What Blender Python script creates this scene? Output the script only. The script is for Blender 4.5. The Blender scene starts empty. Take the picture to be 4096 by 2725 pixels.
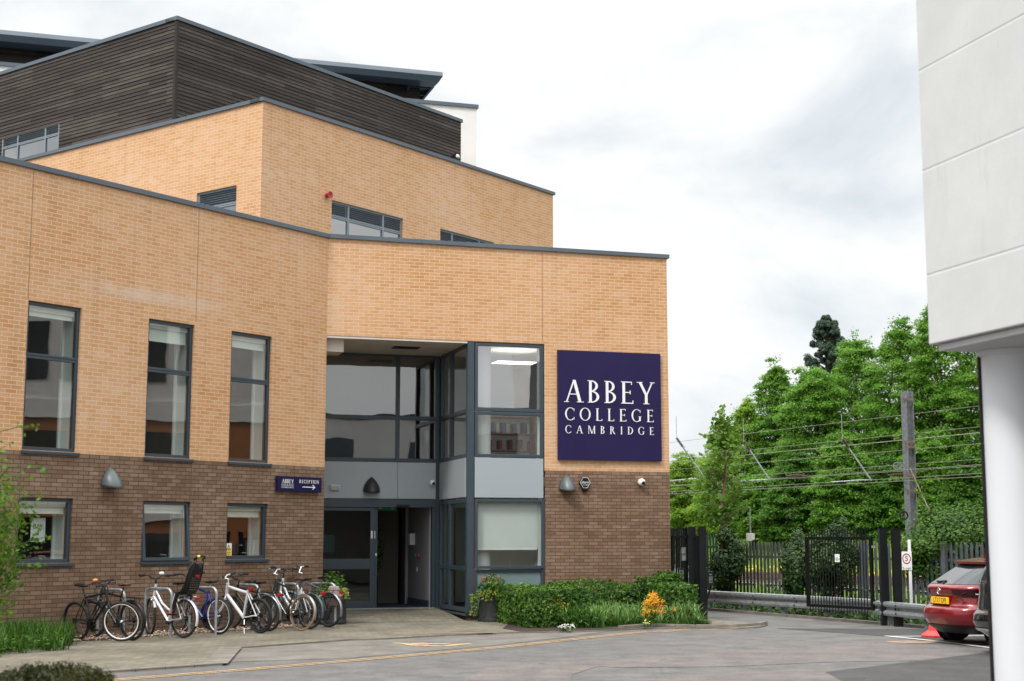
import bpy, math, random
import numpy as np
from mathutils import Vector, Matrix
R_ = random.Random(7)
rng = np.random.default_rng(11)
scene = bpy.context.scene
col = scene.collection
pi = math.pi

# ------------------------------------------------------------------ camera model (measured from the photograph)
FPX, CX, CY, YH, CAMH = 5870., 2048., 1362.5, 2157.5, 1.78
PITCH = math.atan((YH - CY) / FPX)
CP, SP = math.cos(PITCH), math.sin(PITCH)
CAM = np.array([0., 0., CAMH])

def ray(x, y):
    a = (x - CX) / FPX
    b = -(y - CY) / FPX
    return np.array([a, CP - b * SP, SP + b * CP])

def at(x, y, D):
    r = ray(x, y)
    return CAM + r * (D / r[1])

def W(x, y, z=0.):
    r = ray(x, y)
    return CAM + r * ((z - CAMH) / r[2])

class Fr:
    """vertical plane frame: u along the wall, d outward, z up"""
    def __init__(s, o, u, n):
        s.o = np.array(o[:2], float); s.u = np.array(u, float); s.n = np.array(n, float)
    def p(s, u, d, z):
        q = s.o + s.u * u + s.n * d
        return (q[0], q[1], z)
    def uz(s, x, y, d=0.):
        r = ray(x, y); o = s.o + s.n * d
        t = np.dot(o - CAM[:2], s.n) / np.dot(r[:2], s.n)
        q = CAM + r * t
        return np.dot(q[:2] - s.o, s.u), q[2]
    def shift(s, u, d):
        return Fr(s.o + s.u * u + s.n * d, s.u, s.n)

AL, AR = math.radians(36.68), math.radians(72.82)
FOLD = at(1313, 1000, 31.4)[:2]
nL = np.array([math.cos(AL), -math.sin(AL)]); uL = -np.array([math.sin(AL), math.cos(AL)])
uR = np.array([math.sin(AR), math.cos(AR)]); nR = np.array([math.cos(AR), -math.sin(AR)])
LF = Fr(FOLD, uL, nL)
RF = Fr(FOLD, uR, nR)

# ------------------------------------------------------------------ materials
MATS = {}
def nt(name):
    m = bpy.data.materials.new(name); m.use_nodes = True
    t = m.node_tree; t.nodes.clear()
    out = t.nodes.new('ShaderNodeOutputMaterial')
    MATS[name] = m
    return m, t, out

def N(t, typ, **kw):
    n = t.nodes.new(typ)
    for k, v in kw.items():
        if k.startswith('i_'):
            key = k[2:]
            key = int(key) if key.isdigit() else key.replace('_', ' ')
            n.inputs[key].default_value = v
        else:
            setattr(n, k, v)
    return n

def L(t, a, b):
    t.links.new(a, b)

def rgba(c):
    return (c[0], c[1], c[2], 1.)

def ramp(t, stops, interp='LINEAR'):
    n = t.nodes.new('ShaderNodeValToRGB'); cr = n.color_ramp; cr.interpolation = interp
    while len(cr.elements) < len(stops): cr.elements.new(.5)
    for e, (p, c) in zip(cr.elements, stops):
        e.position = p; e.color = rgba(c)
    return n

def mixc(t, fac, a, b, blend='MIX'):
    n = t.nodes.new('ShaderNodeMix'); n.data_type = 'RGBA'; n.blend_type = blend
    for i, v in ((0, fac), (6, a), (7, b)):
        if hasattr(v, 'links'): L(t, v, n.inputs[i])
        else: n.inputs[i].default_value = v if i == 0 else rgba(v)
    return n.outputs[2]

def math_(t, op, a, b=0., clamp=False):
    n = t.nodes.new('ShaderNodeMath'); n.operation = op; n.use_clamp = clamp
    for i, v in ((0, a), (1, b)):
        if hasattr(v, 'links'): L(t, v, n.inputs[i])
        else: n.inputs[i].default_value = v
    return n.outputs[0]

def noise(t, vec, scale, detail=4., rough=.55, dist=0.):
    n = N(t, 'ShaderNodeTexNoise', i_Scale=scale, i_Detail=detail, i_Roughness=rough, i_Distortion=dist)
    if vec is not None: L(t, vec, n.inputs['Vector'])
    return n.outputs['Fac']

def bump(t, h, strength=.3, dist=.01):
    b = N(t, 'ShaderNodeBump', i_Strength=strength, i_Distance=dist)
    L(t, h, b.inputs['Height'])
    return b.outputs['Normal']

def principled(t, out, base, rough=.6, metal=0., normal=None, spec=.5, coat=0.):
    b = N(t, 'ShaderNodeBsdfPrincipled')
    for k, v in (('Base Color', base), ('Roughness', rough), ('Metallic', metal), ('Specular IOR Level', spec), ('Coat Weight', coat)):
        if hasattr(v, 'links'): L(t, v, b.inputs[k])
        else: b.inputs[k].default_value = rgba(v) if k == 'Base Color' else v
    if normal is not None: L(t, normal, b.inputs['Normal'])
    L(t, b.outputs[0], out.inputs[0])
    return b

def plain(name, c, rough=.5, metal=0., var=.12, scale=6., bmp=0., spec=.5, coat=0.):
    m, t, out = nt(name)
    tc = N(t, 'ShaderNodeTexCoord')
    f = noise(t, tc.outputs['Object'], scale, 5.)
    d = tuple(x * (1 - var) for x in c); l = tuple(min(1, x * (1 + var)) for x in c)
    r = ramp(t, [(.3, d), (.7, l)]); L(t, f, r.inputs[0])
    nrm = bump(t, noise(t, tc.outputs['Object'], scale * 8, 4.), bmp, .004) if bmp else None
    principled(t, out, r.outputs[0], rough, metal, nrm, spec, coat)
    return m

def brick_mat(name, cols, mortar, white=.25, streak=False, mort_dark=None, low=None):
    m, t, out = nt(name)
    uv = N(t, 'ShaderNodeUVMap'); uv.uv_map = 'UVMap'
    v = uv.outputs[0]
    wob = N(t, 'ShaderNodeTexNoise', i_Scale=9., i_Detail=2.)
    L(t, v, wob.inputs['Vector'])
    sc = N(t, 'ShaderNodeVectorMath', operation='MULTIPLY_ADD')
    L(t, wob.outputs['Color'], sc.inputs[0]); sc.inputs[1].default_value = (.006, .006, 0); L(t, v, sc.inputs[2])
    def br(c1, c2, mo, sm=.1):
        b = N(t, 'ShaderNodeTexBrick', offset=.5, squash=1.)
        b.inputs['Scale'].default_value = 1.; b.inputs['Brick Width'].default_value = .225
        b.inputs['Row Height'].default_value = .075; b.inputs['Mortar Size'].default_value = .0064
        b.inputs['Mortar Smooth'].default_value = sm; b.inputs['Bias'].default_value = 0.
        b.inputs['Color1'].default_value = rgba(c1); b.inputs['Color2'].default_value = rgba(c2); b.inputs['Mortar'].default_value = rgba(mo)
        L(t, sc.outputs[0], b.inputs['Vector'])
        return b
    bk = br((0, 0, 0), (1, 1, 1), (.5, .5, .5))
    sep = N(t, 'ShaderNodeSeparateColor'); L(t, bk.outputs['Color'], sep.inputs[0])
    per = sep.outputs[0]
    big = noise(t, v, .35, 3., .5)
    mid = noise(t, v, 3., 4., .6)
    fine = noise(t, v, 60., 3., .6)
    s = math_(t, 'ADD', math_(t, 'MULTIPLY', per, .40), math_(t, 'ADD', math_(t, 'MULTIPLY', math_(t, 'SUBTRACT', big, .5), 1.0), .32))
    s = math_(t, 'ADD', s, math_(t, 'MULTIPLY', math_(t, 'SUBTRACT', mid, .5), .35))
    rp = ramp(t, [(.12, cols[0]), (.42, cols[1]), (.66, cols[2]), (.95, cols[3])]); L(t, s, rp.inputs[0])
    c = rp.outputs[0]
    # efflorescence
    wmap = N(t, 'ShaderNodeMapping'); wmap.inputs['Scale'].default_value = (.8, 2.6, 1); L(t, v, wmap.inputs[0])
    wn = noise(t, wmap.outputs[0], 1.6, 6., .7)
    wr = ramp(t, [(.56, (0, 0, 0)), (.78, (1, 1, 1))]); L(t, wn, wr.inputs[0])
    pw = math_(t, 'MULTIPLY', wr.outputs[0], math_(t, 'MULTIPLY_ADD', per, .7))
    c = mixc(t, math_(t, 'MULTIPLY', pw, white), c, (.62, .54, .48))
    if streak:   # a pale lime line washed out of one bed joint
        sx = N(t, 'ShaderNodeSeparateXYZ'); L(t, v, sx.inputs[0])
        dz = math_(t, 'ABSOLUTE', math_(t, 'SUBTRACT', sx.outputs[1], 6.36))
        band = math_(t, 'SUBTRACT', 1., math_(t, 'MULTIPLY', dz, 5.), True)
        un = math_(t, 'SUBTRACT', 1., math_(t, 'ABSOLUTE', math_(t, 'MULTIPLY', math_(t, 'SUBTRACT', sx.outputs[0], 4.9), .42)), True)
        st = math_(t, 'MULTIPLY', math_(t, 'MULTIPLY', band, un), math_(t, 'MULTIPLY', noise(t, v, 2.2, 4.), 1.1))
        c = mixc(t, st, c, (.62, .55, .48))
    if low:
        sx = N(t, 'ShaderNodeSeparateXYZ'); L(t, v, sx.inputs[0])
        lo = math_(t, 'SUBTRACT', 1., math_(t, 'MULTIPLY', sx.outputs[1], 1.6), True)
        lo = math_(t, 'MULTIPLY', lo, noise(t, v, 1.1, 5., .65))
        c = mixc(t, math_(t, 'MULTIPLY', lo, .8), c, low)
    vm = N(t, 'ShaderNodeMapping'); vm.inputs['Scale'].default_value = (4.5, .22, 1); L(t, v, vm.inputs[0])
    vr = ramp(t, [(.50, (1, 1, 1)), (.74, (.80, .78, .76))]); L(t, noise(t, vm.outputs[0], 1.3, 5., .6), vr.inputs[0])
    c = mixc(t, .75, c, vr.outputs[0], 'MULTIPLY')
    mo = mixc(t, noise(t, v, 1.3, 4., .7), mortar, mort_dark or mortar)
    c = mixc(t, bk.outputs['Fac'], c, mo)
    c = mixc(t, .35, c, mixc(t, fine, (.55, .55, .55), (1.3, 1.3, 1.3)), 'MULTIPLY')
    h = math_(t, 'ADD', math_(t, 'MULTIPLY', math_(t, 'SUBTRACT', 1., bk.outputs['Fac']), 1.), math_(t, 'MULTIPLY', fine, .25))
    h = math_(t, 'ADD', h, math_(t, 'MULTIPLY', per, .3))
    principled(t, out, c, .9, 0., bump(t, h, .6, .006), .25)
    return m

def glass_mat(name, tint=(.9, .95, .93), ior=1.75, wav=.02, rough=0.):
    m, t, out = nt(name)
    tc = N(t, 'ShaderNodeTexCoord')
    nb = bump(t, noise(t, tc.outputs['Object'], .9, 1.5, .4), wav, .3)
    lw = N(t, 'ShaderNodeLayerWeight', i_Blend=.5); L(t, nb, lw.inputs['Normal'])
    f0 = ((ior - 1) / (ior + 1)) ** 2
    fac = math_(t, 'MULTIPLY', math_(t, 'POWER', lw.outputs['Facing'], 4.), 1. - f0)
    fac = math_(t, 'ADD', fac, f0, True)
    tr = N(t, 'ShaderNodeBsdfTransparent'); tr.inputs[0].default_value = rgba(tint)
    gl = N(t, 'ShaderNodeBsdfGlossy', i_Roughness=rough); L(t, nb, gl.inputs['Normal'])
    mx = N(t, 'ShaderNodeMixShader')
    L(t, fac, mx.inputs[0]); L(t, tr.outputs[0], mx.inputs[1]); L(t, gl.outputs[0], mx.inputs[2])
    L(t, mx.outputs[0], out.inputs[0])
    return m

def leaf_mat(name, c0, c1, c2, transl=.35, patch=.5):
    m, t, out = nt(name)
    geo = N(t, 'ShaderNodeNewGeometry')
    tc = N(t, 'ShaderNodeTexCoord')
    cl = noise(t, tc.outputs['Object'], patch, 3., .6)
    s = math_(t, 'ADD', math_(t, 'MULTIPLY', geo.outputs['Random Per Island'], .5), math_(t, 'MULTIPLY', math_(t, 'SUBTRACT', cl, .25), 1.))
    rp = ramp(t, [(.15, c0), (.5, c1), (.9, c2)]); L(t, s, rp.inputs[0])
    d = N(t, 'ShaderNodeBsdfPrincipled', i_Roughness=.5); d.inputs['Specular IOR Level'].default_value = .3
    L(t, rp.outputs[0], d.inputs['Base Color'])
    tl = N(t, 'ShaderNodeBsdfTranslucent')
    L(t, mixc(t, .5, rp.outputs[0], (.55, .75, .05), 'MULTIPLY') if False else rp.outputs[0], tl.inputs[0])
    mx = N(t, 'ShaderNodeMixShader'); mx.inputs[0].default_value = transl
    L(t, d.outputs[0], mx.inputs[1]); L(t, tl.outputs[0], mx.inputs[2]); L(t, mx.outputs[0], out.inputs[0])
    return m

def make_materials():
    brick_mat('buff_brick', [(.495, .243, .098), (.57, .313, .155), (.605, .35, .197), (.62, .41, .272)], (.68, .52, .345), .38, True)
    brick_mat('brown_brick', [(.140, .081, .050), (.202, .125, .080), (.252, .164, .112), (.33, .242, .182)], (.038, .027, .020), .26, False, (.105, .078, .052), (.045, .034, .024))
    plain('grey_metal', (.055, .078, .098), .42, 0., .10, 1.2)
    plain('frame_metal', (.036, .054, .070), .38, 0., .08, 2.)
    plain('skylit_frame_metal', (.19, .225, .255), .38, 0., .08, 2.)  # frame paint lightened in colour to stand for sky reflected in the upper frames
    plain('sounder_red', (.36, .012, .018), .4, 0., .1, 6.)
    plain('coping_metal', (.085, .110, .135), .42, 0., .10, .8)
    plain('panel_metal', (.33, .37, .40), .28, 0., .03, .7, 0., .6)
    plain('white_render', (.74, .72, .69), .85, 0., .06, 1.4, .2)
    plain('soffit_paint', (.62, .56, .50), .85, 0., .12, 1.6, .15)
    plain('plaster', (.80, .82, .78), .8, 0., .04, 1.)
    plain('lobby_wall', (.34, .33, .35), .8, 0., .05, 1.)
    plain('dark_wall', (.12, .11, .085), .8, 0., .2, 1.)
    plain('room_wall', (.34, .33, .30), .85, 0., .15, .8)
    plain('carpet', (.018, .02, .05), .95, 0., .3, 8.)
    plain('window_wood', (.30, .165, .085), .6, 0., .2, 7.)
    plain('blind_fabric', (.74, .78, .75), .8, 0., .03, 3.)
    plain('sign_navy', (.017, .012, .062), .5, 0., .05, 2., 0., .2)
    plain('sign_navy_dark', (.008, .008, .055), .5, 0., .05, 2., 0., .2)
    plain('white_paint', (.80, .80, .80), .5, 0., .03, 3.)
    plain('white_plastic', (.76, .76, .76), .35, 0., .04, 6.)
    plain('black_plastic', (.008, .008, .009), .42, 0., .2, 9., 0., .3)
    plain('black_rubber', (.011, .011, .012), .8, 0., .25, 20.)
    plain('tan_rubber', (.27, .155, .085), .75, 0., .2, 9.)
    plain('black_metal', (.006, .007, .008), .5, 0., .25, 5., 0., .22)
    plain('lamp_grey', (.085, .105, .110), .4, 0., .12, 5.)
    plain('lamp_dark', (.018, .02, .021), .5, 0., .15, 5.)
    plain('lamp_lens', (.30, .27, .20), .35, 0., .2, 9.)
    plain('chrome', (.72, .72, .72), .18, 1., .08, 6.)
    plain('spoke_steel', (.42, .41, .38), .35, 1., .1, 6.)
    plain('rim_alloy', (.16, .16, .16), .4, .8, .2, 9.)
    plain('guard_steel', (.26, .27, .28), .35, .8, .2, 9.)
    plain('galvanised', (.36, .39, .41), .45, .65, .30, 14., .1)
    plain('galv_dull', (.17, .185, .20), .6, .3, .30, 8.)
    plain('palisade_grey', (.085, .098, .108), .6, .2, .25, 5.)
    plain('green_paint', (.010, .060, .040), .5, 0., .2, 4.)
    plain('red_plastic', (.62, .045, .042), .45, 0., .12, 6.)
    plain('red_lens', (.38, .008, .010), .18, 0., .2, 20.)
    plain('dark_red_lens', (.030, .002, .003), .12, 0., .2, 20.)
    plain('orange_plastic', (.80, .25, .04), .4, 0., .1, 9.)
    plain('lime_tape', (.62, .80, .03), .5, 0., .1, 9.)
    plain('blue_paint', (.010, .022, .23), .22, 0., .1, 4., 0., .6, .6)
    plain('green_dark_paint', (.007, .022, .014), .25, 0., .1, 4., 0., .6, .6)
    plain('bike_black', (.007, .008, .009), .3, 0., .1, 4., 0., .4, .3)
    plain('bike_white', (.60, .60, .63), .25, 0., .03, 4., 0., .6, .6)
    plain('brown_leather', (.095, .028, .018), .45, 0., .2, 9.)
    plain('pannier_tan', (.28, .225, .20), .85, 0., .1, 14.)
    plain('pannier_brown', (.085, .060, .060), .85, 0., .1, 14.)
    plain('yellow_grip', (.55, .34, .04), .6, 0., .15, 20.)
    plain('car_red', (.185, .004, .008), .24, .2, .03, 2., 0., .5, .7)
    plain('car_black', (.010, .010, .012), .15, 0., .03, 2., 0., .6, 1.)
    plain('car_silver', (.52, .56, .60), .25, .5, .03, 2., 0., .6, 1.)
    plain('car_glass', (.010, .013, .016), .05, 0., .1, 1., 0., .5, .25)
    plain('plate_yellow', (.85, .52, .02), .4, 0., .03, 9.)
    plain('planter_black', (.020, .021, .023), .55, 0., .25, 5., .1)
    plain('soil', (.035, .024, .016), .95, 0., .5, 12., .6)
    plain('trunk_bark', (.10, .075, .055), .9, 0., .4, 6., .6)
    plain('sapling_bark', (.20, .13, .085), .8, 0., .3, 9., .3)
    plain('insulator_brown', (.085, .035, .028), .25, 0., .2, 20.)
    plain('wire_copper', (.26, .26, .20), .6, .1, .2, 2.)
    plain('kerb_stone', (.175, .155, .13), .9, 0., .30, 3., .4)
    plain('rail_steel', (.16, .10, .07), .6, .3, .3, 4.)
    plain('white_line', (.66, .66, .64), .8, 0., .18, 3.)
    plain('yellow_flower', (.85, .60, .03), .7, 0., .15, 20.)
    plain('orange_flower', (.80, .27, .02), .7, 0., .3, 20.)
    plain('gold_flower', (.85, .48, .02), .7, 0., .2, 20.)
    plain('white_flower', (.85, .85, .83), .7, 0., .05, 20.)
    plain('pale_yellow_flower', (.85, .80, .25), .7, 0., .05, 20.)
    plain('pink_flower', (.30, .07, .065), .7, 0., .3, 20.)
    plain('exit_green', (.02, .33, .18), .5, 0., .1, 6.)
    plain('poster_teal', (.05, .16, .16), .5, 0., .2, 6.)
    plain('screen_dark', (.02, .02, .02), .3)
    plain('orange_wood', (.36, .13, .045), .6, 0., .15, 6.)
    plain('book_red', (.25, .03, .03), .6); plain('book_blue', (.03, .06, .2), .6); plain('book_cream', (.5, .45, .35), .6)
    # weathered timber
    m, t, out = nt('dark_timber')
    uv = N(t, 'ShaderNodeUVMap'); uv.uv_map = 'UVMap'
    mp = N(t, 'ShaderNodeMapping'); mp.inputs['Scale'].default_value = (1.2, 22., 1); L(t, uv.outputs[0], mp.inputs[0])
    g = noise(t, mp.outputs[0], 2.2, 6., .65, .6)
    mp2 = N(t, 'ShaderNodeMapping'); mp2.inputs['Scale'].default_value = (1., 1., 1); L(t, uv.outputs[0], mp2.inputs[0])
    bk = N(t, 'ShaderNodeTexBrick', offset=.37, squash=1.)
    for k, v in (('Scale', 1.), ('Brick Width', 1.9), ('Row Height', .12), ('Mortar Size', .002), ('Mortar Smooth', .0), ('Bias', 0.)):
        bk.inputs[k].default_value = v
    bk.inputs['Color1'].default_value = (0, 0, 0, 1); bk.inputs['Color2'].default_value = (1, 1, 1, 1); bk.inputs['Mortar'].default_value = (0, 0, 0, 1)
    L(t, mp2.outputs[0], bk.inputs['Vector'])
    s = math_(t, 'ADD', math_(t, 'MULTIPLY', g, .6), math_(t, 'MULTIPLY', bk.outputs['Color'], .25))
    s = math_(t, 'ADD', s, math_(t, 'MULTIPLY', noise(t, uv.outputs[0], .5, 3.), .3))
    rp = ramp(t, [(.25, (.014, .010, .008)), (.55, (.036, .028, .023)), (.78, (.088, .073, .062)), (1., (.26, .215, .175))]); L(t, s, rp.inputs[0])
    principled(t, out, rp.outputs[0], .75, 0., bump(t, g, .3, .006), .3)
    # road
    def asphalt(name, base, dark, pink, pinkfac):
        m, t, out = nt(name)
        tc = N(t, 'ShaderNodeTexCoord'); v = tc.outputs['Object']
        f1 = math_(t, 'ADD', math_(t, 'MULTIPLY', noise(t, v, 55., 3., .75), .55), math_(t, 'MULTIPLY', noise(t, v, 11., 5., .8), .45)); f2 = noise(t, v, .22, 4., .6, .4); f3 = noise(t, v, 1.6, 5., .65)
        sp = noise(t, v, 160., 2., .5)
        rf = ramp(t, [(.36, (0, 0, 0)), (.62, (1, 1, 1))]); L(t, f1, rf.inputs[0]); c = mixc(t, rf.outputs[0], dark, base)
        r = ramp(t, [(.40, (0, 0, 0)), (.62, (1, 1, 1))]); L(t, f2, r.inputs[0])
        c = mixc(t, math_(t, 'MULTIPLY', r.outputs[0], pinkfac), c, pink)
        r3 = ramp(t, [(.3, (.64, .64, .64)), (.7, (1.28, 1.28, 1.28))]); L(t, f3, r3.inputs[0])
        c = mixc(t, .8, c, r3.outputs[0], 'MULTIPLY')
        r4 = ramp(t, [(.66, (0, 0, 0)), (.74, (1, 1, 1))]); L(t, sp, r4.inputs[0])
        c = mixc(t, math_(t, 'MULTIPLY', r4.outputs[0], .5), c, (.42, .41, .38))
        cr = N(t, 'ShaderNodeTexVoronoi', feature='DISTANCE_TO_EDGE', i_Scale=.34)
        wv = N(t, 'ShaderNodeTexNoise', i_Scale=1.1, i_Detail=5.); L(t, v, wv.inputs['Vector'])
        mv = N(t, 'ShaderNodeVectorMath', operation='MULTIPLY_ADD'); L(t, wv.outputs['Color'], mv.inputs[0]); mv.inputs[1].default_value = (1.5, 1.5, 0); L(t, v, mv.inputs[2])
        L(t, mv.outputs[0], cr.inputs['Vector'])
        rc = ramp(t, [(.0, (1, 1, 1)), (.006, (0, 0, 0))]); L(t, cr.outputs['Distance'], rc.inputs[0])
        c = mixc(t, math_(t, 'MULTIPLY', rc.outputs[0], math_(t, 'MULTIPLY', f3, .7)), c, (.03, .028, .026))
        principled(t, out, c, .88, 0., bump(t, f1, .5, .006), .3)
    asphalt('asphalt', (.160, .156, .150), (.078, .075, .071), (.155, .135, .128), .30)
    asphalt('pink_asphalt', (.178, .158, .150), (.090, .078, .073), (.17, .145, .138), .3)
    asphalt('dark_shaded_asphalt', (.078, .076, .073), (.032, .031, .03), (.075, .068, .065), .4)  # colour also carries the concrete building's shade on the road
    asphalt('crossing_asphalt', (.19, .178, .158), (.125, .115, .10), (.19, .17, .148), .4)
    # block paving
    m, t, out = nt('block_paving')
    tc = N(t, 'ShaderNodeTexCoord'); v = tc.outputs['Object']
    mp = N(t, 'ShaderNodeMapping'); mp.inputs['Rotation'].default_value = (0, 0, AL - pi / 2); L(t, v, mp.inputs[0])
    bk = N(t, 'ShaderNodeTexBrick', offset=.5, squash=1.)
    for k, x in (('Scale', 1.), ('Brick Width', .2), ('Row Height', .1), ('Mortar Size', .004), ('Mortar Smooth', .2), ('Bias', 0.)):
        bk.inputs[k].default_value = x
    bk.inputs['Color1'].default_value = (.155, .142, .112, 1); bk.inputs['Color2'].default_value = (.215, .197, .158, 1); bk.inputs['Mortar'].default_value = (.060, .052, .038, 1)
    L(t, mp.outputs[0], bk.inputs['Vector'])
    st = noise(t, v, .7, 5., .6); r = ramp(t, [(.3, (.68, .68, .66)), (.7, (1.2, 1.18, 1.14))]); L(t, st, r.inputs[0])
    c = mixc(t, 1., bk.outputs['Color'], r.outputs[0], 'MULTIPLY')
    mo = noise(t, v, 5., 5., .7); r2 = ramp(t, [(.62, (0, 0, 0)), (.75, (1, 1, 1))]); L(t, mo, r2.inputs[0])
    c = mixc(t, math_(t, 'MULTIPLY', r2.outputs[0], .6), c, (.07, .058, .035))
    principled(t, out, c, .9, 0., bump(t, bk.outputs['Fac'], -.4, .006), .25)
    # worn yellow lines
    m, t, out = nt('worn_yellow_line')
    tc = N(t, 'ShaderNodeTexCoord'); v = tc.outputs['Object']
    r = ramp(t, [(.36, (.22, .20, .18)), (.50, (.58, .36, .15))]); L(t, noise(t, v, 7., 6., .75), r.inputs[0])
    principled(t, out, r.outputs[0], .85)
    m, t, out = nt('rust_stain')
    tc = N(t, 'ShaderNodeTexCoord'); v = tc.outputs['Object']
    r = ramp(t, [(.4, (.17, .155, .145)), (.6, (.36, .22, .10))]); L(t, noise(t, v, 4., 6., .7), r.inputs[0])
    principled(t, out, r.outputs[0], .9)
    # ground, grass, ballast, concrete
    m, t, out = nt('earth')
    tc = N(t, 'ShaderNodeTexCoord'); v = tc.outputs['Object']
    r = ramp(t, [(.3, (.045, .055, .020)), (.55, (.06, .085, .025)), (.8, (.12, .12, .04))]); L(t, noise(t, v, 1.3, 6., .7), r.inputs[0])
    principled(t, out, r.outputs[0], .95, 0., bump(t, noise(t, v, 20., 4.), .6, .05))
    m, t, out = nt('ballast')
    tc = N(t, 'ShaderNodeTexCoord'); v = tc.outputs['Object']
    vo = N(t, 'ShaderNodeTexVoronoi', i_Scale=12.); L(t, v, vo.inputs['Vector'])
    r = ramp(t, [(.0, (.16, .11, .085)), (.5, (.26, .19, .155)), (1., (.36, .28, .23))]); L(t, vo.outputs['Color'], r.inputs[0])
    principled(t, out, r.outputs[0], .95)
    m, t, out = nt('concrete_panel')
    tc = N(t, 'ShaderNodeTexCoord'); v = tc.outputs['Object']
    r = ramp(t, [(.25, (.51, .515, .515)), (.6, (.575, .58, .58)), (.85, (.62, .625, .625))]); L(t, noise(t, v, 1.1, 6., .65), r.inputs[0])
    r2 = ramp(t, [(.60, (1, 1, 1)), (.78, (.80, .79, .77))])
    mp = N(t, 'ShaderNodeMapping'); mp.inputs['Scale'].default_value = (3., 3., .5); L(t, v, mp.inputs[0])
    L(t, noise(t, mp.outputs[0], 1.4, 5., .7), r2.inputs[0])
    c = mixc(t, .8, r.outputs[0], r2.outputs[0], 'MULTIPLY')
    r3 = ramp(t, [(.35, (.94, .94, .935)), (.6, (1, 1, 1))]); L(t, noise(t, v, 45., 4., .8), r3.inputs[0])
    c = mixc(t, .7, c, r3.outputs[0], 'MULTIPLY')
    principled(t, out, c, .9, 0., bump(t, noise(t, v, 70., 4.), .2, .004), .25)
    plain('column_paint', (.66, .672, .70), .45, 0., .03, 1.2)
    m, t, out = nt('pebble')
    geo = N(t, 'ShaderNodeNewGeometry')
    r = ramp(t, [(.0, (.16, .09, .05)), (.35, (.33, .20, .12)), (.7, (.45, .33, .22)), (1., (.66, .60, .52))]); L(t, geo.outputs['Random Per Island'], r.inputs[0])
    principled(t, out, r.outputs[0], .6)
    # glazing
    glass_mat('window_glass', (.90, .95, .92), 2.5, .012)
    glass_mat('bay_glass', (.93, .96, .96), 2.8, .014)
    glass_mat('teal_glass', (.50, .64, .64), 2.4, .012)
    glass_mat('sky_glass', (.85, .88, .90), 5.2, .010)
    glass_mat('recess_glass', (.80, .85, .84), 3.3, .016)
    glass_mat('dark_glass', (.30, .42, .41), 1.75, .012)
    m, t, out = nt('frosted_glass')
    tc = N(t, 'ShaderNodeTexCoord')
    r = ramp(t, [(.3, (.10, .17, .18)), (.7, (.22, .29, .29))]); L(t, noise(t, tc.outputs['Object'], .7, 3.), r.inputs[0])
    principled(t, out, r.outputs[0], .22, 0., None, .7)
    m, t, out = nt('ceiling_light')
    e = N(t, 'ShaderNodeEmission', i_Strength=4.5); e.inputs[0].default_value = (1, .93, .75, 1); L(t, e.outputs[0], out.inputs[0])
    # foliage
    leaf_mat('beech_leaf', (.055, .150, .014), (.150, .330, .035), (.29, .49, .09), .55, .22)
    leaf_mat('bright_leaf', (.12, .235, .02), (.27, .44, .045), (.40, .55, .10), .55, .3)
    leaf_mat('dark_leaf', (.028, .090, .010), (.085, .215, .022), (.19, .37, .05), .5, .3)
    leaf_mat('pine_needle', (.010, .028, .014), (.022, .050, .026), (.045, .085, .045), .15, .4)
    leaf_mat('maple_leaf', (.06, .14, .012), (.105, .225, .02), (.18, .31, .045), .45, .5)
    leaf_mat('hedge_leaf', (.016, .052, .007), (.055, .14, .014), (.17, .29, .04), .3, 1.8)
    leaf_mat('ivy_leaf', (.010, .030, .009), (.026, .068, .014), (.10, .155, .03), .2, 1.2)
    leaf_mat('bush_leaf', (.022, .065, .007), (.06, .145, .013), (.15, .26, .03), .35, .7)
    leaf_mat('shrub_leaf', (.03, .085, .008), (.075, .175, .012), (.20, .29, .015), .45, 1.1)
    leaf_mat('box_leaf', (.008, .013, .002), (.026, .034, .004), (.075, .060, .008), .15, 3.)
    leaf_mat('grass_blade', (.018, .06, .007), (.045, .125, .012), (.11, .20, .03), .35, 1.5)
    leaf_mat('daffodil_blade', (.04, .115, .018), (.11, .24, .04), (.36, .47, .20), .38, 2.)
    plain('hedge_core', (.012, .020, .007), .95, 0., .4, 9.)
    leaf_mat('variegated_leaf', (.06, .13, .012), (.15, .24, .025), (.50, .46, .12), .3, 4.)
make_materials()
M = MATS

# ------------------------------------------------------------------ mesh builder
OFF = {}      # world offset of each object's own origin (roots carry a location, parts sit at their root's origin)

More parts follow.
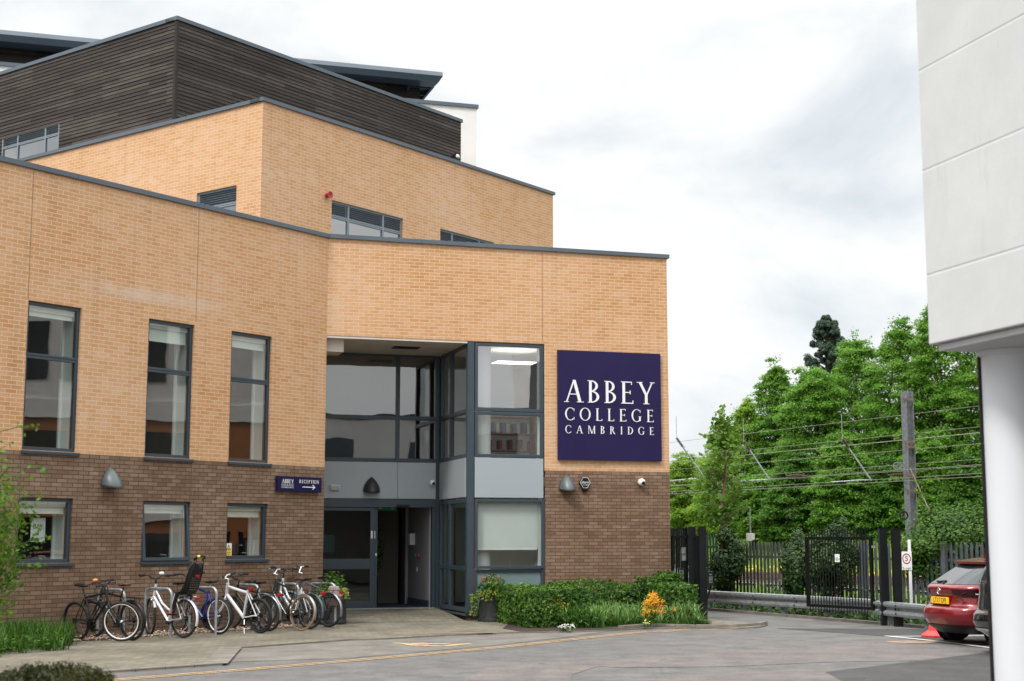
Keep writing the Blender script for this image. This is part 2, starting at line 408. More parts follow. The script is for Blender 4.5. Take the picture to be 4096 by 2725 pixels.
class MB:
    def __init__(s):
        s.v = []; s.f = []; s.uv = []; s.mi = []; s.mats = []
    def m(s, mat):
        if mat is None: return 0
        if mat not in s.mats: s.mats.append(mat)
        return s.mats.index(mat)
    def face(s, pts, uv=None, mat=None):
        i = len(s.v); s.v.extend([tuple(map(float, p)) for p in pts])
        s.f.append(tuple(range(i, i + len(pts)))); s.uv.append(uv); s.mi.append(s.m(mat))
    def hexa(s, a, b, mat=None):
        """a, b: matching rings of points; caps + sides"""
        n = len(a)
        i = len(s.v); s.v.extend([tuple(map(float, p)) for p in a]); s.v.extend([tuple(map(float, p)) for p in b])
        k = s.m(mat)
        fs = [tuple(range(i, i + n))[::-1], tuple(range(i + n, i + 2 * n))] + [(i + j, i + (j + 1) % n, i + n + (j + 1) % n, i + n + j) for j in range(n)]
        for f in fs: s.f.append(f); s.uv.append(None); s.mi.append(k)
    def box(s, x0, x1, y0, y1, z0, z1, mat=None):
        s.hexa([(x0, y0, z0), (x1, y0, z0), (x1, y1, z0), (x0, y1, z0)], [(x0, y0, z1), (x1, y0, z1), (x1, y1, z1), (x0, y1, z1)], mat)
    def fb(s, fr, u0, u1, d0, d1, z0, z1, mat=None):
        s.hexa([fr.p(u0, d0, z0), fr.p(u1, d0, z0), fr.p(u1, d1, z0), fr.p(u0, d1, z0)], [fr.p(u0, d0, z1), fr.p(u1, d0, z1), fr.p(u1, d1, z1), fr.p(u0, d1, z1)], mat)
    def fpoly(s, fr, pts, d0, d1, mat=None):
        """polygon in (u, z) extruded from d0 to d1"""
        s.hexa([fr.p(u, d0, z) for u, z in pts], [fr.p(u, d1, z) for u, z in pts], mat)
    def tube(s, pts, r, seg=8, cap=True, mat=None):
        pts = [Vector(p) for p in pts]; n = len(pts)
        rs = r if isinstance(r, (list, tuple)) else [r] * n
        base = len(s.v); up = None; k = s.m(mat)
        for i, p in enumerate(pts):
            t = (pts[min(i + 1, n - 1)] - pts[max(i - 1, 0)])
            if t.length < 1e-9: t = Vector((0, 0, 1))
            t.normalize()
            if up is None:
                up = Vector((0, 0, 1)) if abs(t.z) < .9 else Vector((1, 0, 0))
            a = t.cross(up)
            if a.length < 1e-6: a = t.cross(Vector((0, 1, 0)))
            a.normalize(); b = a.cross(t).normalized(); up = b
            for j in range(seg):
                w = 2 * pi * j / seg
                s.v.append(tuple(p + (a * math.cos(w) + b * math.sin(w)) * rs[i]))
        for i in range(n - 1):
            for j in range(seg):
                s.f.append((base + i * seg + j, base + i * seg + (j + 1) % seg, base + (i + 1) * seg + (j + 1) % seg, base + (i + 1) * seg + j)); s.uv.append(None); s.mi.append(k)
        if cap:
            s.f.append(tuple(base + j for j in range(seg))[::-1]); s.uv.append(None); s.mi.append(k)
            s.f.append(tuple(base + (n - 1) * seg + j for j in range(seg))); s.uv.append(None); s.mi.append(k)
    def lathe(s, prof, c=(0, 0, 0), seg=24, axis='z', cap=True, mat=None):
        base = len(s.v); n = len(prof); k = s.m(mat)
        for r, h in prof:
            for j in range(seg):
                w = 2 * pi * j / seg; x, y = r * math.cos(w), r * math.sin(w)
                q = (x, y, h) if axis == 'z' else ((x, h, y) if axis == 'y' else (h, x, y))
                s.v.append((c[0] + q[0], c[1] + q[1], c[2] + q[2]))
        for i in range(n - 1):
            for j in range(seg):
                s.f.append((base + i * seg + j, base + i * seg + (j + 1) % seg, base + (i + 1) * seg + (j + 1) % seg, base + (i + 1) * seg + j)); s.uv.append(None); s.mi.append(k)
        if cap:
            s.f.append(tuple(base + j for j in range(seg))[::-1]); s.uv.append(None); s.mi.append(k)
            s.f.append(tuple(base + (n - 1) * seg + j for j in range(seg))); s.uv.append(None); s.mi.append(k)
    def torus(s, c, Rm, r, seg=36, rs=8, axis='y', mat=None, sq=1.):
        base = len(s.v); k = s.m(mat)
        for i in range(seg):
            a = 2 * pi * i / seg
            for j in range(rs):
                b = 2 * pi * j / rs
                rr = Rm + r * math.cos(b); h = r * sq * math.sin(b)
                q = (rr * math.cos(a), h, rr * math.sin(a)) if axis == 'y' else (rr * math.cos(a), rr * math.sin(a), h)
                s.v.append((c[0] + q[0], c[1] + q[1], c[2] + q[2]))
        for i in range(seg):
            for j in range(rs):
                s.f.append((base + i * rs + j, base + ((i + 1) % seg) * rs + j, base + ((i + 1) % seg) * rs + (j + 1) % rs, base + i * rs + (j + 1) % rs)); s.uv.append(None); s.mi.append(k)
    def build(s, name, mat=None, parent=None, smooth=False, origin=None, bevel=0., fixn=True):
        me = bpy.data.meshes.new(name)
        V = np.array(s.v, dtype=float).reshape(-1, 3)
        if parent is not None:
            off = OFF[parent.name] if origin is None else None
        else:
            off = np.array(origin if origin is not None else (0, 0, 0), float)
        if off is not None: V = V - off
        me.from_pydata(V.tolist(), [], s.f)
        if any(u is not None for u in s.uv):
            ul = me.uv_layers.new(name='UVMap'); k = 0
            for f, u in zip(s.f, s.uv):
                for j in range(len(f)):
                    ul.data[k].uv = u[j] if u is not None else (0, 0)
                    k += 1
        for x in ([mat] if mat is not None else []) + s.mats:
            me.materials.append(x if not isinstance(x, str) else M[x])
        if s.mats and mat is None:
            me.polygons.foreach_set('material_index', s.mi)
        if fixn:
            import bmesh
            bm = bmesh.new(); bm.from_mesh(me); bmesh.ops.recalc_face_normals(bm, faces=bm.faces); bm.to_mesh(me); bm.free()
        if smooth:
            me.polygons.foreach_set('use_smooth', [True] * len(me.polygons))
            if hasattr(me, 'set_sharp_from_angle'): me.set_sharp_from_angle(angle=math.radians(40))
        me.update()
        o = bpy.data.objects.new(name, me); col.objects.link(o)
        if parent is not None:
            o.parent = parent; OFF[o.name] = OFF[parent.name]
        else:
            o.location = tuple(off); OFF[o.name] = off
        if bevel:
            b = o.modifiers.new('bevel', 'BEVEL'); b.width = bevel; b.segments = 2; b.limit_method = 'ANGLE'
        return o

def weld(o, d=.001):
    import bmesh
    bm = bmesh.new(); bm.from_mesh(o.data); bmesh.ops.remove_doubles(bm, verts=bm.verts, dist=d); bmesh.ops.recalc_face_normals(bm, faces=bm.faces); bm.to_mesh(o.data); bm.free()
    return o

def root(name, label, cat, loc=(0, 0, 0), rot=(0, 0, 0), group=None):
    o = bpy.data.objects.new(name, None); col.objects.link(o)
    o.empty_display_size = .2
    o.location = tuple(float(x) for x in loc); o.rotation_euler = rot
    OFF[o.name] = np.array(loc, float) if rot == (0, 0, 0) else np.zeros(3)
    return tag(o, label, cat, group)

def tag(o, label=None, cat=None, group=None, kind=None):
    if label: o['label'] = label
    if cat: o['category'] = cat
    if group: o['group'] = group
    if kind: o['kind'] = kind
    return o

def sheet(name, pts, z, mat, kind='structure', label=None):
    mb = MB(); mb.face([(p[0], p[1], z) for p in pts]); o = mb.build(name, mat)
    if o.data.polygons[0].normal.z < 0: o.data.flip_normals()
    return tag(o, label, None, None, kind)

# fast leaf cards (folded quads), numpy
def leaves(P, Nrm, size, aspect=.55, fold=.25, r=rng):
    n = len(P)
    Nrm = Nrm / (np.linalg.norm(Nrm, axis=1, keepdims=True) + 1e-9)
    ref = r.normal(size=(n, 3)); a = np.cross(Nrm, ref); a /= (np.linalg.norm(a, axis=1, keepdims=True) + 1e-9)
    b = np.cross(Nrm, a)
    s = np.asarray(size).reshape(-1, 1) * np.ones((n, 1))
    v = np.stack([P - a * s * .5, P + b * s * aspect * .5 - Nrm * s * fold * .3, P + a * s * .5 - Nrm * s * fold * .35, P - b * s * aspect * .5 - Nrm * s * fold * .3], 1).reshape(-1, 3)
    f = np.arange(n * 4).reshape(-1, 4)
    return v, f

def blades(P, H, lean, width, r=rng, seg=3, droop=.5):
    """grass like strips: base points P, heights H, outward lean"""
    n = len(P); ang = r.uniform(0, 2 * pi, n)
    d = np.stack([np.cos(ang), np.sin(ang), np.zeros(n)], 1); w = np.stack([-np.sin(ang), np.cos(ang), np.zeros(n)], 1)
    vs = []; fs = []
    for i in range(seg + 1):
        t = i / seg
        c = P + d * (lean * t ** 1.7)[:, None] + np.array([0, 0, 1.]) * (H * (t - droop * lean / (H + 1e-6) * t ** 3))[:, None]
        ww = (width * (1 - t ** 2 * .9))[:, None]
        vs.append(c - w * ww); vs.append(c + w * ww)
    V = np.stack(vs, 1).reshape(-1, 3); k = 2 * (seg + 1)
    base = np.arange(n)[:, None] * k
    for i in range(seg):
        fs.append(np.concatenate([base + 2 * i, base + 2 * i + 1, base + 2 * i + 3, base + 2 * i + 2], 1))
    return V, np.concatenate(fs, 0)

def quads(name, V, F, mat, parent=None, loc=None):
    off = OFF[parent.name] if parent is not None else np.array(loc if loc is not None else V.mean(0) * [1, 1, 0])
    me = bpy.data.meshes.new(name)
    V = V - off
    me.vertices.add(len(V)); me.vertices.foreach_set('co', V.astype(np.float32).ravel())
    me.loops.add(F.size); me.loops.foreach_set('vertex_index', F.astype(np.int32).ravel())
    me.polygons.add(len(F)); me.polygons.foreach_set('loop_start', np.arange(0, F.size, F.shape[1], dtype=np.int32))
    me.polygons.foreach_set('loop_total', np.full(len(F), F.shape[1], dtype=np.int32))
    me.materials.append(M[mat] if isinstance(mat, str) else mat); me.update(calc_edges=True); me.validate()
    o = bpy.data.objects.new(name, me); col.objects.link(o)
    if parent is not None: o.parent = parent; OFF[o.name] = OFF[parent.name]
    else: o.location = tuple(off); OFF[o.name] = off
    return o

def blob(n, c, rad, r=rng, shell=.45):
    """n points in an ellipsoid, denser to the outside; returns points and outward normals"""
    d = r.normal(size=(n, 3)); d /= np.linalg.norm(d, axis=1, keepdims=True)
    q = r.uniform(0, 1, n) ** shell
    P = d * q[:, None] * np.array(rad) + np.array(c)
    return P, d

# ------------------------------------------------------------------ lettering (serif capitals drawn from strokes)
def glyph(ch, th=.05, st=.125):
    """list of convex polygons in a unit cap height, and the advance width"""
    P = []
    k_ = th / .05
    def q(*p): P.append(list(p))
    def rect(x0, x1, y0, y1): q((x0, y0), (x1, y0), (x1, y1), (x0, y1))
    def serif(x0, x1, y, h=.03): rect(x0, x1, y, y + h)
    def stem(x, w=st, top=True, bot=True, s=.07):
        rect(x, x + w, 0, 1)
        if bot: serif(x - s, x + w + s, 0.)
        if top: serif(x - s, x + w + s, .97)
    def diag(x0, y0, x1, y1, w): q((x0, y0), (x0 + w, y0), (x1 + w, y1), (x1, y1))
    def bowl(cx, cy, rx, ry, a0, a1, tx, ty, n=14):
        ty *= k_
        for i in range(n):
            A = math.radians(a0 + (a1 - a0) * i / n); B = math.radians(a0 + (a1 - a0) * (i + 1) / n)
            q((cx + rx * math.cos(A), cy + ry * math.sin(A)), (cx + rx * math.cos(B), cy + ry * math.sin(B)),
              (cx + (rx - tx) * math.cos(B), cy + (ry - ty) * math.sin(B)), (cx + (rx - tx) * math.cos(A), cy + (ry - ty) * math.sin(A)))
    def tick(x, y0, y1, w=.035): rect(x - w, x, y0, y1)
    if ch == 'A':
        diag(.06, 0, .41, 1, .06 * k_); diag(.66, 0, .38, 1, .14); rect(.18, .66, .34, .38); serif(-.02, .2, 0); serif(.58, .90, 0); w = .88
    elif ch == 'B':
        stem(.08); bowl(.20, .755, .30, .245, -90, 90, .115, .05); bowl(.20, .265, .36, .265, -90, 90, .12, .05); w = .60
    elif ch == 'E':
        stem(.08); rect(.2, .53, .955, 1); rect(.2, .46, .49, .53); rect(.2, .58, 0, .045); tick(.54, .86, 1); tick(.47, .43, .6); tick(.60, 0, .15); w = .62
    elif ch == 'Y':
        diag(.33, .44, .04, 1, .13); diag(.42, .44, .68, 1, .06); rect(.35, .475, 0, .46); serif(.27, .56, 0); serif(-.04, .24, .97); serif(.6, .82, .97); w = .80
    elif ch == 'C':
        bowl(.44, .5, .44, .52, 48, 312, .125, .045, 26); tick(.77, .72, .95); tick(.77, .06, .26); w = .80
    elif ch == 'G':
        bowl(.44, .5, .44, .52, 48, 312, .125, .045, 26); tick(.77, .72, .95); rect(.66, .785, .06, .42); serif(.58, .86, .40); w = .88
    elif ch == 'O':
        bowl(.46, .5, .46, .52, 0, 360, .125, .045, 34); w = .92
    elif ch == 'L':
        stem(.08); rect(.2, .54, 0, .045); tick(.56, 0, .16); w = .58
    elif ch == 'M':
        rect(.07, .12, 0, 1); serif(.0, .19, 0); diag(.47, 0, .07, 1, .14); diag(.50, 0, .86, 1, .055); rect(.82, .945, 0, 1); serif(.75, 1.01, 0); serif(0, .18, .97); serif(.84, 1.01, .97); w = 1.0
    elif ch == 'R':
        stem(.08); bowl(.20, .745, .32, .255, -90, 90, .12, .05); diag(.58, 0, .27, .5, .14); serif(.6, .80, 0); w = .76
    elif ch == 'I':
        stem(.08); w = .29
    elif ch == 'D':
        stem(.08); bowl(.20, .5, .54, .5, -90, 90, .13, .045, 20); w = .78
    elif ch == 'P':
        stem(.08); bowl(.20, .735, .34, .265, -90, 90, .12, .05); w = .58
    elif ch == 'T':
        stem(.29, st, False); rect(.0, .70, .955, 1); tick(.035, .85, 1); tick(.70, .85, 1); w = .70
    elif ch == 'N':
        rect(.07, .12, 0, 1); serif(0, .19, 0); diag(.62, 0, .05, 1, .14); rect(.70, .75, 0, 1); serif(.63, .82, .97); serif(0, .15, .97); w = .82
    return P, w

def serif_text(mb, fr, s, u0, u1, z0, z1, d, th=.012, wt=1.):
    """fit capitals between u0..u1 (in reading direction) and z0..z1; spacing evens out the remainder"""
    H = z1 - z0; G = [glyph(c, .05 * wt, .125 * (1 + (wt - 1) * .35)) for c in s]
    tot = sum(g[1] for g in G); span = abs(u1 - u0) / H
    sx = 1.
    gap = (span - tot) / max(1, len(s) - 1)
    if gap < .03: sx = (span - .04 * (len(s) - 1)) / tot; gap = .04
    x = 0.; sg = 1 if u1 > u0 else -1
    k = 0
    for P, w in G:
        for poly in P:
            k += 1
            mb.fpoly(fr, [(u0 + sg * (x + px * sx) * H, z0 + py * H) for px, py in poly], d, d + th + .00025 * (k % 9))
        x += w * sx + gap

def sans_text(name, body, size, mat, parent, M4, extrude=.001, align='CENTER'):
    """flat lettering from Blender's built in font, turned into a mesh; M4 places it (x right, y up, z outward)"""
    cu = bpy.data.curves.new(name, 'FONT'); cu.body = body; cu.size = size; cu.extrude = extrude; cu.align_x = align; cu.align_y = 'CENTER'
    tmp = bpy.data.objects.new(name, cu); col.objects.link(tmp)
    dg = bpy.context.evaluated_depsgraph_get(); dg.update()
    me = bpy.data.meshes.new_from_object(tmp.evaluated_get(dg))
    bpy.data.objects.remove(tmp); bpy.data.curves.remove(cu)
    me.name = name; me.transform(M4)
    if parent is not None: me.transform(Matrix.Translation(-Vector(OFF[parent.name])))
    me.materials.clear(); me.materials.append(M[mat])
    o = bpy.data.objects.new(name, me); col.objects.link(o)
    if parent is not None: o.parent = parent; OFF[o.name] = OFF[parent.name]
    return o

def frame_matrix(fr, u, d, z, flipu=False, sx=1.):
    """text matrix on a wall frame; reading direction is +u (or -u when flipped)"""
    ux = Vector((fr.u[0], fr.u[1], 0)) * (-1 if flipu else 1) * sx
    n = Vector((fr.n[0], fr.n[1], 0)); p = Vector(fr.p(u, d, z))
    m = Matrix(((ux.x, 0, n.x, p.x), (ux.y, 0, n.y, p.y), (0, 1, 0, p.z), (0, 0, 0, 1)))
    return m
# ------------------------------------------------------------------ college building
B = root('college_building', 'stepped buff and brown brick college building with dark timber storey and glazed entrance', 'building', (FOLD[0], FOLD[1], 0))

def wall(mb, fr, u0, u1, z0, z1, ops=(), d=0., rd=.13, uo=0., mat=None):
    us = sorted({u0, u1} | {x for o in ops for x in (o[0], o[1]) if u0 < x < u1})
    zs = sorted({z0, z1} | {x for o in ops for x in (o[2], o[3]) if z0 < x < z1})
    for a, b in zip(us, us[1:]):
        for c, e in zip(zs, zs[1:]):
            mu, mz = (a + b) / 2, (c + e) / 2
            if any(o[0] < mu < o[1] and o[2] < mz < o[3] for o in ops): continue
            mb.face([fr.p(a, d, c), fr.p(b, d, c), fr.p(b, d, e), fr.p(a, d, e)], [(a + uo, c), (b + uo, c), (b + uo, e), (a + uo, e)], mat)
    for o in ops:
        a, b, c, e = max(o[0], u0), min(o[1], u1), max(o[2], z0), min(o[3], z1)
        if c >= e or a >= b: continue
        if a > u0: mb.face([fr.p(a, d, c), fr.p(a, d - rd, c), fr.p(a, d - rd, e), fr.p(a, d, e)], [(a + uo, c), (a + uo + rd, c), (a + uo + rd, e), (a + uo, e)], mat)
        if b < u1: mb.face([fr.p(b, d, c), fr.p(b, d - rd, c), fr.p(b, d - rd, e), fr.p(b, d, e)], [(b + uo, c), (b + uo + rd, c), (b + uo + rd, e), (b + uo, e)], mat)
        if e < z1: mb.face([fr.p(a, d, e), fr.p(b, d, e), fr.p(b, d - rd, e), fr.p(a, d - rd, e)], [(a + uo, e), (b + uo, e), (b + uo, e + rd), (a + uo, e + rd)], mat)
        if c > z0: mb.face([fr.p(a, d, c), fr.p(b, d, c), fr.p(b, d - rd, c), fr.p(a, d - rd, c)], [(a + uo, c), (b + uo, c), (b + uo, c + rd), (a + uo, c + rd)], mat)

ZL, ZC, ZT = 3.30, 8.285, 8.375
UPW = [(6.36, 7.49), (3.70, 4.83), (1.62, 2.735)]
ops = [(a, b, 3.32, 5.935) for a, b in UPW]
lops = [(6.385, 7.515, 1.375, 2.50), (3.68, 4.82, 1.375, 2.495), (1.635, 2.735, 1.395, 2.495)]
RCOR = 7.97
mb = MB(); wall(mb, LF, 0, 18, ZL, ZC, ops); wall(mb, RF, 0, RCOR, ZL, ZC, [(-.5, 4.955, -1, 6.15)], rd=.2, uo=20)
RT = Fr(RF.p(RCOR, 0, 0), -nR, uR)     # return wall round the right hand corner
wall(mb, RT, 0, 12, ZL, ZC, uo=40)
JB = Fr(FOLD, -nR, uR)                   # left side wall of the recess
wall(mb, JB, 0, 2.6, ZL, 6.4, uo=60)
tag(mb.build('buff_brick_wall', 'buff_brick', B, fixn=False), 'buff brick upper wall with pale lime streaks')
mb = MB(); wall(mb, LF, 0, 18, -.1, ZL, lops); wall(mb, RF, 4.955, RCOR, -.1, ZL, uo=20); wall(mb, RT, 0, 12, -.1, ZL, uo=40); wall(mb, JB, 0, 2.6, -.1, ZL, uo=60)
wall(mb, RF, 3.16, 4.955, -.1, .13, d=-.03, uo=20)
tag(mb.build('brown_brick_wall', 'brown_brick', B, fixn=False), 'brown brick lower wall')
# movement joints
mb = MB()
for fr_, u, z0, z1 in ((LF, 7.50, -.05, 3.25), (LF, 7.50, 5.96, 8.28), (LF, 3.675, 2.6, 3.24), (LF, 3.675, 6.0, 8.28), (RF, 4.906, 6.2, 8.28)):
    mb = MB(); mb.fb(fr_, u - .006, u + .006, -.02, .002, z0, z1); mb.build('movement_joint', 'sapling_bark' if z0 > 5 else 'trunk_bark', B)

def coping(fr, u0, u1, z0, z1, out=.05, back=.38, step=3.0, first=2.2):
    mb = MB(); u = u0; nx = u0 + first
    while u < u1 - 1e-6:
        e = min(nx, u1)
        mb.fb(fr, u, e - .006, -back, out, z0, z1); u = e; nx += step
    return mb.build('coping', 'coping_metal', B)
coping(LF, -.01, 18, ZC, ZT, first=3.6)
coping(RF, .03, RCOR + .06, ZC + .001, ZT + .001, first=2.05)
coping(RT, .39, 12, ZC, ZT)
sh = MB(); sh.face([(*LF.p(18, -.2, 0)[:2], 8.2), (*LF.p(0, -.2, 0)[:2], 8.2), (*RF.p(RCOR, -.2, 0)[:2], 8.2), (*RF.p(RCOR, -12, 0)[:2], 8.2), (*LF.p(18, -14, 0)[:2], 8.2)])
sh.build('flat_roof', 'galv_dull', B)

def window(fr, u0, u1, z0, z1, d=-.05, trans=(), mull=(), fw=.062, sill=True, inner=True, blind=0., glass='window_glass', louv=None, tilt=0., right=0, label=None, parent=B, fm='frame_metal'):
    """frame mesh with pane, sill, blind and lining children; right = side (0: low u) whose lining faces the camera"""
    D0 = d - .07
    mb = MB()
    mb.fb(fr, u0, u0 + fw, D0, d, z0, z1); mb.fb(fr, u1 - fw, u1, D0, d, z0, z1)
    mb.fb(fr, u0 + fw, u1 - fw, D0, d, z1 - fw, z1); mb.fb(fr, u0 + fw, u1 - fw, D0, d, z0, z0 + fw)
    um = [u0 + fw] + [x for m_ in mull for x in (m_ - fw * .6, m_ + fw * .6)] + [u1 - fw]
    for m_ in mull: mb.fb(fr, m_ - fw * .6, m_ + fw * .6, D0, d - .002, z0 + fw, z1 - fw)
    zz = [z0 + fw] + [x for t_ in trans for x in (t_ - fw * .75, t_ + fw * .75)] + [z1 - fw]
    for a, b in zip(um[::2], um[1::2]):
        for t_ in trans:
            mb.fb(fr, a, b, D0, d - .001, t_ - fw * .75, t_ - .004); mb.fb(fr, a, b, D0, d - .001, t_ + .004, t_ + fw * .75)
    if tilt:      # opened out at the bottom: turn the sash about its head
        o3 = np.array(fr.p(u0, d, z1)); ax = fr.n
        for i, v in enumerate(mb.v):
            dd = np.dot(np.array(v[:2]) - o3[:2], ax); zz_ = v[2] - z1
            c_, s_ = math.cos(tilt), math.sin(tilt)
            nd = dd * c_ - zz_ * s_; nz = dd * s_ + zz_ * c_
            mb.v[i] = (v[0] + ax[0] * (nd - dd), v[1] + ax[1] * (nd - dd), z1 + nz)
    o = mb.build('window', fm, parent, bevel=.004)
    if label: tag(o, label)
    if tilt:      # the fixed outer frame left behind
        ob = MB()
        ob.fb(fr, u0, u0 + .03, D0 - .06, D0 - .01, z0, z1); ob.fb(fr, u1 - .03, u1, D0 - .06, D0 - .01, z0, z1); ob.fb(fr, u0 + .03, u1 - .03, D0 - .06, D0 - .01, z0, z0 + .03)
        ob.build('fixed_frame', 'white_paint', o)
    pb = MB(); lz0 = None
    zp = list(zip(zz[::2], zz[1::2]))
    for a, b in zip(um[::2], um[1::2]):
        for i, (c, e) in enumerate(zp):
            if louv is not None and i == louv: continue
            pts = [fr.p(a, d - .035, c), fr.p(b, d - .035, c), fr.p(b, d - .035, e), fr.p(a, d - .035, e)]
            if tilt:
                q = []
                for v in pts:
                    zz_ = v[2] - z1; nd = -zz_ * math.sin(tilt) + -.035 * (math.cos(tilt) - 1)
                    q.append((v[0] + fr.n[0] * nd, v[1] + fr.n[1] * nd, z1 + zz_ * math.cos(tilt)))
                pts = q
            pb.face(pts)
    pb.build('pane', glass, o)
    if louv is not None:
        lb = MB(); c, e = zp[louv]
        for a, b in zip(um[::2], um[1::2]):
            n = max(4, int((e - c) / .045))
            for k in range(n):
                z = c + (e - c) * (k + .5) / n
                lb.hexa([fr.p(a, d - .075, z + .012), fr.p(b, d - .075, z + .012), fr.p(b, d - .02, z - .014), fr.p(a, d - .02, z - .014)],
                        [fr.p(a, d - .075, z + .016), fr.p(b, d - .075, z + .016), fr.p(b, d - .02, z - .009), fr.p(a, d - .02, z - .009)])
            lb.fb(fr, a, b, d - .10, d - .09, c, e, )
        lb.build('louvre', fm, o)
    if sill:
        sb = MB(); sb.fb(fr, u0 - (.05 if right == 0 else .02), u1 + .02, -.05, .045, z0 - .065, z0 - .012)
        sb.build('sill', 'frame_metal', o, bevel=.004)
    if inner:
        jb = MB()
        ur = u0 if right == 0 else u1; ul = u1 if right == 0 else u0
        sg = 1 if right == 0 else -1
        jb.fb(fr, ur - sg * .06, ur + sg * .012, D0 - .09, D0 - .012, z0, z1, 'window_wood')
        jb.fb(fr, ur - sg * .06, ur + sg * .004, D0 - .36, D0 - .09, z0, z1, 'plaster')
        jb.fb(fr, ur - sg * .02, ur + sg * .05, D0 - .40, D0 - .36, z0, z1, 'white_paint')
        jb.fb(fr, ul + sg * .06, ul - sg * .004, D0 - .40, D0 - .012, z0, z1, 'plaster')
        jb.fb(fr, u0, u1, D0 - .40, D0 - .012, z1 - .004, z1 + .05, 'plaster')
        jb.fb(fr, u0, u1, D0 - .40, D0 - .012, z0 - .03, z0 + .02, 'white_paint')
        jb.build('lining', None, o)
    if blind:
        bb = MB(); bb.fb(fr, u0 + .05, u1 - .05, D0 - .10, D0 - .03, z1 - fw - .09, z1 - fw - .002); bb.fb(fr, u0 + .06, u1 - .06, D0 - .075, D0 - .07, z1 - fw - .09 - blind, z1 - fw - .09)
        bb.fb(fr, u0 + .06, u1 - .06, D0 - .085, D0 - .06, z1 - fw - .09 - blind - .025, z1 - fw - .09 - blind)
        bb.build('blind', 'blind_fabric', o)
    return o

for i, (a, b) in enumerate(UPW):
    window(LF, a, b, 3.32, 5.935, trans=(4.975,), blind=(.06, .22, .12)[i])
for i, (a, b, c, e) in enumerate(lops):
    w = window(LF, a, b, c, e, blind=(.10, .05, .10)[i], tilt=math.radians(5.5) if i == 1 else 0, label='lower window standing slightly open' if i == 1 else None)
    hb = MB()
    hb.tube([LF.p((a + b) / 2 - .12, -.12, c + .07), LF.p((a + b) / 2 - .10, -.11, c + .11), LF.p((a + b) / 2 + .04, -.11, c + .12)], .010, 6)
    hb.build('handle', 'galvanised', w)
# rooms behind the left facade
def room(name, fr, u0, u1, z0, z1, dep, wallm='room_wall', d0=-.011):
    mb = MB(); dd = d0 - dep
    mb.face([fr.p(u0, d0, z0), fr.p(u1, d0, z0), fr.p(u1, dd, z0), fr.p(u0, dd, z0)], None, 'carpet')
    mb.face([fr.p(u0, d0, z1), fr.p(u1, d0, z1), fr.p(u1, dd, z1), fr.p(u0, dd, z1)], None, wallm)
    mb.face([fr.p(u0, dd, z0), fr.p(u1, dd, z0), fr.p(u1, dd, z1), fr.p(u0, dd, z1)], None, wallm)
    mb.face([fr.p(u0, d0, z0), fr.p(u0, dd, z0), fr.p(u0, dd, z1), fr.p(u0, d0, z1)], None, wallm)
    mb.face([fr.p(u1, d0, z0), fr.p(u1, dd, z0), fr.p(u1, dd, z1), fr.p(u1, d0, z1)], None, wallm)
    return mb.build(name, None, B)
for a, b in ((.3, 3.2), (3.22, 5.6), (5.62, 10.3)):
    room('room_interior', LF, a, b, .2, 2.9, 4.2); room('room_interior', LF, a, b, 3.1, 6.3, 4.2)
# notices inside the glass of the lower windows
def card(name, fr, u, d, z, w, h, mat, label, cat, parent=None, th=.002, grp=None):
    mb = MB(); mb.fb(fr, u - w / 2, u + w / 2, d - th, d, z - h / 2, z + h / 2)
    q = fr.p(u, d, z)
    o = mb.build(name, mat, parent, origin=None if parent else q)
    if parent is None: tag(o, label, cat, grp)
    return o
bu, bz = LF.uz(152, 2120, -.34)
n1 = card('paper_notice', LF, bu, -.34, bz, .30, .42, 'white_paint', 'white paper notice reading BAY 3 inside the leftmost lower window', 'notice')
sans_text('lettering', 'BAY\n3', .115, 'screen_dark', n1, frame_matrix(LF, bu, -.337, bz, True))
su, sz = LF.uz(915, 2204, -.08)
n2 = card('warning_sticker', LF, su, -.082, sz, .155, .30, 'white_paint', 'white and yellow CCTV warning sticker in the corner of the small window', 'sticker')
mb = MB(); mb.fpoly(LF, [(su + .068, sz + .01), (su - .062, sz + .01), (su + .003, sz + .135)], -.0815, -.080, 'screen_dark'); mb.fpoly(LF, [(su + .052, sz + .02), (su - .046, sz + .02), (su + .003, sz + .115)], -.0798, -.079, 'plate_yellow')
mb.fpoly(LF, [(su + .028, sz + .035), (su - .012, sz + .052), (su - .020, sz + .036), (su + .02, sz + .02)], -.0788, -.078, 'screen_dark')
mb.build('pictogram', None, n2)
mb = MB(); mb.fb(LF, su - .064, su + .072, -.0815, -.080, sz - .13, sz - .005); mb.build('yellow_band', 'plate_yellow', n2)
sans_text('lettering', 'CCTV\nin\noperation', .034, 'screen_dark', n2, frame_matrix(LF, su + .003, -.0785, sz - .067, True))

# ---- upper storey of buff brick
UO = np.array([-5.6267, 32.1470])
UR = Fr(UO, -uL, nL); UL = Fr(UO, np.array([-math.cos(AL), math.sin(AL)]), np.array([-math.sin(AL), -math.cos(AL)]))
UE, UTZ = 11.39, 11.595
w1 = (UR.uz(1327, 820)[0], UR.uz(1613, 820)[0]); w2 = (UR.uz(1761, 930)[0], UR.uz(1761, 930)[0] + 2.3)
uops = [(w1[0], w1[1], 8.75, 9.745), (w2[0], w2[1], 8.75, 9.745)]
lw = (UL.uz(945, 800)[0], UL.uz(786, 800)[0])
lops2 = [(lw[0], lw[1], 8.75, 9.77)]
mb = MB(); wall(mb, UR, 0, UE, 8.0, UTZ, uops, uo=80); wall(mb, UL, 0, 10.6, 8.0, UTZ, lops2, uo=110)
UB = Fr(UR.p(UE, 0, 0), -nL, -uL); wall(mb, UB, 0, 9, 8.0, UTZ, uo=130)
tag(mb.build('buff_brick_wall', 'buff_brick', B, fixn=False), 'buff brick wall of the set back storey')
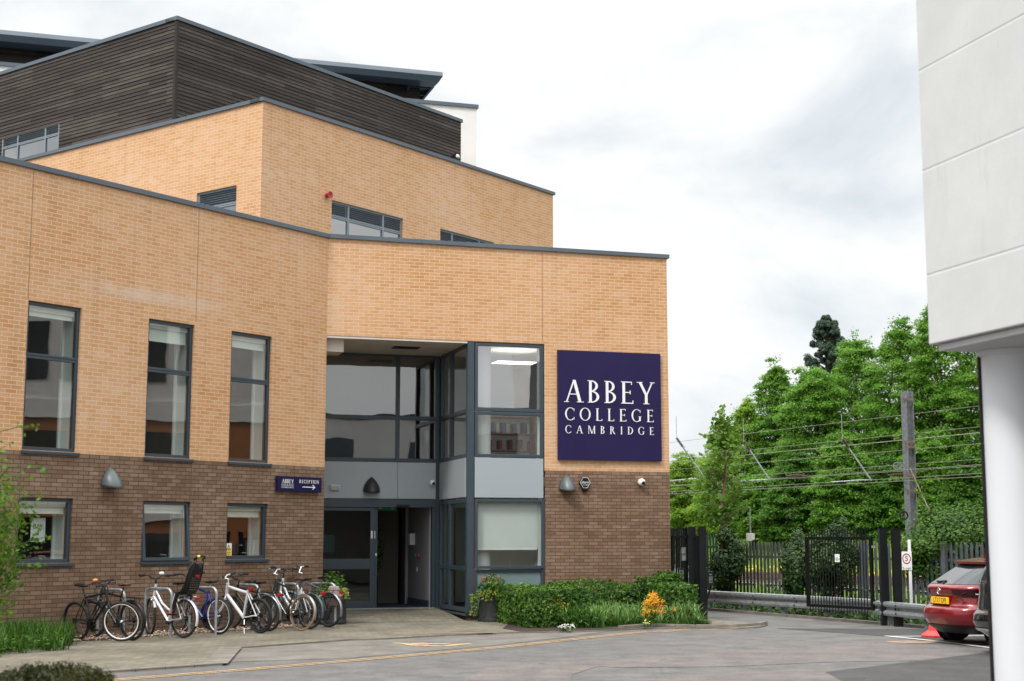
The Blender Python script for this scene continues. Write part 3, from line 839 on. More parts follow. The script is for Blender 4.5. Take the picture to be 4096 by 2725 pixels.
coping(UR, -.05, UE + .06, UTZ, UTZ + .085, first=3.2); coping(UL, .055, 10.6, UTZ, UTZ + .0845, first=2.5); coping(UB, .39, 9, UTZ, UTZ + .085)
mb = MB(); mb.face([(*UR.p(0, -.3, 0)[:2], 11.5), (*UR.p(UE, -.3, 0)[:2], 11.5), (*UR.p(UE, -9, 0)[:2], 11.5), (*UL.p(10.6, -.3, 0)[:2], 11.5)]); mb.build('flat_roof', 'galv_dull', B)
m1 = [UR.uz(1401, 820)[0], UR.uz(1540, 820)[0]]
window(UR, w1[0], w1[1], 8.75, 9.745, trans=(9.37,), mull=m1, louv=1, sill=False, inner=False, fw=.05, glass='sky_glass', fm='skylit_frame_metal')
window(UR, w2[0], w2[1], 8.75, 9.745, trans=(9.37,), mull=[w2[0] + .55, w2[0] + 1.7], louv=1, sill=False, inner=False, fw=.05, glass='sky_glass', fm='skylit_frame_metal')
window(UL, lw[0], lw[1], 8.75, 9.77, trans=(9.37,), louv=1, sill=False, inner=False, fw=.05, glass='sky_glass', fm='skylit_frame_metal')
mb = MB()
for fr, a, b in ((UR, w1[0] - .3, w2[1] + .3), (UL, lw[0] - .25, lw[1] + .4)):
    z0, z1, d0, dd = 8.3, 9.9, -.011, -2.3
    mb.face([fr.p(a, d0, z1), fr.p(b, d0, z1), fr.p(b, dd, z1), fr.p(a, dd, z1)]); mb.face([fr.p(a, dd, z0), fr.p(b, dd, z0), fr.p(b, dd, z1), fr.p(a, dd, z1)])
    mb.face([fr.p(a, d0, z0), fr.p(a, dd, z0), fr.p(a, dd, z1), fr.p(a, d0, z1)]); mb.face([fr.p(b, d0, z0), fr.p(b, dd, z0), fr.p(b, dd, z1), fr.p(b, d0, z1)])
    mb.face([fr.p(a, d0, z0), fr.p(b, d0, z0), fr.p(b, dd, z0), fr.p(a, dd, z0)])
mb.build('room_interior', 'plaster', B)
mb = MB(); q = [UR.p(w1[0] - .1, -.5, 9.88), UR.p(w1[0] + .62, -.5, 9.88), UR.p(w1[0] + .42, -1.3, 9.88), UR.p(w1[0] - .1, -1.3, 9.88)]; mb.face(q)
mb.build('ceiling_light', 'ceiling_light', B, fixn=False)

# ---- dark timber storey
TO = np.array([-8.5127, 35.8895]); TR = Fr(TO, -uL, nL); TL = Fr(TO, UL.u, UL.n); TE, TZ = 11.52, 14.858
def boards(mb, fr, u0, u1, z0, z1, uo, skip=None, h=.10):
    z = z0
    while z < z1 - 1e-6:
        e = min(z + h, z1)
        segs = [(u0, u1)]
        if skip and skip[2] < (z + e) / 2 < skip[3]: segs = [(u0, skip[0]), (skip[1], u1)]
        for a, b in segs:
            mb.face([fr.p(a, .03, z), fr.p(b, .03, z), fr.p(b, .012, e - .004), fr.p(a, .012, e - .004)], [(a + uo, z), (b + uo, z), (b + uo, e), (a + uo, e)])
            mb.face([fr.p(a, .03, z), fr.p(b, .03, z), fr.p(b, .0, z - .004), fr.p(a, .0, z - .004)], [(a + uo, z), (b + uo, z), (b + uo, z), (a + uo, z)])
        z = e
    mb.face([fr.p(u0, 0, z0), fr.p(u1, 0, z0), fr.p(u1, 0, skip[2] if skip else z1), fr.p(u0, 0, skip[2] if skip else z1)], [(u0, z0)] * 4)
tw = (TL.uz(238, 560)[0], TL.uz(12, 560)[0])
mb = MB(); boards(mb, TR, .03, TE, 11.45, TZ, 0); boards(mb, TL, .03, 10.5, 11.45, TZ, 31.3, (tw[0], tw[1], 12.1, 12.98)); TB = Fr(TR.p(TE, 0, 0), -nL, -uL); boards(mb, TB, .03, 6, 11.45, TZ, 60)
mb.build('timber_cladding', 'dark_timber', B, fixn=False)
mb = MB(); mb.hexa([TR.p(-.03, .03, 11.45), TR.p(.035, .045, 11.45), (*TR.p(.03, -.04, 0)[:2], 11.45), TL.p(.035, .045, 11.45)], [TR.p(-.03, .03, TZ), TR.p(.035, .045, TZ), (*TR.p(.03, -.04, 0)[:2], TZ), TL.p(.035, .045, TZ)])
mb.build('corner_post', 'dark_timber', B)
coping(TR, -.06, TE + .06, TZ, TZ + .10, out=.06, first=2.0); coping(TL, .065, 10.5, TZ, TZ + .0995, out=.06, first=1.6); coping(TB, .39, 6, TZ, TZ + .10)
mb = MB(); mb.face([(*TR.p(0, -.3, 0)[:2], 14.7), (*TR.p(TE, -.3, 0)[:2], 14.7), (*TR.p(TE, -6, 0)[:2], 14.7), (*TL.p(10.5, -.3, 0)[:2], 14.7)]); mb.build('flat_roof', 'galv_dull', B)
window(TL, tw[0], tw[1], 12.1, 12.98, d=.02, trans=(12.68,), mull=[TL.uz(182, 560)[0], TL.uz(72, 580)[0]], louv=1, sill=False, inner=False, fw=.045, glass='sky_glass', fm='skylit_frame_metal')
mb = MB(); d0, dd, a, b, z0, z1 = -.06, -2., tw[0], tw[1], 12.0, 13.1
mb.face([TL.p(a, dd, z0), TL.p(b, dd, z0), TL.p(b, dd, z1), TL.p(a, dd, z1)]); mb.face([TL.p(a, d0, z1), TL.p(b, d0, z1), TL.p(b, dd, z1), TL.p(a, dd, z1)])
mb.face([TL.p(a, d0, z0), TL.p(a, dd, z0), TL.p(a, dd, z1), TL.p(a, d0, z1)]); mb.face([TL.p(b, d0, z0), TL.p(b, dd, z0), TL.p(b, dd, z1), TL.p(b, d0, z1)])
mb.build('room_interior', 'plaster', B)

# ---- white rendered block and penthouse roof behind
WQ = at(1906, 420, 48.); WB = Fr(WQ, -uR, nR); WZ = 16.30
mb = MB(); mb.hexa([WB.p(0, 0, 8), WB.p(20, 0, 8), WB.p(20, -10, 8), WB.p(0, -10, 8)], [WB.p(0, 0, WZ - .12), WB.p(20, 0, WZ - .12), WB.p(20, -10, WZ - .12), WB.p(0, -10, WZ - .12)])
tag(mb.build('white_render_wall', 'white_render', B), 'white rendered block at the back')
mb = MB(); mb.fb(WB, -.06, 20, -10.06, .06, WZ - .12, WZ); mb.build('coping', 'coping_metal', B)
PQ = at(1772, 287, 48.); PB = Fr(PQ, -uR, nR); PZ = 17.47
mb = MB()
mb.hexa([PB.p(0, 0, PZ - .16), PB.p(20, 0, PZ - .16), PB.p(20, -7, PZ - .16), PB.p(0, -7, PZ - .16)], [PB.p(0, -.07, PZ), PB.p(20, -.07, PZ), PB.p(20, -7, PZ), PB.p(0, -7, PZ)])
mb.hexa([PB.p(.1, -.16, PZ - .33), PB.p(20, -.16, PZ - .33), PB.p(20, -.9, PZ - .30), PB.p(.1, -.9, PZ - .30)], [PB.p(.0, .0, PZ - .161), PB.p(20, .0, PZ - .161), PB.p(20, -.9, PZ - .161), PB.p(.0, -.9, PZ - .161)])
tag(mb.build('penthouse_roof', 'coping_metal', B), 'overhanging blue grey metal roof')
mb = MB()
for k in range(5): mb.fb(PB, .12, 1.0, -1.2 - k * .8, -1.14 - k * .8, PZ - .28, PZ - .17)
mb.fb(PB, .08, .16, -6.5, -.9, PZ - .30, PZ - .165); mb.fb(PB, 2.55, 2.62, -1.35, -1.2, WZ, PZ - .30)
mb.hexa([PB.p(.9, -1.25, PZ - .42), PB.p(.98, -1.25, PZ - .42), PB.p(.98, -1.2, PZ - .35), PB.p(.9, -1.2, PZ - .35)], [PB.p(.9, -.5, PZ - .20), PB.p(.98, -.5, PZ - .20), PB.p(.98, -.45, PZ - .17), PB.p(.9, -.45, PZ - .17)])
mb.build('roof_bracket', 'grey_metal', B)
PW = PB.shift(.5, -1.3)
mb = MB(); boards(mb, PW, 0, 19, WZ - .1, PZ - .17, 90); PS = Fr(PW.p(0, 0, 0), -nR, uR); boards(mb, PS, 0, 5, WZ - .1, PZ - .17, 120); mb.build('timber_cladding', 'dark_timber', B, fixn=False)

# ---- entrance recess and glazed bay
DF = RF.shift(0, -2.45)
VH = 6.15
mb = MB(); mb.fb(RF, .005, 3.155, -2.6, -.012, VH - .05, VH + .05); mb.fb(RF, .01, .42, -.95, -.25, VH - .32, VH - .052); mb.build('soffit', 'soffit_paint', B)
mb = MB(); mb.fb(RF, 1.72, 2.32, -1.35, -.95, VH - .062, VH - .045)
mb.build('soffit_vent', 'black_metal', B)
def glazing(fr, us, zs, d, fm='frame_metal', gm='bay_glass', name='glazed_screen', fw=.045, ends=(True, True)):
    """curtain wall grid: mullions at us, rails at zs; panes between (glass child)"""
    mb = MB()
    for i, u in enumerate(us):
        mb.fb(fr, u - fw, u + fw, d - .1, d, zs[0] - fw, zs[-1] + fw)
    for a, b in zip(us, us[1:]):
        for z in zs: mb.fb(fr, a + fw, b - fw, d - .1, d - .003, z - fw, z + fw)
    o = mb.build(name, fm, B, bevel=.004)
    g = MB()
    for a, b in zip(us, us[1:]):
        for c, e in zip(zs, zs[1:]): g.face([fr.p(a + fw, d - .05, c + fw), fr.p(b - fw, d - .05, c + fw), fr.p(b - fw, d - .05, e - fw), fr.p(a + fw, d - .05, e - fw)])
    g.build('pane', gm, o)
    return o
tag(glazing(DF, [-.05, 2.145, 3.10], [3.61, 4.605, 6.09], 0., gm='recess_glass'), 'upper glazed screen over the door')
BR = Fr(RF.p(3.16, 0, 0), -nR, -uR)
mu = BR.uz(1034 * 1.7378, 2000)[0]
tag(glazing(BR, [.10, mu, 2.40], [3.61, 4.605, 6.09], 0.), 'upper return glazing of the bay')
tag(glazing(BR, [.10, mu, 2.40], [.25, 1.15, 2.62], 0., gm='teal_glass'), 'lower return glazing of the bay')
# grey spandrel panels
mb = MB(); mb.fb(DF, .0, 2.142, -.06, .03, 2.715, 3.56); mb.fb(DF, 2.150, 3.06, -.06, .03, 2.715, 3.56)
mb.fb(BR, .12, mu - .004, -.06, .02, 2.70, 3.56); mb.fb(BR, mu + .004, 2.40, -.06, .02, 2.70, 3.56)
mb.fb(RF, 3.335, 4.925, -.10, -.015, 2.69, 3.565)
mb.build('spandrel_panel', 'panel_metal', B, bevel=.003)
mb = MB(); mb.fb(DF, -.05, 3.16, -.17, -.11, 2.6, 3.6); mb.build('spandrel_backing', 'black_metal', B)
# corner post and bottom sill
mb = MB(); mb.fb(RF, 3.165, 3.315, -.15, -.008, .19, VH - .01); mb.fb(RF, 3.165, 3.235, -2.46, -2.34, .19, VH - .06); mb.fb(RF, 4.935, 4.953, -.2, -.11, .1, VH); mb.fb(DF, 3.062, 3.163, -.10, -.02, .2, VH - .06)
mb.build('corner_post', 'frame_metal', B, bevel=.004)
mb = MB(); mb.fb(RF, 3.12, 4.95, -.2, .03, .13, .178); mb.fb(BR, -.03, 2.44, -.2, .035, .131, .177); mb.build('bottom_sill', 'frame_metal', B, bevel=.004)
mb = MB(); mb.fb(BR, .0, 2.44, -.1, -.03, -.05, .13); mb.build('brown_brick_wall', 'brown_brick', B)
mb = MB(); mb.fb(RF, 3.324, 3.334, -.10, -.03, .2, 2.64); mb.build('timber_edge', 'orange_wood', B)
# bay windows
window(RF, 3.335, 4.93, 4.60, 6.125, d=-.015, fw=.068, sill=False, inner=False, glass='sky_glass')
window(RF, 3.335, 4.93, 3.58, 4.588, d=-.015, fw=.068, sill=False, inner=False, glass='bay_glass')
wb = window(RF, 3.338, 4.94, 1.14, 2.655, d=.012, fw=.062, sill=False, inner=False, glass='bay_glass', label='bay window with white blind half down')
bb = MB(); bb.fb(RF, 3.41, 4.83, -.135, -.128, 1.57, 2.59); bb.fb(RF, 3.41, 4.80, -.145, -.12, 1.545, 1.57); bb.build('blind', 'blind_fabric', wb)
hb = MB(); hb.tube([RF.p(4.19, -.10, 1.21), RF.p(4.17, -.09, 1.30), RF.p(4.14, -.08, 1.36)], .010, 6); hb.build('handle', 'galvanised', wb)
window(RF, 3.335, 4.93, .19, 1.125, d=-.03, fw=.06, sill=False, inner=False, glass='frosted_glass', label='frosted lower pane of the bay')
# rooms in the bay, round column, shelf
def bayroom(z0, z1, name, wm):
    mb = MB(); d0, dd, a, b = -.16, -5.5, 3.26, 7.8
    P = lambda u, d, z: RF.p(u, d, z)
    mb.face([P(a, d0, z0), P(b, d0, z0), P(b, dd, z0), P(a, dd, z0)], None, 'carpet'); mb.face([P(a, d0, z1), P(b, d0, z1), P(b, dd, z1), P(a, dd, z1)], None, wm)
    mb.face([P(a, dd, z0), P(b, dd, z0), P(b, dd, z1), P(a, dd, z1)], None, wm); mb.face([P(b, d0, z0), P(b, dd, z0), P(b, dd, z1), P(b, d0, z1)], None, wm)
    mb.face([P(a, -2.5, z0), P(a, dd, z0), P(a, dd, z1), P(a, -2.5, z1)], None, wm)
    return mb.build(name, None, B)
bayroom(.19, 2.95, 'room_interior', 'plaster'); bayroom(3.4, 6.2, 'room_interior', 'plaster')
mb = MB()
c1 = RF.p(3.62, -.46, 0)
mb.lathe([(.20, .2), (.20, 6.2)], (c1[0], c1[1], 0), 28); mb.build('round_column', 'plaster', B, smooth=True)
mb = MB(); mb.fb(RF, 4.84, 4.87, -.16, -.11, 1.2, 6.1); mb.fb(RF, 4.87, 4.93, -.30, -.11, 1.2, 6.1); mb.build('lining', 'plaster', B)
mb = MB(); mb.face([RF.p(4.25, -1.3, 5.9), RF.p(5.25, -1.3, 5.9), RF.p(5.25, -1.9, 5.9), RF.p(4.25, -1.9, 5.9)]); mb.build('ceiling_light', 'ceiling_light', B, fixn=False)
mb = MB(); mb.face([RF.p(4.4, -2.2, 2.93), RF.p(5.4, -2.2, 2.93), RF.p(5.4, -3.0, 2.93), RF.p(4.4, -3.0, 2.93)]); mb.build('ceiling_light', 'ceiling_light', B, fixn=False)  # added panel, itself unseen, to brighten the ground floor bay room
mb = MB(); mb.fb(RF, 3.6, 3.72, -3.2, -3.05, .2, 2.9); mb.fb(RF, 4.3, 4.36, -4.2, -4.1, .2, 2.9); mb.build('timber_post', 'window_wood', B)
sh = root('bookshelf', 'pale wooden bookshelf with coloured books seen through the bay window', 'bookshelf', RF.p(4.6, -2.2, 3.4))
mb = MB(); mb.fb(RF, 3.95, 4.0, -2.5, -2.1, 3.41, 4.9); mb.fb(RF, 5.4, 5.45, -2.5, -2.1, 3.41, 4.9)
for z in (3.45, 3.85, 4.25, 4.65): mb.fb(RF, 4.0, 5.4, -2.5, -2.1, z, z + .03)
mb.build('shelf_frame', 'window_wood', sh)
for k in range(16):
    u = 4.03 + k * .085; z = 4.281 if k % 3 else 3.881
    mb = MB(); mb.fb(RF, u, u + .06, -2.4, -2.12, z, z + .22 + .05 * R_.random()); mb.build('book', ('book_red', 'book_blue', 'book_cream')[k % 3], sh)
# first floor room behind the glass over the door
mb = MB(); P = DF.p
z0, z1, d0, dd, a, b = 3.58, 6.12, -.12, -3.0, -.04, 3.12
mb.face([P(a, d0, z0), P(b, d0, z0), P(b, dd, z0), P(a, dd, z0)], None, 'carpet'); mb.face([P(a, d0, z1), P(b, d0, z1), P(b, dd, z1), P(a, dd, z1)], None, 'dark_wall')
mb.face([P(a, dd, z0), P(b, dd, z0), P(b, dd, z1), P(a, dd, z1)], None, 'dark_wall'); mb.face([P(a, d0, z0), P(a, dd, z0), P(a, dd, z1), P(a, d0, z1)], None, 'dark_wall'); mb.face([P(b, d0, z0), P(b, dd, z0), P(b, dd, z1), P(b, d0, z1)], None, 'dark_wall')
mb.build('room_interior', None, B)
# door set
mb = MB()
mb.fb(DF, -.05, 3.06, -.22, .05, 2.515, 2.70); mb.fb(DF, 2.985, 3.06, -.14, .02, .2, 2.514)
mb.build('door_header', 'frame_metal', B, bevel=.004)
def leaf(u0, u1, d, st=.10):
    mb = MB(); z0, z1 = .215, 2.51
    mb.fb(DF, u0, u0 + st, d - .05, d, z0, z1); mb.fb(DF, u1 - st, u1, d - .05, d, z0, z1)
    for a, b in ((z0, .36), (1.10, 1.335), (2.43, z1)): mb.fb(DF, u0 + st, u1 - st, d - .05, d, a, b)
    o = mb.build('door_leaf', 'frame_metal', B, bevel=.004)
    g = MB()
    for a, b in ((.36, 1.10), (1.335, 2.43)): g.face([DF.p(u0 + st, d - .025, a), DF.p(u1 - st, d - .025, a), DF.p(u1 - st, d - .025, b), DF.p(u0 + st, d - .025, b)])
    g.build('pane', 'dark_glass', o)
    return o
l1 = leaf(.0, 1.615, .02); l2 = leaf(.16, 1.705, -.07, .115)
mb = MB(); mb.fb(DF, 1.53, 1.57, .021, .026, 1.80, 1.97, 'white_plastic'); mb.build('sticker', None, l1)
mb = MB(); mb.fb(DF, 1.62, 1.65, -.069, -.06, 1.80, 1.97, 'white_plastic'); mb.fb(DF, 1.655, 1.69, -.069, -.06, 1.40, 1.46, 'white_plastic'); mb.build('lock', None, l2)
mb = MB(); mb.fb(DF, 2.12, 2.42, .051, .10, 2.525, 2.58); mb.build('door_sensor', 'black_plastic', B, bevel=.008)
mb = MB(); mb.fb(DF, -.05, 3.06, -.2, .05, .17, .214); mb.build('threshold', 'galvanised', B)
# lobby
fu = .0
for s_ in np.arange(.5, 8, .05):
    q = DF.p(2.97, -s_, 1.)
    if q[0] / q[1] * 5924 + CX < 1634: fu = s_; break
mb = MB(); z1 = 2.74
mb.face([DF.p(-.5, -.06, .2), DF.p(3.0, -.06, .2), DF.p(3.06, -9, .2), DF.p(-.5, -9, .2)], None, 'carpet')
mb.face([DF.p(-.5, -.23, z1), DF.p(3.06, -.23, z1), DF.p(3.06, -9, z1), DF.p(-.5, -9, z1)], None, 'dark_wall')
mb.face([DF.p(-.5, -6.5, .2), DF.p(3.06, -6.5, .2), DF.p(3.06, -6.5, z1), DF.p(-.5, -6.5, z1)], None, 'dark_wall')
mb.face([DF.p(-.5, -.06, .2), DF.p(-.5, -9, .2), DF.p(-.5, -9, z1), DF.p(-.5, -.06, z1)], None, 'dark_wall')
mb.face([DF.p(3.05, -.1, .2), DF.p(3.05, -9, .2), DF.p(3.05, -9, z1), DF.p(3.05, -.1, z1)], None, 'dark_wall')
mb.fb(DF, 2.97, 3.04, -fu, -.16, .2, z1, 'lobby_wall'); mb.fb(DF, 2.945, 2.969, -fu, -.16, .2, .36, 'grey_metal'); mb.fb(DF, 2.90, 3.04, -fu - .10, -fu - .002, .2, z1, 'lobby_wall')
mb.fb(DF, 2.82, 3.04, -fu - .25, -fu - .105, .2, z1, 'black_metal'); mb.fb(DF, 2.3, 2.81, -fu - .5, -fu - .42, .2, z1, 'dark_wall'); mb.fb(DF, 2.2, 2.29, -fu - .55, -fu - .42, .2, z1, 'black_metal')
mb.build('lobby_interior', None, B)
for nm, u, z, w, h, th, mat, lb, ct in (('hand_dryer', .62, 1.58, .24, .28, .13, 'white_plastic', 'white hand dispenser box on the grey lobby wall', 'dispenser'), ('call_point', .42, 1.19, .09, .09, .04, 'red_plastic', 'small red fire call point on the lobby wall', 'call point'), ('door_release', .56, 1.19, .09, .09, .04, 'exit_green', 'small green door release beside the red call point', 'door release'), ('wall_socket', .5, .86, .06, .12, .02, 'white_plastic', 'small white socket low on the lobby wall', 'socket')):
    s0 = .16 + u * fu
    mb = MB(); mb.fb(DF, 2.969 - th, 2.969, -s0 - w, -s0, z - h / 2 + .2, z + h / 2 + .2); tag(mb.build(nm, mat, None, origin=DF.p(2.969, -s0, z), bevel=.01), lb, ct)
ex = root('exit_sign', 'green running man exit sign hung inside the lobby doorway', 'exit sign', DF.p(2.0, -.9, 2.4))
mb = MB(); mb.fb(DF, 1.83, 2.33, -.93, -.90, 2.455, 2.605); mb.build('sign_board', 'exit_green', ex)
mb = MB(); mb.fpoly(DF, [(1.90, 2.505), (1.94, 2.485), (1.99, 2.525), (2.02, 2.565), (1.97, 2.555)], -.899, -.897); mb.fpoly(DF, [(2.2, 2.535), (2.26, 2.535), (2.23, 2.485)], -.899, -.897); mb.build('pictogram', 'white_paint', ex)
# lobby plant
lp = root('lobby_plant', 'tall dark leafy plant just inside the open door', 'plant', DF.p(1.95, -1.6, .2))
mb = MB(); c = DF.p(1.95, -1.6, 0); mb.tube([(c[0], c[1], .2), (c[0] + .03, c[1], 1.2), (c[0] - .02, c[1], 2.2)], .02, 6); mb.build('stem', 'trunk_bark', lp)
Pp, Nn = blob(260, (c[0], c[1], 1.6), (.26, .26, .8)); V, F_ = leaves(Pp, Nn, rng.uniform(.1, .2, 260)); quads('foliage', V, F_, 'dark_leaf', lp)
pt = card('poster', DF, .55, -.01, 1.68, .28, .40, 'poster_teal', 'small teal poster behind the glass of the sliding door', 'poster')

# ---- signs
SG = root('college_sign', 'large square navy ABBEY COLLEGE CAMBRIDGE sign on the buff brick corner', 'sign', RF.p(6.5, 0, 4.78))
mb = MB(); mb.fb(RF, 5.25, 7.755, .01, .07, 3.548, 4.755); mb.fb(RF, 5.25, 7.755, .01, .07, 4.762, 6.022); mb.fb(RF, 5.255, 7.75, .01, .064, 4.754, 4.763); mb.build('sign_board', 'sign_navy', SG, bevel=.003)
mb = MB(); mb.fb(RF, 5.26, 7.745, .0641, .0655, 4.7575, 4.7605); mb.build('seam', 'lamp_grey', SG)
mb = MB(); serif_text(mb, RF, 'ABBEY', 5.405, 7.58, 4.845, 5.35, .071); serif_text(mb, RF, 'COLLEGE', 5.415, 7.565, 4.437, 4.718, .071); serif_text(mb, RF, 'CAMBRIDGE', 5.418, 7.565, 4.143, 4.318, .071)
mb.build('lettering', 'white_paint', SG, fixn=False)
RS = root('reception_sign', 'small navy ABBEY COLLEGE CAMBRIDGE RECEPTION sign with arrow on brown brick', 'sign', LF.p(.8, 0, 2.9))
mb = MB(); mb.fb(LF, .165, 1.445, .012, .085, 2.76, 3.066); mb.build('sign_board', 'sign_navy_dark', RS, bevel=.004)
D = .0855
def ll(x): return LF.uz(x, 1940, D)[0]
def lz(y, x=1200): return LF.uz(x, y, D)[1]
mb = MB()
x0, x1 = ll(1128), ll(1174)
serif_text(mb, LF, 'ABBEY', x0, x1, 2.925, 3.010, D, .004, 1.5); serif_text(mb, LF, 'COLLEGE', x0 + .01, x1, 2.868, 2.913, D, .004, 1.9); serif_text(mb, LF, 'CAMBRIDGE', x0 + .01, x1, 2.828, 2.858, D, .004, 2.2)
serif_text(mb, LF, 'RECEPTION', ll(1197), ll(1275), 2.940, 3.012, D, .004, 1.6)
a0, a1 = ll(1210), ll(1261); zc = 2.862
mb.fpoly(LF, [(a0, zc - .009), (a1 + .02, zc - .009), (a1 + .02, zc + .009), (a0, zc + .009)], D, D + .004)
mb.fpoly(LF, [(a1, zc), (a1 + .07, zc + .052), (a1 + .085, zc + .04), (a1 + .03, zc)], D, D + .0045); mb.fpoly(LF, [(a1, zc), (a1 + .07, zc - .052), (a1 + .085, zc - .04), (a1 + .03, zc)], D, D + .0047)
mb.build('lettering', 'white_paint', RS, fixn=False)

# ---- wall lamps, cameras, alarm, sounder
def wall_lamp(fr, u, z, label, mat, w=.18, h=.34, dp=.26):
    t = root('wall_lamp', label, 'lamp', fr.p(u, 0, z), group='pointed wall lamps on the building')
    mb = MB(); n, m_ = 10, 18
    ring = []
    for i in range(n + 1):
        a = i / n; ww = w * (1 - a ** 1.9) ** .85 + .002; dd = dp * (1 - a ** 1.6) ** .8 + .012
        row = []
        for j in range(m_ + 1):
            th = pi * j / m_
            x = math.cos(th); y = math.sin(th) ** .8
            row.append(fr.p(u + ww * x, .012 + dd * y * (1 + .10 * (1 - abs(x))), z + h * a - .05 * (1 - a) * math.sin(th)))
        ring.append(row)
    for i in range(n):
        for j in range(m_): mb.face([ring[i][j], ring[i][j + 1], ring[i + 1][j + 1], ring[i + 1][j]])
    import bmesh
    o = mb.build('housing', mat, t, smooth=True)
    weld(o, .0015)
    s = o.modifiers.new('thick', 'SOLIDIFY'); s.thickness = .006; s.offset = 1.
    lb = MB(); lb.face([fr.p(u + w * .90 * math.cos(pi * j / m_), .02 + dp * .90 * math.sin(pi * j / m_) ** .8, z + .012 - .05 * math.sin(pi * j / m_)) for j in range(m_ + 1)]); lb.build('lens', 'lamp_lens', t)
    bp = MB(); bp.fb(fr, u - w * .55, u + w * .55, .001, .018, z + .02, z + h * .6); bp.build('back_plate', mat, t)
u, z = LF.uz(435, 1940); wall_lamp(LF, u, z - .02, 'grey pointed wall lamp on brown brick above the leftmost windows', 'lamp_grey')
u, z = RF.uz(2265, 1958); wall_lamp(RF, u, z, 'grey pointed wall lamp on brown brick beside the alarm box', 'lamp_grey', .175, .33)
D3 = DF.shift(0, .032); u, z = D3.uz(1485, 1966); wall_lamp(D3, u, z, 'black pointed wall lamp on the grey panel over the door', 'lamp_dark', .19, .33, .2)
def dome_camera(fr, u, z, label, r=.085):
    t = root('security_camera', label, 'camera', fr.p(u, 0, z), group='white ball security cameras')
    c = Vector(fr.p(u, 0, z)); n = Vector((fr.n[0], fr.n[1], 0))
    def ball(name, mat, cen, rad, ax, prof):
        mb = MB(); mb.lathe(prof, (0, 0, 0), 24); q = ax.to_track_quat('Z', 'Y').to_matrix()
        mb.v = [tuple(q @ Vector(v) + cen) for v in mb.v]; return mb.build(name, mat, t, smooth=True)
    ball('base', 'white_plastic', c, r, n, [(r * .85, .001), (r * .95, .02), (r * .9, .06), (r * .6, .075)])
    look = (n + Vector((0, 0, -.35)) + Vector((.25, 0, 0))).normalized()
    ball('housing', 'white_plastic', c + n * .075, r, look, [(r * math.sin(a), -r * math.cos(a)) for a in np.linspace(.3, 2.55, 12)])
    ball('lens', 'black_plastic', c + n * .075, r, look, [(r * .52, r * .80), (r * .50, r * .9), (r * .3, r * 1.0), (r * .05, r * 1.03)])
u, z = RF.uz(2562, 1930); dome_camera(RF, u, z, 'white ball camera on brown brick near the building corner')
u, z = D3.uz(1727, 1932); dome_camera(D3, u, z, 'white ball camera on the grey panel right of the door lamp', .07)
u, z = D3.uz(1339, 1951)
t = root('bulkhead_light', 'small white bulkhead box on the grey panel left of the door lamp', 'light', D3.p(u, 0, z)); mb = MB(); mb.fb(D3, u - .11, u + .11, .001, .06, z - .06, z + .06, 'white_plastic'); mb.build('housing', None, t, bevel=.008); mb = MB(); mb.fb(D3, u - .10, u + .10, .061, .068, z - .05, z + .05); mb.build('diffuser', 'panel_metal', t, bevel=.004)
u, z = RF.uz(2337, 1934)
t = root('alarm_box', 'black hexagonal alarm company bell box with red lens on brown brick', 'alarm', RF.p(u, 0, z))
hx = lambda s, zz=0: [(u + s * x, z + zz + s * y) for x, y in ((-.06, .135), (.06, .135), (.14, .0), (.055, -.165), (-.055, -.165), (-.14, .0))]
mb = MB(); mb.fpoly(RF, hx(1.), .001, .07); mb.build('housing', 'black_plastic', t, bevel=.01)
mb = MB()
A_, B_ = hx(.90, .012), hx(.84, .012)
A_ = [(x, max(y, z - .105)) for x, y in A_]; B_ = [(x, max(y, z - .098)) for x, y in B_]
for i in range(6):
    j = (i + 1) % 6; mb.fpoly(RF, [A_[i], A_[j], B_[j], B_[i]], .0705, .0735)
mb.build('outline', 'white_paint', t)
mb = MB(); mb.fpoly(RF, [(u - .085, z - .115), (u + .085, z - .115), (u + .055, z - .185), (u - .055, z - .185)], .004, .062); mb.build('red_lens', 'dark_red_lens', t, bevel=.01)
sans_text('lettering', 'alarm', .085, 'white_paint', t, frame_matrix(RF, u, .0745, z + .02)); sans_text('lettering', 'company', .04, 'white_paint', t, frame_matrix(RF, u + .02, .0745, z - .035))
u, z = UR.uz(1306, 783)
t = root('fire_sounder', 'round red fire sounder on the upper buff brick wall', 'sounder', UR.p(u, 0, z)); c = Vector(UR.p(u, 0, z)); n = Vector((nL[0], nL[1], 0))
for nm, prof in (('base', [(.055, 0), (.06, .03), (.06, .07)]), ('horn', [(.055, .07), (.07, .09), (.085, .13), (.06, .128), (.02, .10)])):
    mb = MB(); mb.lathe(prof, (0, 0, 0), 20); q = n.to_track_quat('Z', 'Y').to_matrix(); mb.v = [tuple(q @ Vector(v) + c) for v in mb.v]; mb.build(nm, 'sounder_red', t, smooth=True)
u, z = TR.uz(1808, 626)
t = root('roof_camera', 'small black camera on a bracket at the end of the timber wall', 'camera', TR.p(u, 0, z)); mb = MB(); mb.fb(TR, u - .03, u + .03, .0, .16, z - .02, z + .02); mb.fb(TR, u - .015, u + .015, .12, .14, z + .02, z + .12); mb.build('bracket', 'black_metal', t); mb = MB(); c = TR.p(u, .2, z - .03); mb.lathe([(.03, -.09), (.085, -.05), (.09, 0), (.05, .05)], c, 16); mb.build('housing', 'chrome', t, smooth=True)
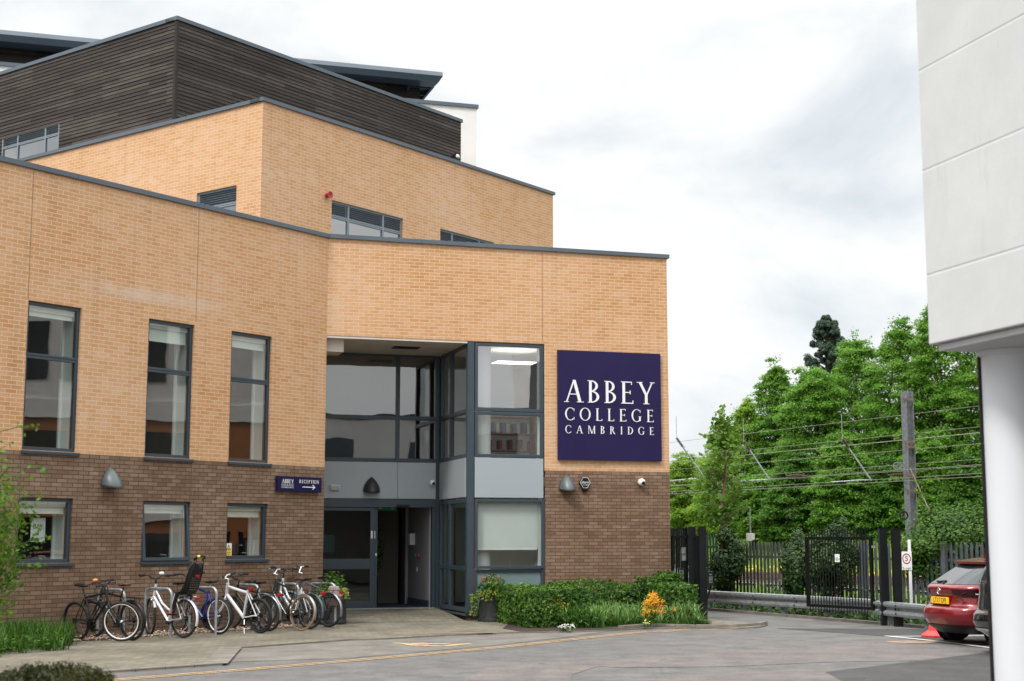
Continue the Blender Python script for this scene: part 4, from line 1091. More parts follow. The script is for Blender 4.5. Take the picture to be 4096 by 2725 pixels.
#PART3
# ------------------------------------------------------------------ ground, road, pavement
def px2(pts, z=0.): return [W(x, y, z)[:2] for x, y in pts]
sheet('ground', [(-220, -60), (260, -60), (260, 420), (-220, 420)], -.06, 'earth')
rA, rB = W(3662, 2510)[:2], W(2834, 2441)[:2]
rd = (rB - rA) / np.linalg.norm(rB - rA)
sheet('road', [(-60, -40), (60, -40), (60, 5), tuple(rA - rd * 14), tuple(rA), tuple(rB), tuple(rB + rd * 45), (-60, 75)], 0., 'asphalt')
PZ_ = .03
kl = [(-260, 2718), (0, 2705), (420, 2687), (891, 2655)]
fl = [(950, 2589), (1120, 2577), (1400, 2557), (1500, 2555), (1700, 2544), (1950, 2532), (2084, 2528), (2279, 2525), (2469, 2518), (2603, 2510), (2781, 2512), (2950, 2511), (3040, 2506), (3066, 2500)]
pv = px2(kl + fl, PZ_) + px2([(3000, 2493), (2839, 2477), (2800, 2455)], PZ_) + [RF.p(9, -6, 0)[:2], RF.p(3.1, -2.5, 0)[:2], RF.p(0, -2.4, 0)[:2], LF.p(.5, -.5, 0)[:2], LF.p(13, -.5, 0)[:2]]
sheet('pavement', pv, PZ_, 'block_paving')
# little step round the pavement edge
mb = MB(); e = px2(kl[-1:] + fl, PZ_)
for a, b in zip(e, e[1:]): mb.face([(*a, 0), (*b, 0), (*b, PZ_), (*a, PZ_)])
tag(mb.build('pavement_edge', 'kerb_stone'), None, None, None, 'structure')
# sloping entrance ramp
mb = MB()
g = [[(.0, .05), (1.5, .05), (3.1, .05)], [(.0, -1.2), (1.5, -1.2), (3.1, -1.2)], [(.0, -2.44), (1.5, -2.44), (3.1, -2.44)]]
zr = [.034, .13, .195]
for i in range(2):
    for j in range(2): mb.face([RF.p(*g[i][j], zr[i]), RF.p(*g[i][j + 1], zr[i]), RF.p(*g[i + 1][j + 1], zr[i + 1]), RF.p(*g[i + 1][j], zr[i + 1])])
tag(mb.build('entrance_ramp', 'block_paving'), None, None, None, 'structure')
# crossing strip of asphalt between pavement and carriageway
lo = [(895, 2653), (950, 2648), (1400, 2633), (2000, 2580), (2300, 2545), (2502, 2516)]
sheet('crossing', px2(lo) + px2([(2469, 2519), (2279, 2526), (2084, 2529), (1950, 2533), (1700, 2545), (1500, 2556), (1400, 2558), (1120, 2578), (952, 2590)]), .004, 'crossing_asphalt')
def strip(name, pts, w, z, mat, kind='structure', mb=None):
    P = [np.array(p[:2], float) for p in pts]; own = mb is None
    mb = mb or MB()
    Ls, Rs = [], []
    for i, p in enumerate(P):
        t = P[min(i + 1, len(P) - 1)] - P[max(i - 1, 0)]; t /= np.linalg.norm(t); n = np.array([-t[1], t[0]]) * w / 2
        Ls.append((*(p + n), z)); Rs.append((*(p - n), z))
    for i in range(len(P) - 1): mb.face([Rs[i], Rs[i + 1], Ls[i + 1], Ls[i]])
    if own:
        return tag(mb.build(name, mat), None, None, None, kind)
yl = [(300, 2733), (451, 2722), (900, 2687), (1400, 2645), (2000, 2591), (2300, 2558), (2502, 2536), (2600, 2528)]
c = px2(yl)
off = []
for i, p in enumerate(c):
    t = c[min(i + 1, len(c) - 1)] - c[max(i - 1, 0)]; t /= np.linalg.norm(t); off.append(np.array([-t[1], t[0]]))
strip('yellow_line', [p + n * .075 for p, n in zip(c, off)], .055, .008, 'worn_yellow_line')
strip('yellow_line', [p - n * .075 for p, n in zip(c, off)], .055, .008, 'worn_yellow_line')
strip('yellow_line', px2([(2607, 2529), (2680, 2522), (2760, 2518)]), .06, .008, 'worn_yellow_line')
strip('yellow_line', px2([(2645, 2530), (2720, 2523), (2906, 2519), (3010, 2514)]), .06, .0082, 'worn_yellow_line')
mb = MB()
for k, s in enumerate([[(360, 1435), (560, 1440), (700, 1455), (830, 1445), (1070, 1435)], [(690, 1460), (800, 1480), (950, 1487)], [(840, 1464), (1050, 1462), (1200, 1447), (1550, 1456)], [(990, 1490), (1150, 1497), (1390, 1500)], [(1420, 1496), (1600, 1489), (1650, 1476), (1730, 1470), (2000, 1455)]]):
    strip('', px2([(1500 + x / 5.227, 2300 + y / 5.227) for x, y in s]), .16, .009 + k * .0006, None, mb=mb)
tag(mb.build('cycle_symbol_marking', 'worn_yellow_line'), None, None, None, 'structure')
for pts, mat, z in (([(1770, 2760), (1960, 2668), (2300, 2652), (2410, 2660), (2290, 2700), (2270, 2760)], 'pink_asphalt', .005),
                    ([(2150, 2655), (2600, 2628), (3050, 2600), (3560, 2560), (3900, 2640), (3300, 2650), (2900, 2668), (2500, 2672)], 'pink_asphalt', .0045),
                    ([(2500, 2725), (2950, 2690), (3300, 2672), (3700, 2700), (3900, 2760), (2500, 2790)], 'pink_asphalt', .0052),
                    ([(3100, 2514), (3540, 2546), (3970, 2597), (4300, 2600), (4300, 2505), (3700, 2518)], 'dark_shaded_asphalt', .0040),
                    ([(3300, 2690), (3962, 2610), (4200, 2640), (4200, 2800), (3500, 2800)], 'dark_shaded_asphalt', .0056)):  # dark sheet painting the concrete building's shade at lower right
    sheet('road_patch_and_shade', px2(pts), z, mat)
strip('bay_line', px2([(3540, 2545.5), (3560, 2547), (3756, 2567), (3962, 2593), (4130, 2618)]), .10, .0085, 'white_line')
strip('bay_line', px2([(3560, 2547), (3805, 2546), (4100, 2541)]), .09, .0080, 'white_line')
strip('bay_line', px2([(3850, 2579), (3960, 2577), (4150, 2573)]), .09, .0080, 'white_line')
strip('bay_line', px2([(3870, 2528), (4100, 2528)]), .08, .0080, 'worn_yellow_line'); strip('bay_line', px2([(3870, 2535), (4060, 2544)]), .08, .0080, 'worn_yellow_line')
a = W(3655, 2570)
sheet('rust_stain', [(a[0] + .42 * math.cos(t) * (1 + .2 * math.sin(3 * t)), a[1] + .38 * math.sin(t)) for t in np.linspace(0, 2 * pi, 20)[:-1]], .0075, 'rust_stain')
a = W(1760, 2540)
sheet('dirt_stain', [(a[0] + 1.1 * math.cos(t), a[1] + .12 * math.sin(t) * (1 + .3 * math.sin(5 * t)) + .10 * math.cos(t)) for t in np.linspace(0, 2 * pi, 24)[:-1]], .034, 'rust_stain')
# kerbs
def kerb(pts, z0, z1, th=.13, step=.9, name='kerb'):
    P = [np.array(p[:2]) for p in pts]; mb = MB()
    for a, b in zip(P, P[1:]):
        d = b - a; Ln = np.linalg.norm(d); d /= Ln; n = np.array([-d[1], d[0]]); k = max(1, round(Ln / step))
        for i in range(k):
            p = a + d * (Ln * i / k + .006); q = a + d * (Ln * (i + 1) / k - .006)
            mb.hexa([(*p, z0), (*q, z0), (*(q + n * th), z0), (*(p + n * th), z0)], [(*(p + n * .012), z1), (*(q + n * .012), z1), (*(q + n * th), z1), (*(p + n * th), z1)])
    return tag(mb.build(name, 'kerb_stone'), None, None, None, 'structure')
kerb(px2(kl, PZ_), 0., .042, .13, .45)
kerb(px2([(2490, 2521), (2603, 2513), (2700, 2515), (2781, 2517), (2950, 2515), (3045, 2509), (3072, 2502)], .0), 0., .085, .12)
kerb([rB + rd * 25, rB, rA, rA - rd * 12], -.02, .06, -.10, 1.2)
strip('ramp_strip', px2([(862, 2655), (925, 2590)], .03), .34, .0345, 'kerb_stone'); 
# planting bed soil
bedp = px2([(2010, 2515), (2084, 2527), (2279, 2524), (2469, 2517), (2603, 2508), (2781, 2511), (2900, 2510), (2800, 2490)], .03) + [RF.p(8.3, -.2, 0)[:2], RF.p(4.2, .05, 0)[:2]]
sheet('planting_bed', bedp, .036, 'soil')
gs = [LF.p(.9, 0, 0)[:2], LF.p(.9, .50, 0)[:2], LF.p(7.4, .55, 0)[:2], LF.p(7.4, 0, 0)[:2]]
sheet('gravel_bed', gs, .036, 'soil')
# pebbles
mb_v, mb_f = [], []
n = 2200
uu = rng.uniform(.9, 7.5, n); dd = np.abs(rng.normal(0, .30, n)) + .01; dd = np.clip(dd, .01, .95)
for i in range(n):
    s = rng.uniform(.012, .032) * (1 if dd[i] < .6 else .6); p = LF.p(uu[i], dd[i], .036 + s * .35 + max(0, .05 - dd[i] * .15) * rng.uniform(0, 1))
    a = rng.uniform(0, pi); ca, sa = math.cos(a), math.sin(a); w = s * rng.uniform(.6, 1.); h = s * .6; b = len(mb_v)
    for x, y, z in ((s, 0, 0), (0, w, 0), (-s, 0, 0), (0, -w, 0), (.3 * s, .2 * w, h), (0, 0, -h), (-.4 * s, -.2 * w, h * .9)):
        mb_v.append((p[0] + x * ca - y * sa, p[1] + x * sa + y * ca, p[2] + z))
    for f in ((0, 1, 4), (1, 2, 6), (1, 6, 4), (2, 3, 6), (3, 0, 4), (3, 4, 6), (1, 0, 5), (2, 1, 5), (3, 2, 5), (0, 3, 5)): mb_f.append(tuple(b + k for k in f))
quads('gravel', np.array(mb_v), np.array(mb_f), 'pebble', loc=(0, 0, 0))
tag(bpy.data.objects['gravel'], 'pale brown pebbles along the foot of the brown brick wall', 'gravel', None, 'stuff')

# ------------------------------------------------------------------ concrete building on the right
CC = at(3715.4, 1381.6, 12.); CB = Fr(CC, nR, -uR); CFa = Fr(CC, uR, -nR); CZ = CC[2]
CBO = root('concrete_building', 'pale concrete panelled building on a round column at the right edge', 'building', (CC[0], CC[1], 0))
zs = [CZ] + [at(x * 1.7378, y * 1.7378, 12.)[2] for x, y in ((2133, 635), (2122, 395), (2112, 165))]; st_ = zs[3] - zs[2]; zs += [zs[3] + st_ * .95]
mb = MB()
for i, (a, b) in enumerate(zip(zs, zs[1:])):
    mb.hexa([CB.p(0, 0, a + .005), CB.p(20, 0, a + .005), CB.p(20, -14, a + .005), CB.p(0, -14, a + .005)], [CB.p(0, 0, b - .005), CB.p(20, 0, b - .005), CB.p(20, -14, b - .005), CB.p(0, -14, b - .005)])
mb.build('panel_wall', 'concrete_panel', CBO, bevel=.008)
mb = MB(); mb.hexa([CB.p(.003, -.003, CZ + .02), CB.p(19.9, -.003, CZ + .02), CB.p(19.9, -13.9, CZ + .02), CB.p(.006, -13.9, CZ + .02)], [CB.p(.003, -.003, zs[-1] - .02), CB.p(19.9, -.003, zs[-1] - .02), CB.p(19.9, -13.9, zs[-1] - .02), CB.p(.006, -13.9, zs[-1] - .02)])
mb.build('panel_joint', 'concrete_panel', CBO)
mb = MB(); mb.fb(CFa, 2.0, 4.2, .0, .03, CZ + 1.0, CZ + 2.3); mb.fb(CFa, 6.5, 9.5, .0, .03, CZ + .9, CZ + 2.3); mb.fb(CFa, -.05, 14.05, -20, .06, zs[-1], zs[-1] + .12); mb.build('window_band', 'frame_metal', CBO)
mb = MB(); mb.fb(CB, 0.05, 19.9, -13.9, -.06, CZ - .05, CZ - .002); mb.build('soffit', 'concrete_panel', CBO)
cpx = (2274.5 + 72) * 1.7378
cc_ = at(cpx, 2157, 12.0)
mb = MB(); mb.lathe([(.245, 0), (.245, CZ - .10), (.275, CZ - .09), (.275, CZ - .052)], (cc_[0], cc_[1], 0), 64); mb.build('column', 'column_paint', CBO, smooth=True)
sp = at(2274.5 * 1.7378 - 8, 2157, 12.02)
mb = MB(); mb.box(sp[0] - .003, sp[0] + .021, sp[1], sp[1] + .03, 0, CZ - .052); mb.build('edge_strip', 'black_plastic', CBO)  # thin dark upright strip along the column's left edge
mb = MB(); mb.fb(CB, 5, 19, -13, -4, 0, CZ - .06); mb.build('ground_floor_wall', 'white_render', CBO)

# brick building across the yard (seen in the window reflections)
OB = root('brick_building', 'orange brick building with white bands across the yard, seen in window reflections', 'building', (17, 24, 0))
mb = MB(); mb.box(17, 22, 8, 33, 0, 2.9); mb.box(17, 22, 20, 33, 3.3, 5.9); mb.build('brick_wall', 'orange_wood', OB)
mb = MB(); mb.box(16.9, 22, 7.9, 33.1, 2.9, 3.3); mb.box(17, 22, 8, 33, 6.5, 9.6); mb.box(17.05, 22, 8, 20, 3.3, 5.9); mb.box(16.9, 22, 7.9, 33.1, 5.9, 6.5); mb.box(16.95, 17.0, 12, 14, .3, 2.9); mb.box(16.95, 17.0, 22, 24, 3.3, 5.9); mb.build('white_band', 'white_render', OB)
mb = MB()
for y in (9.5, 14.5, 18, 24.5, 28.5):
    for z in (.9, 3.9): mb.box(16.94, 17.0, y, y + 1.7, z, z + 1.6)
    mb.box(16.94, 17.0, y - .2, y + .9, 7.2, 9.2); mb.box(16.94, 17.0, y + 1.3, y + 2.2, 7.2, 9.2)
mb.build('window', 'car_glass', OB)

# ------------------------------------------------------------------ vehicles
def car(name, label, cat, org, fwd, paint, levels, grp=None, glass=(1.02, 1.37), lamp=None, wheel=(.86, 3.56, .315, .80), n_=4.2, dz=0.):
    yaw = math.atan2(fwd[1], fwd[0])
    t = root(name, label, cat, (org[0], org[1], dz), (0, 0, yaw), grp)
    NN = 112
    zd = np.linspace(levels[0][0], levels[-1][0], 600); ker = np.exp(-.5 * (np.arange(-60, 61) * (zd[1] - zd[0]) / .016) ** 2); ker /= ker.sum()
    cur = [np.convolve(np.pad(np.interp(zd, [l[0] for l in levels], [l[k] for l in levels]), 60, 'edge'), ker, 'valid') for k in (1, 2, 3)]
    def interp(z): return [np.interp(z, zd, c_) for c_ in cur]
    zz = sorted(set(np.round(np.concatenate([np.linspace(levels[0][0], levels[-1][0], 64), [l[0] for l in levels]]), 4)))
    ring = []
    for z in zz:
        xr, xf, hw = interp(z); xc, a = (xr + xf) / 2, (xf - xr) / 2; row = []
        for j in range(NN):
            w = 2 * pi * (j + .5) / NN; cw, sw = math.cos(w), math.sin(w)
            row.append((xc + a * math.copysign(abs(cw) ** (2 / n_), cw), hw * math.copysign(abs(sw) ** (2 / n_), sw), z))
        ring.append(row)
    cells = [(i, j) for i in range(len(zz) - 1) for j in range(NN)]
    def corner(i, j): return [ring[i][j], ring[i][(j + 1) % NN], ring[i + 1][(j + 1) % NN], ring[i + 1][j]]
    G = np.array(ring); dj = np.roll(G, -1, 1) - np.roll(G, 1, 1); di = np.gradient(G, axis=0); NR = np.cross(dj, di); NR /= np.linalg.norm(NR, axis=2, keepdims=True) + 1e-9
    def patch(nm, pred, mat, out=.006, th=.0):
        mb = MB()
        for i, j in cells:
            q = corner(i, j); c = np.mean(q, axis=0)
            if pred(c):
                ks = ((i, j), (i, (j + 1) % NN), (i + 1, (j + 1) % NN), (i + 1, j))
                mb.face([tuple(G[a, b] + NR[a, b] * out) for a, b in ks])
        if mb.v:
            import bmesh
            o = mb.build(nm, mat, t, smooth=True)
            weld(o, .0005)
            o.data.polygons.foreach_set('use_smooth', [True] * len(o.data.polygons))
            return o
    mb = MB(); base = 0
    for row in ring: mb.v.extend(row)
    for i, j in cells: mb.f.append((i * NN + j, i * NN + (j + 1) % NN, (i + 1) * NN + (j + 1) % NN, (i + 1) * NN + j)); mb.uv.append(None); mb.mi.append(0)
    mb.f.append(tuple((len(zz) - 1) * NN + j for j in range(NN))); mb.uv.append(None); mb.mi.append(0)
    mb.f.append(tuple(range(NN))[::-1]); mb.uv.append(None); mb.mi.append(0)
    mb.build('body', paint, t, smooth=True)
    L_ = max(l[2] for l in levels)
    g0, g1 = glass
    def hwz(z): return interp(z)[2]
    patch('rear_window', lambda c: g0 < c[2] < g1 and c[0] < interp(c[2])[0] + .5 and abs(c[1]) < hwz(c[2]) * .90, 'car_glass')
    patch('windscreen', lambda c: g0 < c[2] < g1 and c[0] > interp(c[2])[1] - .45 and abs(c[1]) < hwz(c[2]) * .90, 'car_glass')
    patch('side_window', lambda c: g0 < c[2] < g1 - .02 and interp(c[2])[0] + .75 < c[0] < interp(c[2])[1] - .55 and abs((c[0] % 1.15) - .1) > .05, 'car_glass')
    if lamp:
        for sg in (1, -1):
            lo_, hi_, y0, x1 = lamp
            patch('tail_light', lambda c: c[1] * sg > 0 and c[0] < x1 and abs(c[1]) > y0 and lo_ + (hi_ - lo_) * .62 * max(0, (hwz(c[2]) - abs(c[1])) / (hwz(c[2]) - y0)) * .9 < c[2] < hi_, 'dark_red_lens', .010)
    x0, x1, rw, yw = wheel; yw = hwz(.5) - .065
    for x in (x0, x1):
        for sg in (1, -1):
            mb = MB(); mb.lathe([(rw * .60, -.09), (rw * .97, -.10), (rw, -.06), (rw, .06), (rw * .97, .10), (rw * .60, .09)], (x, sg * yw, rw), 36, 'y')
            w_ = mb.build('wheel', 'black_rubber', t, smooth=True)
            mb = MB(); mb.lathe([(rw * .62, -.07), (rw * .62, .07), (rw * .56, .085), (rw * .5, .06)], (x, sg * yw, rw), 30, 'y', cap=False)
            for k in range(5):
                a = 2 * pi * k / 5; mb.tube([(x, sg * yw, rw), (x + rw * .58 * math.cos(a), sg * yw, rw + rw * .58 * math.sin(a))], .028, 6)
            mb.build('rim', 'spoke_steel', w_)
            mb = MB(); mb.lathe([(rw + .05, -.012), (rw + .05, .008)], (x, sg * (hwz(.5) - .004), rw), 36, 'y'); mb.build('wheel_arch', 'black_plastic', t)
    return t, patch, interp
hatch = [(.20, .30, 4.20, .78), (.30, .12, 4.34, .85), (.42, .03, 4.40, .885), (.52, .0, 4.42, .895), (.60, .02, 4.42, .897), (.635, .05, 4.41, .897), (.66, .13, 4.40, .897), (.80, .17, 4.32, .895), (.90, .12, 4.10, .89), (.96, .11, 3.75, .88), (1.0, .16, 3.4, .86), (1.03, .22, 3.25, .84), (1.2, .52, 2.7, .75), (1.34, .78, 2.25, .66), (1.40, .95, 1.98, .60), (1.435, 1.12, 1.75, .50), (1.455, 1.35, 1.5, .30)]
hd = math.radians(73.); fw_ = np.array([math.sin(hd), math.cos(hd)]); rt_ = np.array([fw_[1], -fw_[0]])
cp = at(3768, 2370, 25.6)[:2] - fw_ * .17
ct, cpatch, ci = car('parked_car', 'red hatchback seen from behind with yellow LT17 OPJ plate', 'car', cp, fw_, 'car_red', hatch, lamp=(.755, .93, .36, .95), n_=3.4, wheel=(.95, 3.62, .315, .80))
cpatch('bumper_lower', lambda c: c[2] < .335 and c[0] < .75 and abs(c[1]) < .80, 'black_plastic', .008)
cpatch('tail_light_lens', lambda c: c[0] < .42 and .66 < abs(c[1]) < .74 and .81 < c[2] < .87, 'white_plastic', .016)
mb = MB()
n = 24
for i in range(n):
    y0, y1 = -.55 + 1.10 * i / n, -.55 + 1.10 * (i + 1) / n
    f0, f1 = .08 * (abs(y0) / .55) ** 2, .08 * (abs(y1) / .55) ** 2
    mb.hexa([(.72 + f0, y0, 1.355), (.72 + f1, y1, 1.355), (1.10, y1, 1.30), (1.10, y0, 1.30)], [(.71 + f0, y0, 1.395), (.71 + f1, y1, 1.395), (1.25, y1, 1.452), (1.25, y0, 1.452)])
mb.build('spoiler', 'car_red', ct, smooth=True)
mb = MB(); mb.hexa([(1.05, -.012, 1.45), (1.28, -.03, 1.45), (1.28, .03, 1.45), (1.05, .012, 1.45)], [(1.02, -.006, 1.545), (1.10, -.006, 1.54), (1.10, .006, 1.54), (1.02, .006, 1.545)]); mb.build('antenna_fin', 'car_red', ct)
mb = MB(); mb.box(.118, .135, -.26, .26, .685, .80); pl = mb.build('number_plate', 'plate_yellow', ct, bevel=.003)
tm = Matrix(((0, 0, -1, .1165), (-1, 0, 0, 0), (0, 1, 0, .742), (0, 0, 0, 1)))
tm[1][0] = -.86
sans_text('lettering', 'LT17 OPJ', .112, 'screen_dark', pl, tm)
mb = MB(); mb.tube([(.20, .02, 1.03), (.26, -.0, 1.07), (.235, .16, 1.055), (.24, .24, 1.06)], .016, 6); mb.build('wiper', 'black_plastic', ct)
mb = MB(); mb.torus((0, 0, 0), .048, .0065, 30, 6, 'y', sq=1.)
mb.tube([(-.046, 0, .012), (-.022, 0, .022), (0, 0, -.012), (.022, 0, .022), (.046, 0, .012)], .006, 6)
mb.v = [(y + .104, x, z + .90) for x, y, z in mb.v]; mb.build('emblem', 'chrome', ct, smooth=True)
mb = MB(); mb.box(.125, .14, -.66, -.50, .755, .785); mb.build('badge', 'chrome', ct)
mb = MB(); mb.box(.10, .118, -.27, .27, .672, .684); mb.build('plate_holder', 'black_plastic', ct)
suv = [(.25, .25, 4.3, .80), (.38, .06, 4.5, .90), (.50, .0, 4.55, .915), (.62, .02, 4.56, .92), (.68, .09, 4.55, .92), (.95, .14, 4.5, .92), (1.08, .15, 4.1, .91), (1.12, .16, 3.7, .90), (1.3, .24, 3.2, .84), (1.5, .42, 2.75, .76), (1.62, .62, 2.4, .68), (1.67, .85, 2.2, .55), (1.69, 1.1, 1.9, .3)]
sp_ = cp + rt_ * 2.45
s_ = 0.
for s_ in np.arange(-4, 3, .02):
    k_ = sp_ + fw_ * (s_ + .42) - rt_ * .86
    if k_[0] / k_[1] > (3905 - CX) / 5920: break
sp_ = sp_ + fw_ * s_
stt, spatch, si = car('parked_car', 'black tall estate car at the right edge half hidden by the round column', 'car', sp_, fw_, 'car_black', suv, glass=(1.15, 1.56), lamp=None, wheel=(.9, 3.55, .35, .80))
for sg in (1, -1):
    spatch('tail_light', lambda c: c[1] * sg > .70 and c[0] < .55 and .95 < c[2] < 1.45, 'dark_red_lens', .012)
spatch('chrome_trim', lambda c: c[0] < .5 and .36 < c[2] < .40, 'chrome', .014)
spatch('reflector', lambda c: c[0] < .6 and .66 < c[1] and .70 < c[2] < .80, 'white_plastic', .012)
tm = Matrix(((0, 0, -1, .165), (-1, 0, 0, .38), (0, 1, 0, 1.10), (0, 0, 0, 1))); sans_text('badge', 'CR-V', .09, 'chrome', stt, tm, .004)
qs = at(2660, 2300, 39.)
stv, vpatch, vi = car('parked_car', 'silver car just showing behind the black gate by the building corner', 'car', (qs[0] + .25 - nR[0] * 4.4, qs[1] - nR[1] * 4.4), nR, 'car_silver', hatch)
for sg in (1, -1):
    mb = MB(); mb.lathe([(.02, -.08), (.08, -.05), (.09, .03), (.05, .08)], (2.95, sg * .98, .98), 14, 'x'); mb.build('mirror', 'car_silver', stv, smooth=True)
# red barrier foot
fp = at(3748, 2544, 27.4)
ft = root('barrier_foot', 'red plastic barrier foot on the tarmac under the red car', 'barrier foot', (fp[0], fp[1], 0))
def octa(r, z, cx=fp[0], cy=fp[1], rot=.3): return [(cx + r * math.cos(2 * pi * k / 8 + rot), cy + r * math.sin(2 * pi * k / 8 + rot), z) for k in range(8)]
mb = MB()
for (r0, z0), (r1, z1) in zip([(.29, .009), (.29, .04), (.175, .12), (.165, .125), (.13, .25)], [(.29, .04), (.175, .12), (.165, .125), (.13, .25), (.05, .251)]): mb.hexa(octa(r0, z0), octa(r1, z1))
mb.build('foot', 'red_plastic', ft)

# ------------------------------------------------------------------ gates, fences, guard rails
def seg_frame(a, b):
    a, b = np.array(a[:2], float), np.array(b[:2], float); d = b - a; Ln = np.linalg.norm(d); d /= Ln
    n = np.array([d[1], -d[0]])
    if np.dot(n, -a) < 0: n = -n
    return Fr(a, d, n), Ln
def guard_rail(a, b, label, zt=.50, ends=True):
    fr, Ln = seg_frame(a, b); t = root('guard_rail', label, 'guard rail', (a[0], a[1], 0), group='steel guard rails along the access road')
    prof = [(.0, zt - .30), (.07, zt - .285), (.085, zt - .24), (.07, zt - .20), (.012, zt - .175), (.012, zt - .125), (.07, zt - .10), (.085, zt - .06), (.07, zt - .015), (.0, zt)]
    mb = MB()
    us = [0] + list(np.arange(.3, Ln, 2.0)) + [Ln]
    for u0, u1 in zip(us, us[1:]):
        for (d0, z0), (d1, z1) in zip(prof, prof[1:]):
            mb.face([fr.p(u0, d0 + .05, z0), fr.p(u1, d0 + .05, z0), fr.p(u1, d1 + .05, z1), fr.p(u0, d1 + .05, z1)])
    import bmesh
    o = mb.build('beam', 'galvanised', t)
    weld(o, .001)
    s = o.modifiers.new('thick', 'SOLIDIFY'); s.thickness = .006
    u = .35
    while u < Ln - .1:
        pb = MB(); pb.fb(fr, u - .055, u + .055, -.06, .045, -.06, zt - .12); pb.build('post', 'galv_dull', t); u += 1.55
    bb = MB()
    for u in np.arange(.9, Ln, 1.55):
        for z in (zt - .07, zt - .15, zt - .23):
            bb.fb(fr, u - .015, u + .015, .10 if z != zt - .15 else .06, .145 if z != zt - .15 else .075, z - .015, z + .015)
    if bb.v: bb.build('bolt', 'black_metal', t)
    return fr
GA, GB = at(2790, 2300, 38.0)[:2], at(3500, 2300, 32.2)[:2]
guard_rail(GA, GB, 'long steel guard rail behind the open black gate')
guard_rail(at(3516, 2300, 31.4)[:2], at(3810, 2300, 28.6)[:2], 'short steel guard rail left of the red car')
def palisade(a, b, label, mat, zt=1.72, step=.155, posts=2.7, zb=-.05, grp=None):
    fr, Ln = seg_frame(a, b); t = root('palisade_fence', label, 'fence', (a[0], a[1], 0), group=grp)
    mb = MB(); u = .05
    while u < Ln:
        w = .036
        pts = [(u - w, zb), (u + w, zb), (u + w, zt - .10), (u + .012, zt), (u - .012, zt), (u - w, zt - .10)]
        mb.fpoly(fr, pts, .0, .012); mb.fb(fr, u - w, u - w + .012, .0121, .024, zb, zt - .1)
        u += step
    mb.build('pales', mat, t)
    mb = MB(); mb.fb(fr, 0, Ln, -.05, -.002, .25, .31); mb.fb(fr, 0, Ln, -.05, -.002, zt - .42, zt - .36); mb.build('rails', mat, t)
    for u in np.arange(0, Ln + .01, posts):
        mb = MB(); mb.fb(fr, u - .06, u + .06, .0125, .10, zb, zt + .02); mb.build('post', mat, t)
    return t
off_ = np.array([-rd[1], rd[0]]); off_ = off_ if off_[0] > 0 else -off_
palisade(GA + off_ * 1.7 + rd * 1.0, GB + off_ * 1.7 - rd * 5, 'grey steel palisade fence beside the railway', 'palisade_grey')
palisade(at(2560, 2200, 46)[:2], at(2868, 2200, 42.)[:2], 'green palisade fence seen through the side gate', 'green_paint', 1.95)
def post(mb, q, w, z1, z0=0.): mb.box(q[0] - w / 2, q[0] + w / 2, q[1] - w / 2, q[1] + w / 2, z0, z1)
# right hand gate (open leaf parallel with the road)
g0, g1 = at(3227, 2300, 32.9)[:2], at(3492, 2300, 31.15)[:2]
fr, Ln = seg_frame(g0, g1)
t = root('vehicle_gate', 'black barred gate leaf standing open in front of the guard rail', 'gate', (g0[0], g0[1], 0))
mb = MB(); mb.fb(fr, 0, .06, -.03, .03, .31, 1.83); mb.fb(fr, Ln - .07, Ln, -.03, .03, .31, 1.83); mb.fb(fr, .06, Ln - .07, -.03, .03, 1.77, 1.83); mb.fb(fr, .06, Ln - .07, -.03, .03, .31, .37); mb.build('gate_frame', 'black_metal', t)
mb = MB()
for u in np.arange(.13, Ln - .08, .088): mb.tube([fr.p(u, .038, .20), fr.p(u, .038, 2.0)], .0115, 6)
mb.build('bars', 'black_metal', t)
for z_ in (.44, 1.60):
    mb = MB(); mb.fb(fr, Ln, Ln + .12, -.02, .02, z_, z_ + .05); mb.build('hinge', 'galvanised', t)
gu, gz = fr.uz(3348, 2233, .06)
nt_ = root('gate_notice', 'small white notice fixed on the bars of the open gate', 'notice', fr.p(gu, .06, gz)); mb = MB(); mb.fb(fr, gu - .073, gu + .073, .051, .056, gz - .085, gz + .085); mb.build('board', 'white_paint', nt_, bevel=.004)
sans_text('lettering', 'NO\nTHROUGH\nWAY', .03, 'sign_navy', nt_, frame_matrix(fr, gu, .0575, gz - .02))
for px, D_, lb in ((3535, 31.1, 'tall square black gate post carrying the open leaf'), (3588, 30.7, 'tall square black gate post right of the leaf post beside the guard rail end')):
    q = at(px, 2300, D_); mb = MB(); post(mb, q, .16, 1.99); mb.box(q[0] - .085, q[0] + .085, q[1] - .085, q[1] + .085, 1.99, 2.005); tag(mb.build('gate_post', 'black_metal', None, origin=(q[0], q[1], 0)), lb, 'gate post', 'square black gate posts')
# left hand side gate and posts
pa, pb_ = at(2770, 2300, 33.3), at(2812, 2300, 32.9)
for q, lb in ((pa, 'tall square black gate post left of the keypad post'), (pb_, 'tall square black gate post carrying the keypad')):
    mb = MB(); post(mb, q, .155, 2.05); mb.box(q[0] - .08, q[0] + .08, q[1] - .08, q[1] + .08, 2.05, 2.065); tag(mb.build('gate_post', 'black_metal', None, origin=(q[0], q[1], 0)), lb, 'gate post', 'square black gate posts')
ga, gb = RF.p(RCOR, -.45, 0), (pa[0] - .09, pa[1] + .02)
fr, Ln = seg_frame(ga, gb)
t = root('side_gate', 'narrow black barred side gate between the building corner and gate posts', 'gate', (ga[0], ga[1], 0))
mb = MB(); mb.fb(fr, 0, Ln, -.03, .03, 1.80, 1.86); mb.fb(fr, 0, Ln, -.03, .03, .12, .18); mb.fb(fr, Ln - .13, Ln - .05, -.031, .031, .181, 2.03); mb.build('gate_frame', 'black_metal', t)
mb = MB()
for u in np.arange(.05, Ln - .15, .105): mb.tube([fr.p(u, .04, .05), fr.p(u, .04, 2.03)], .0125, 6)
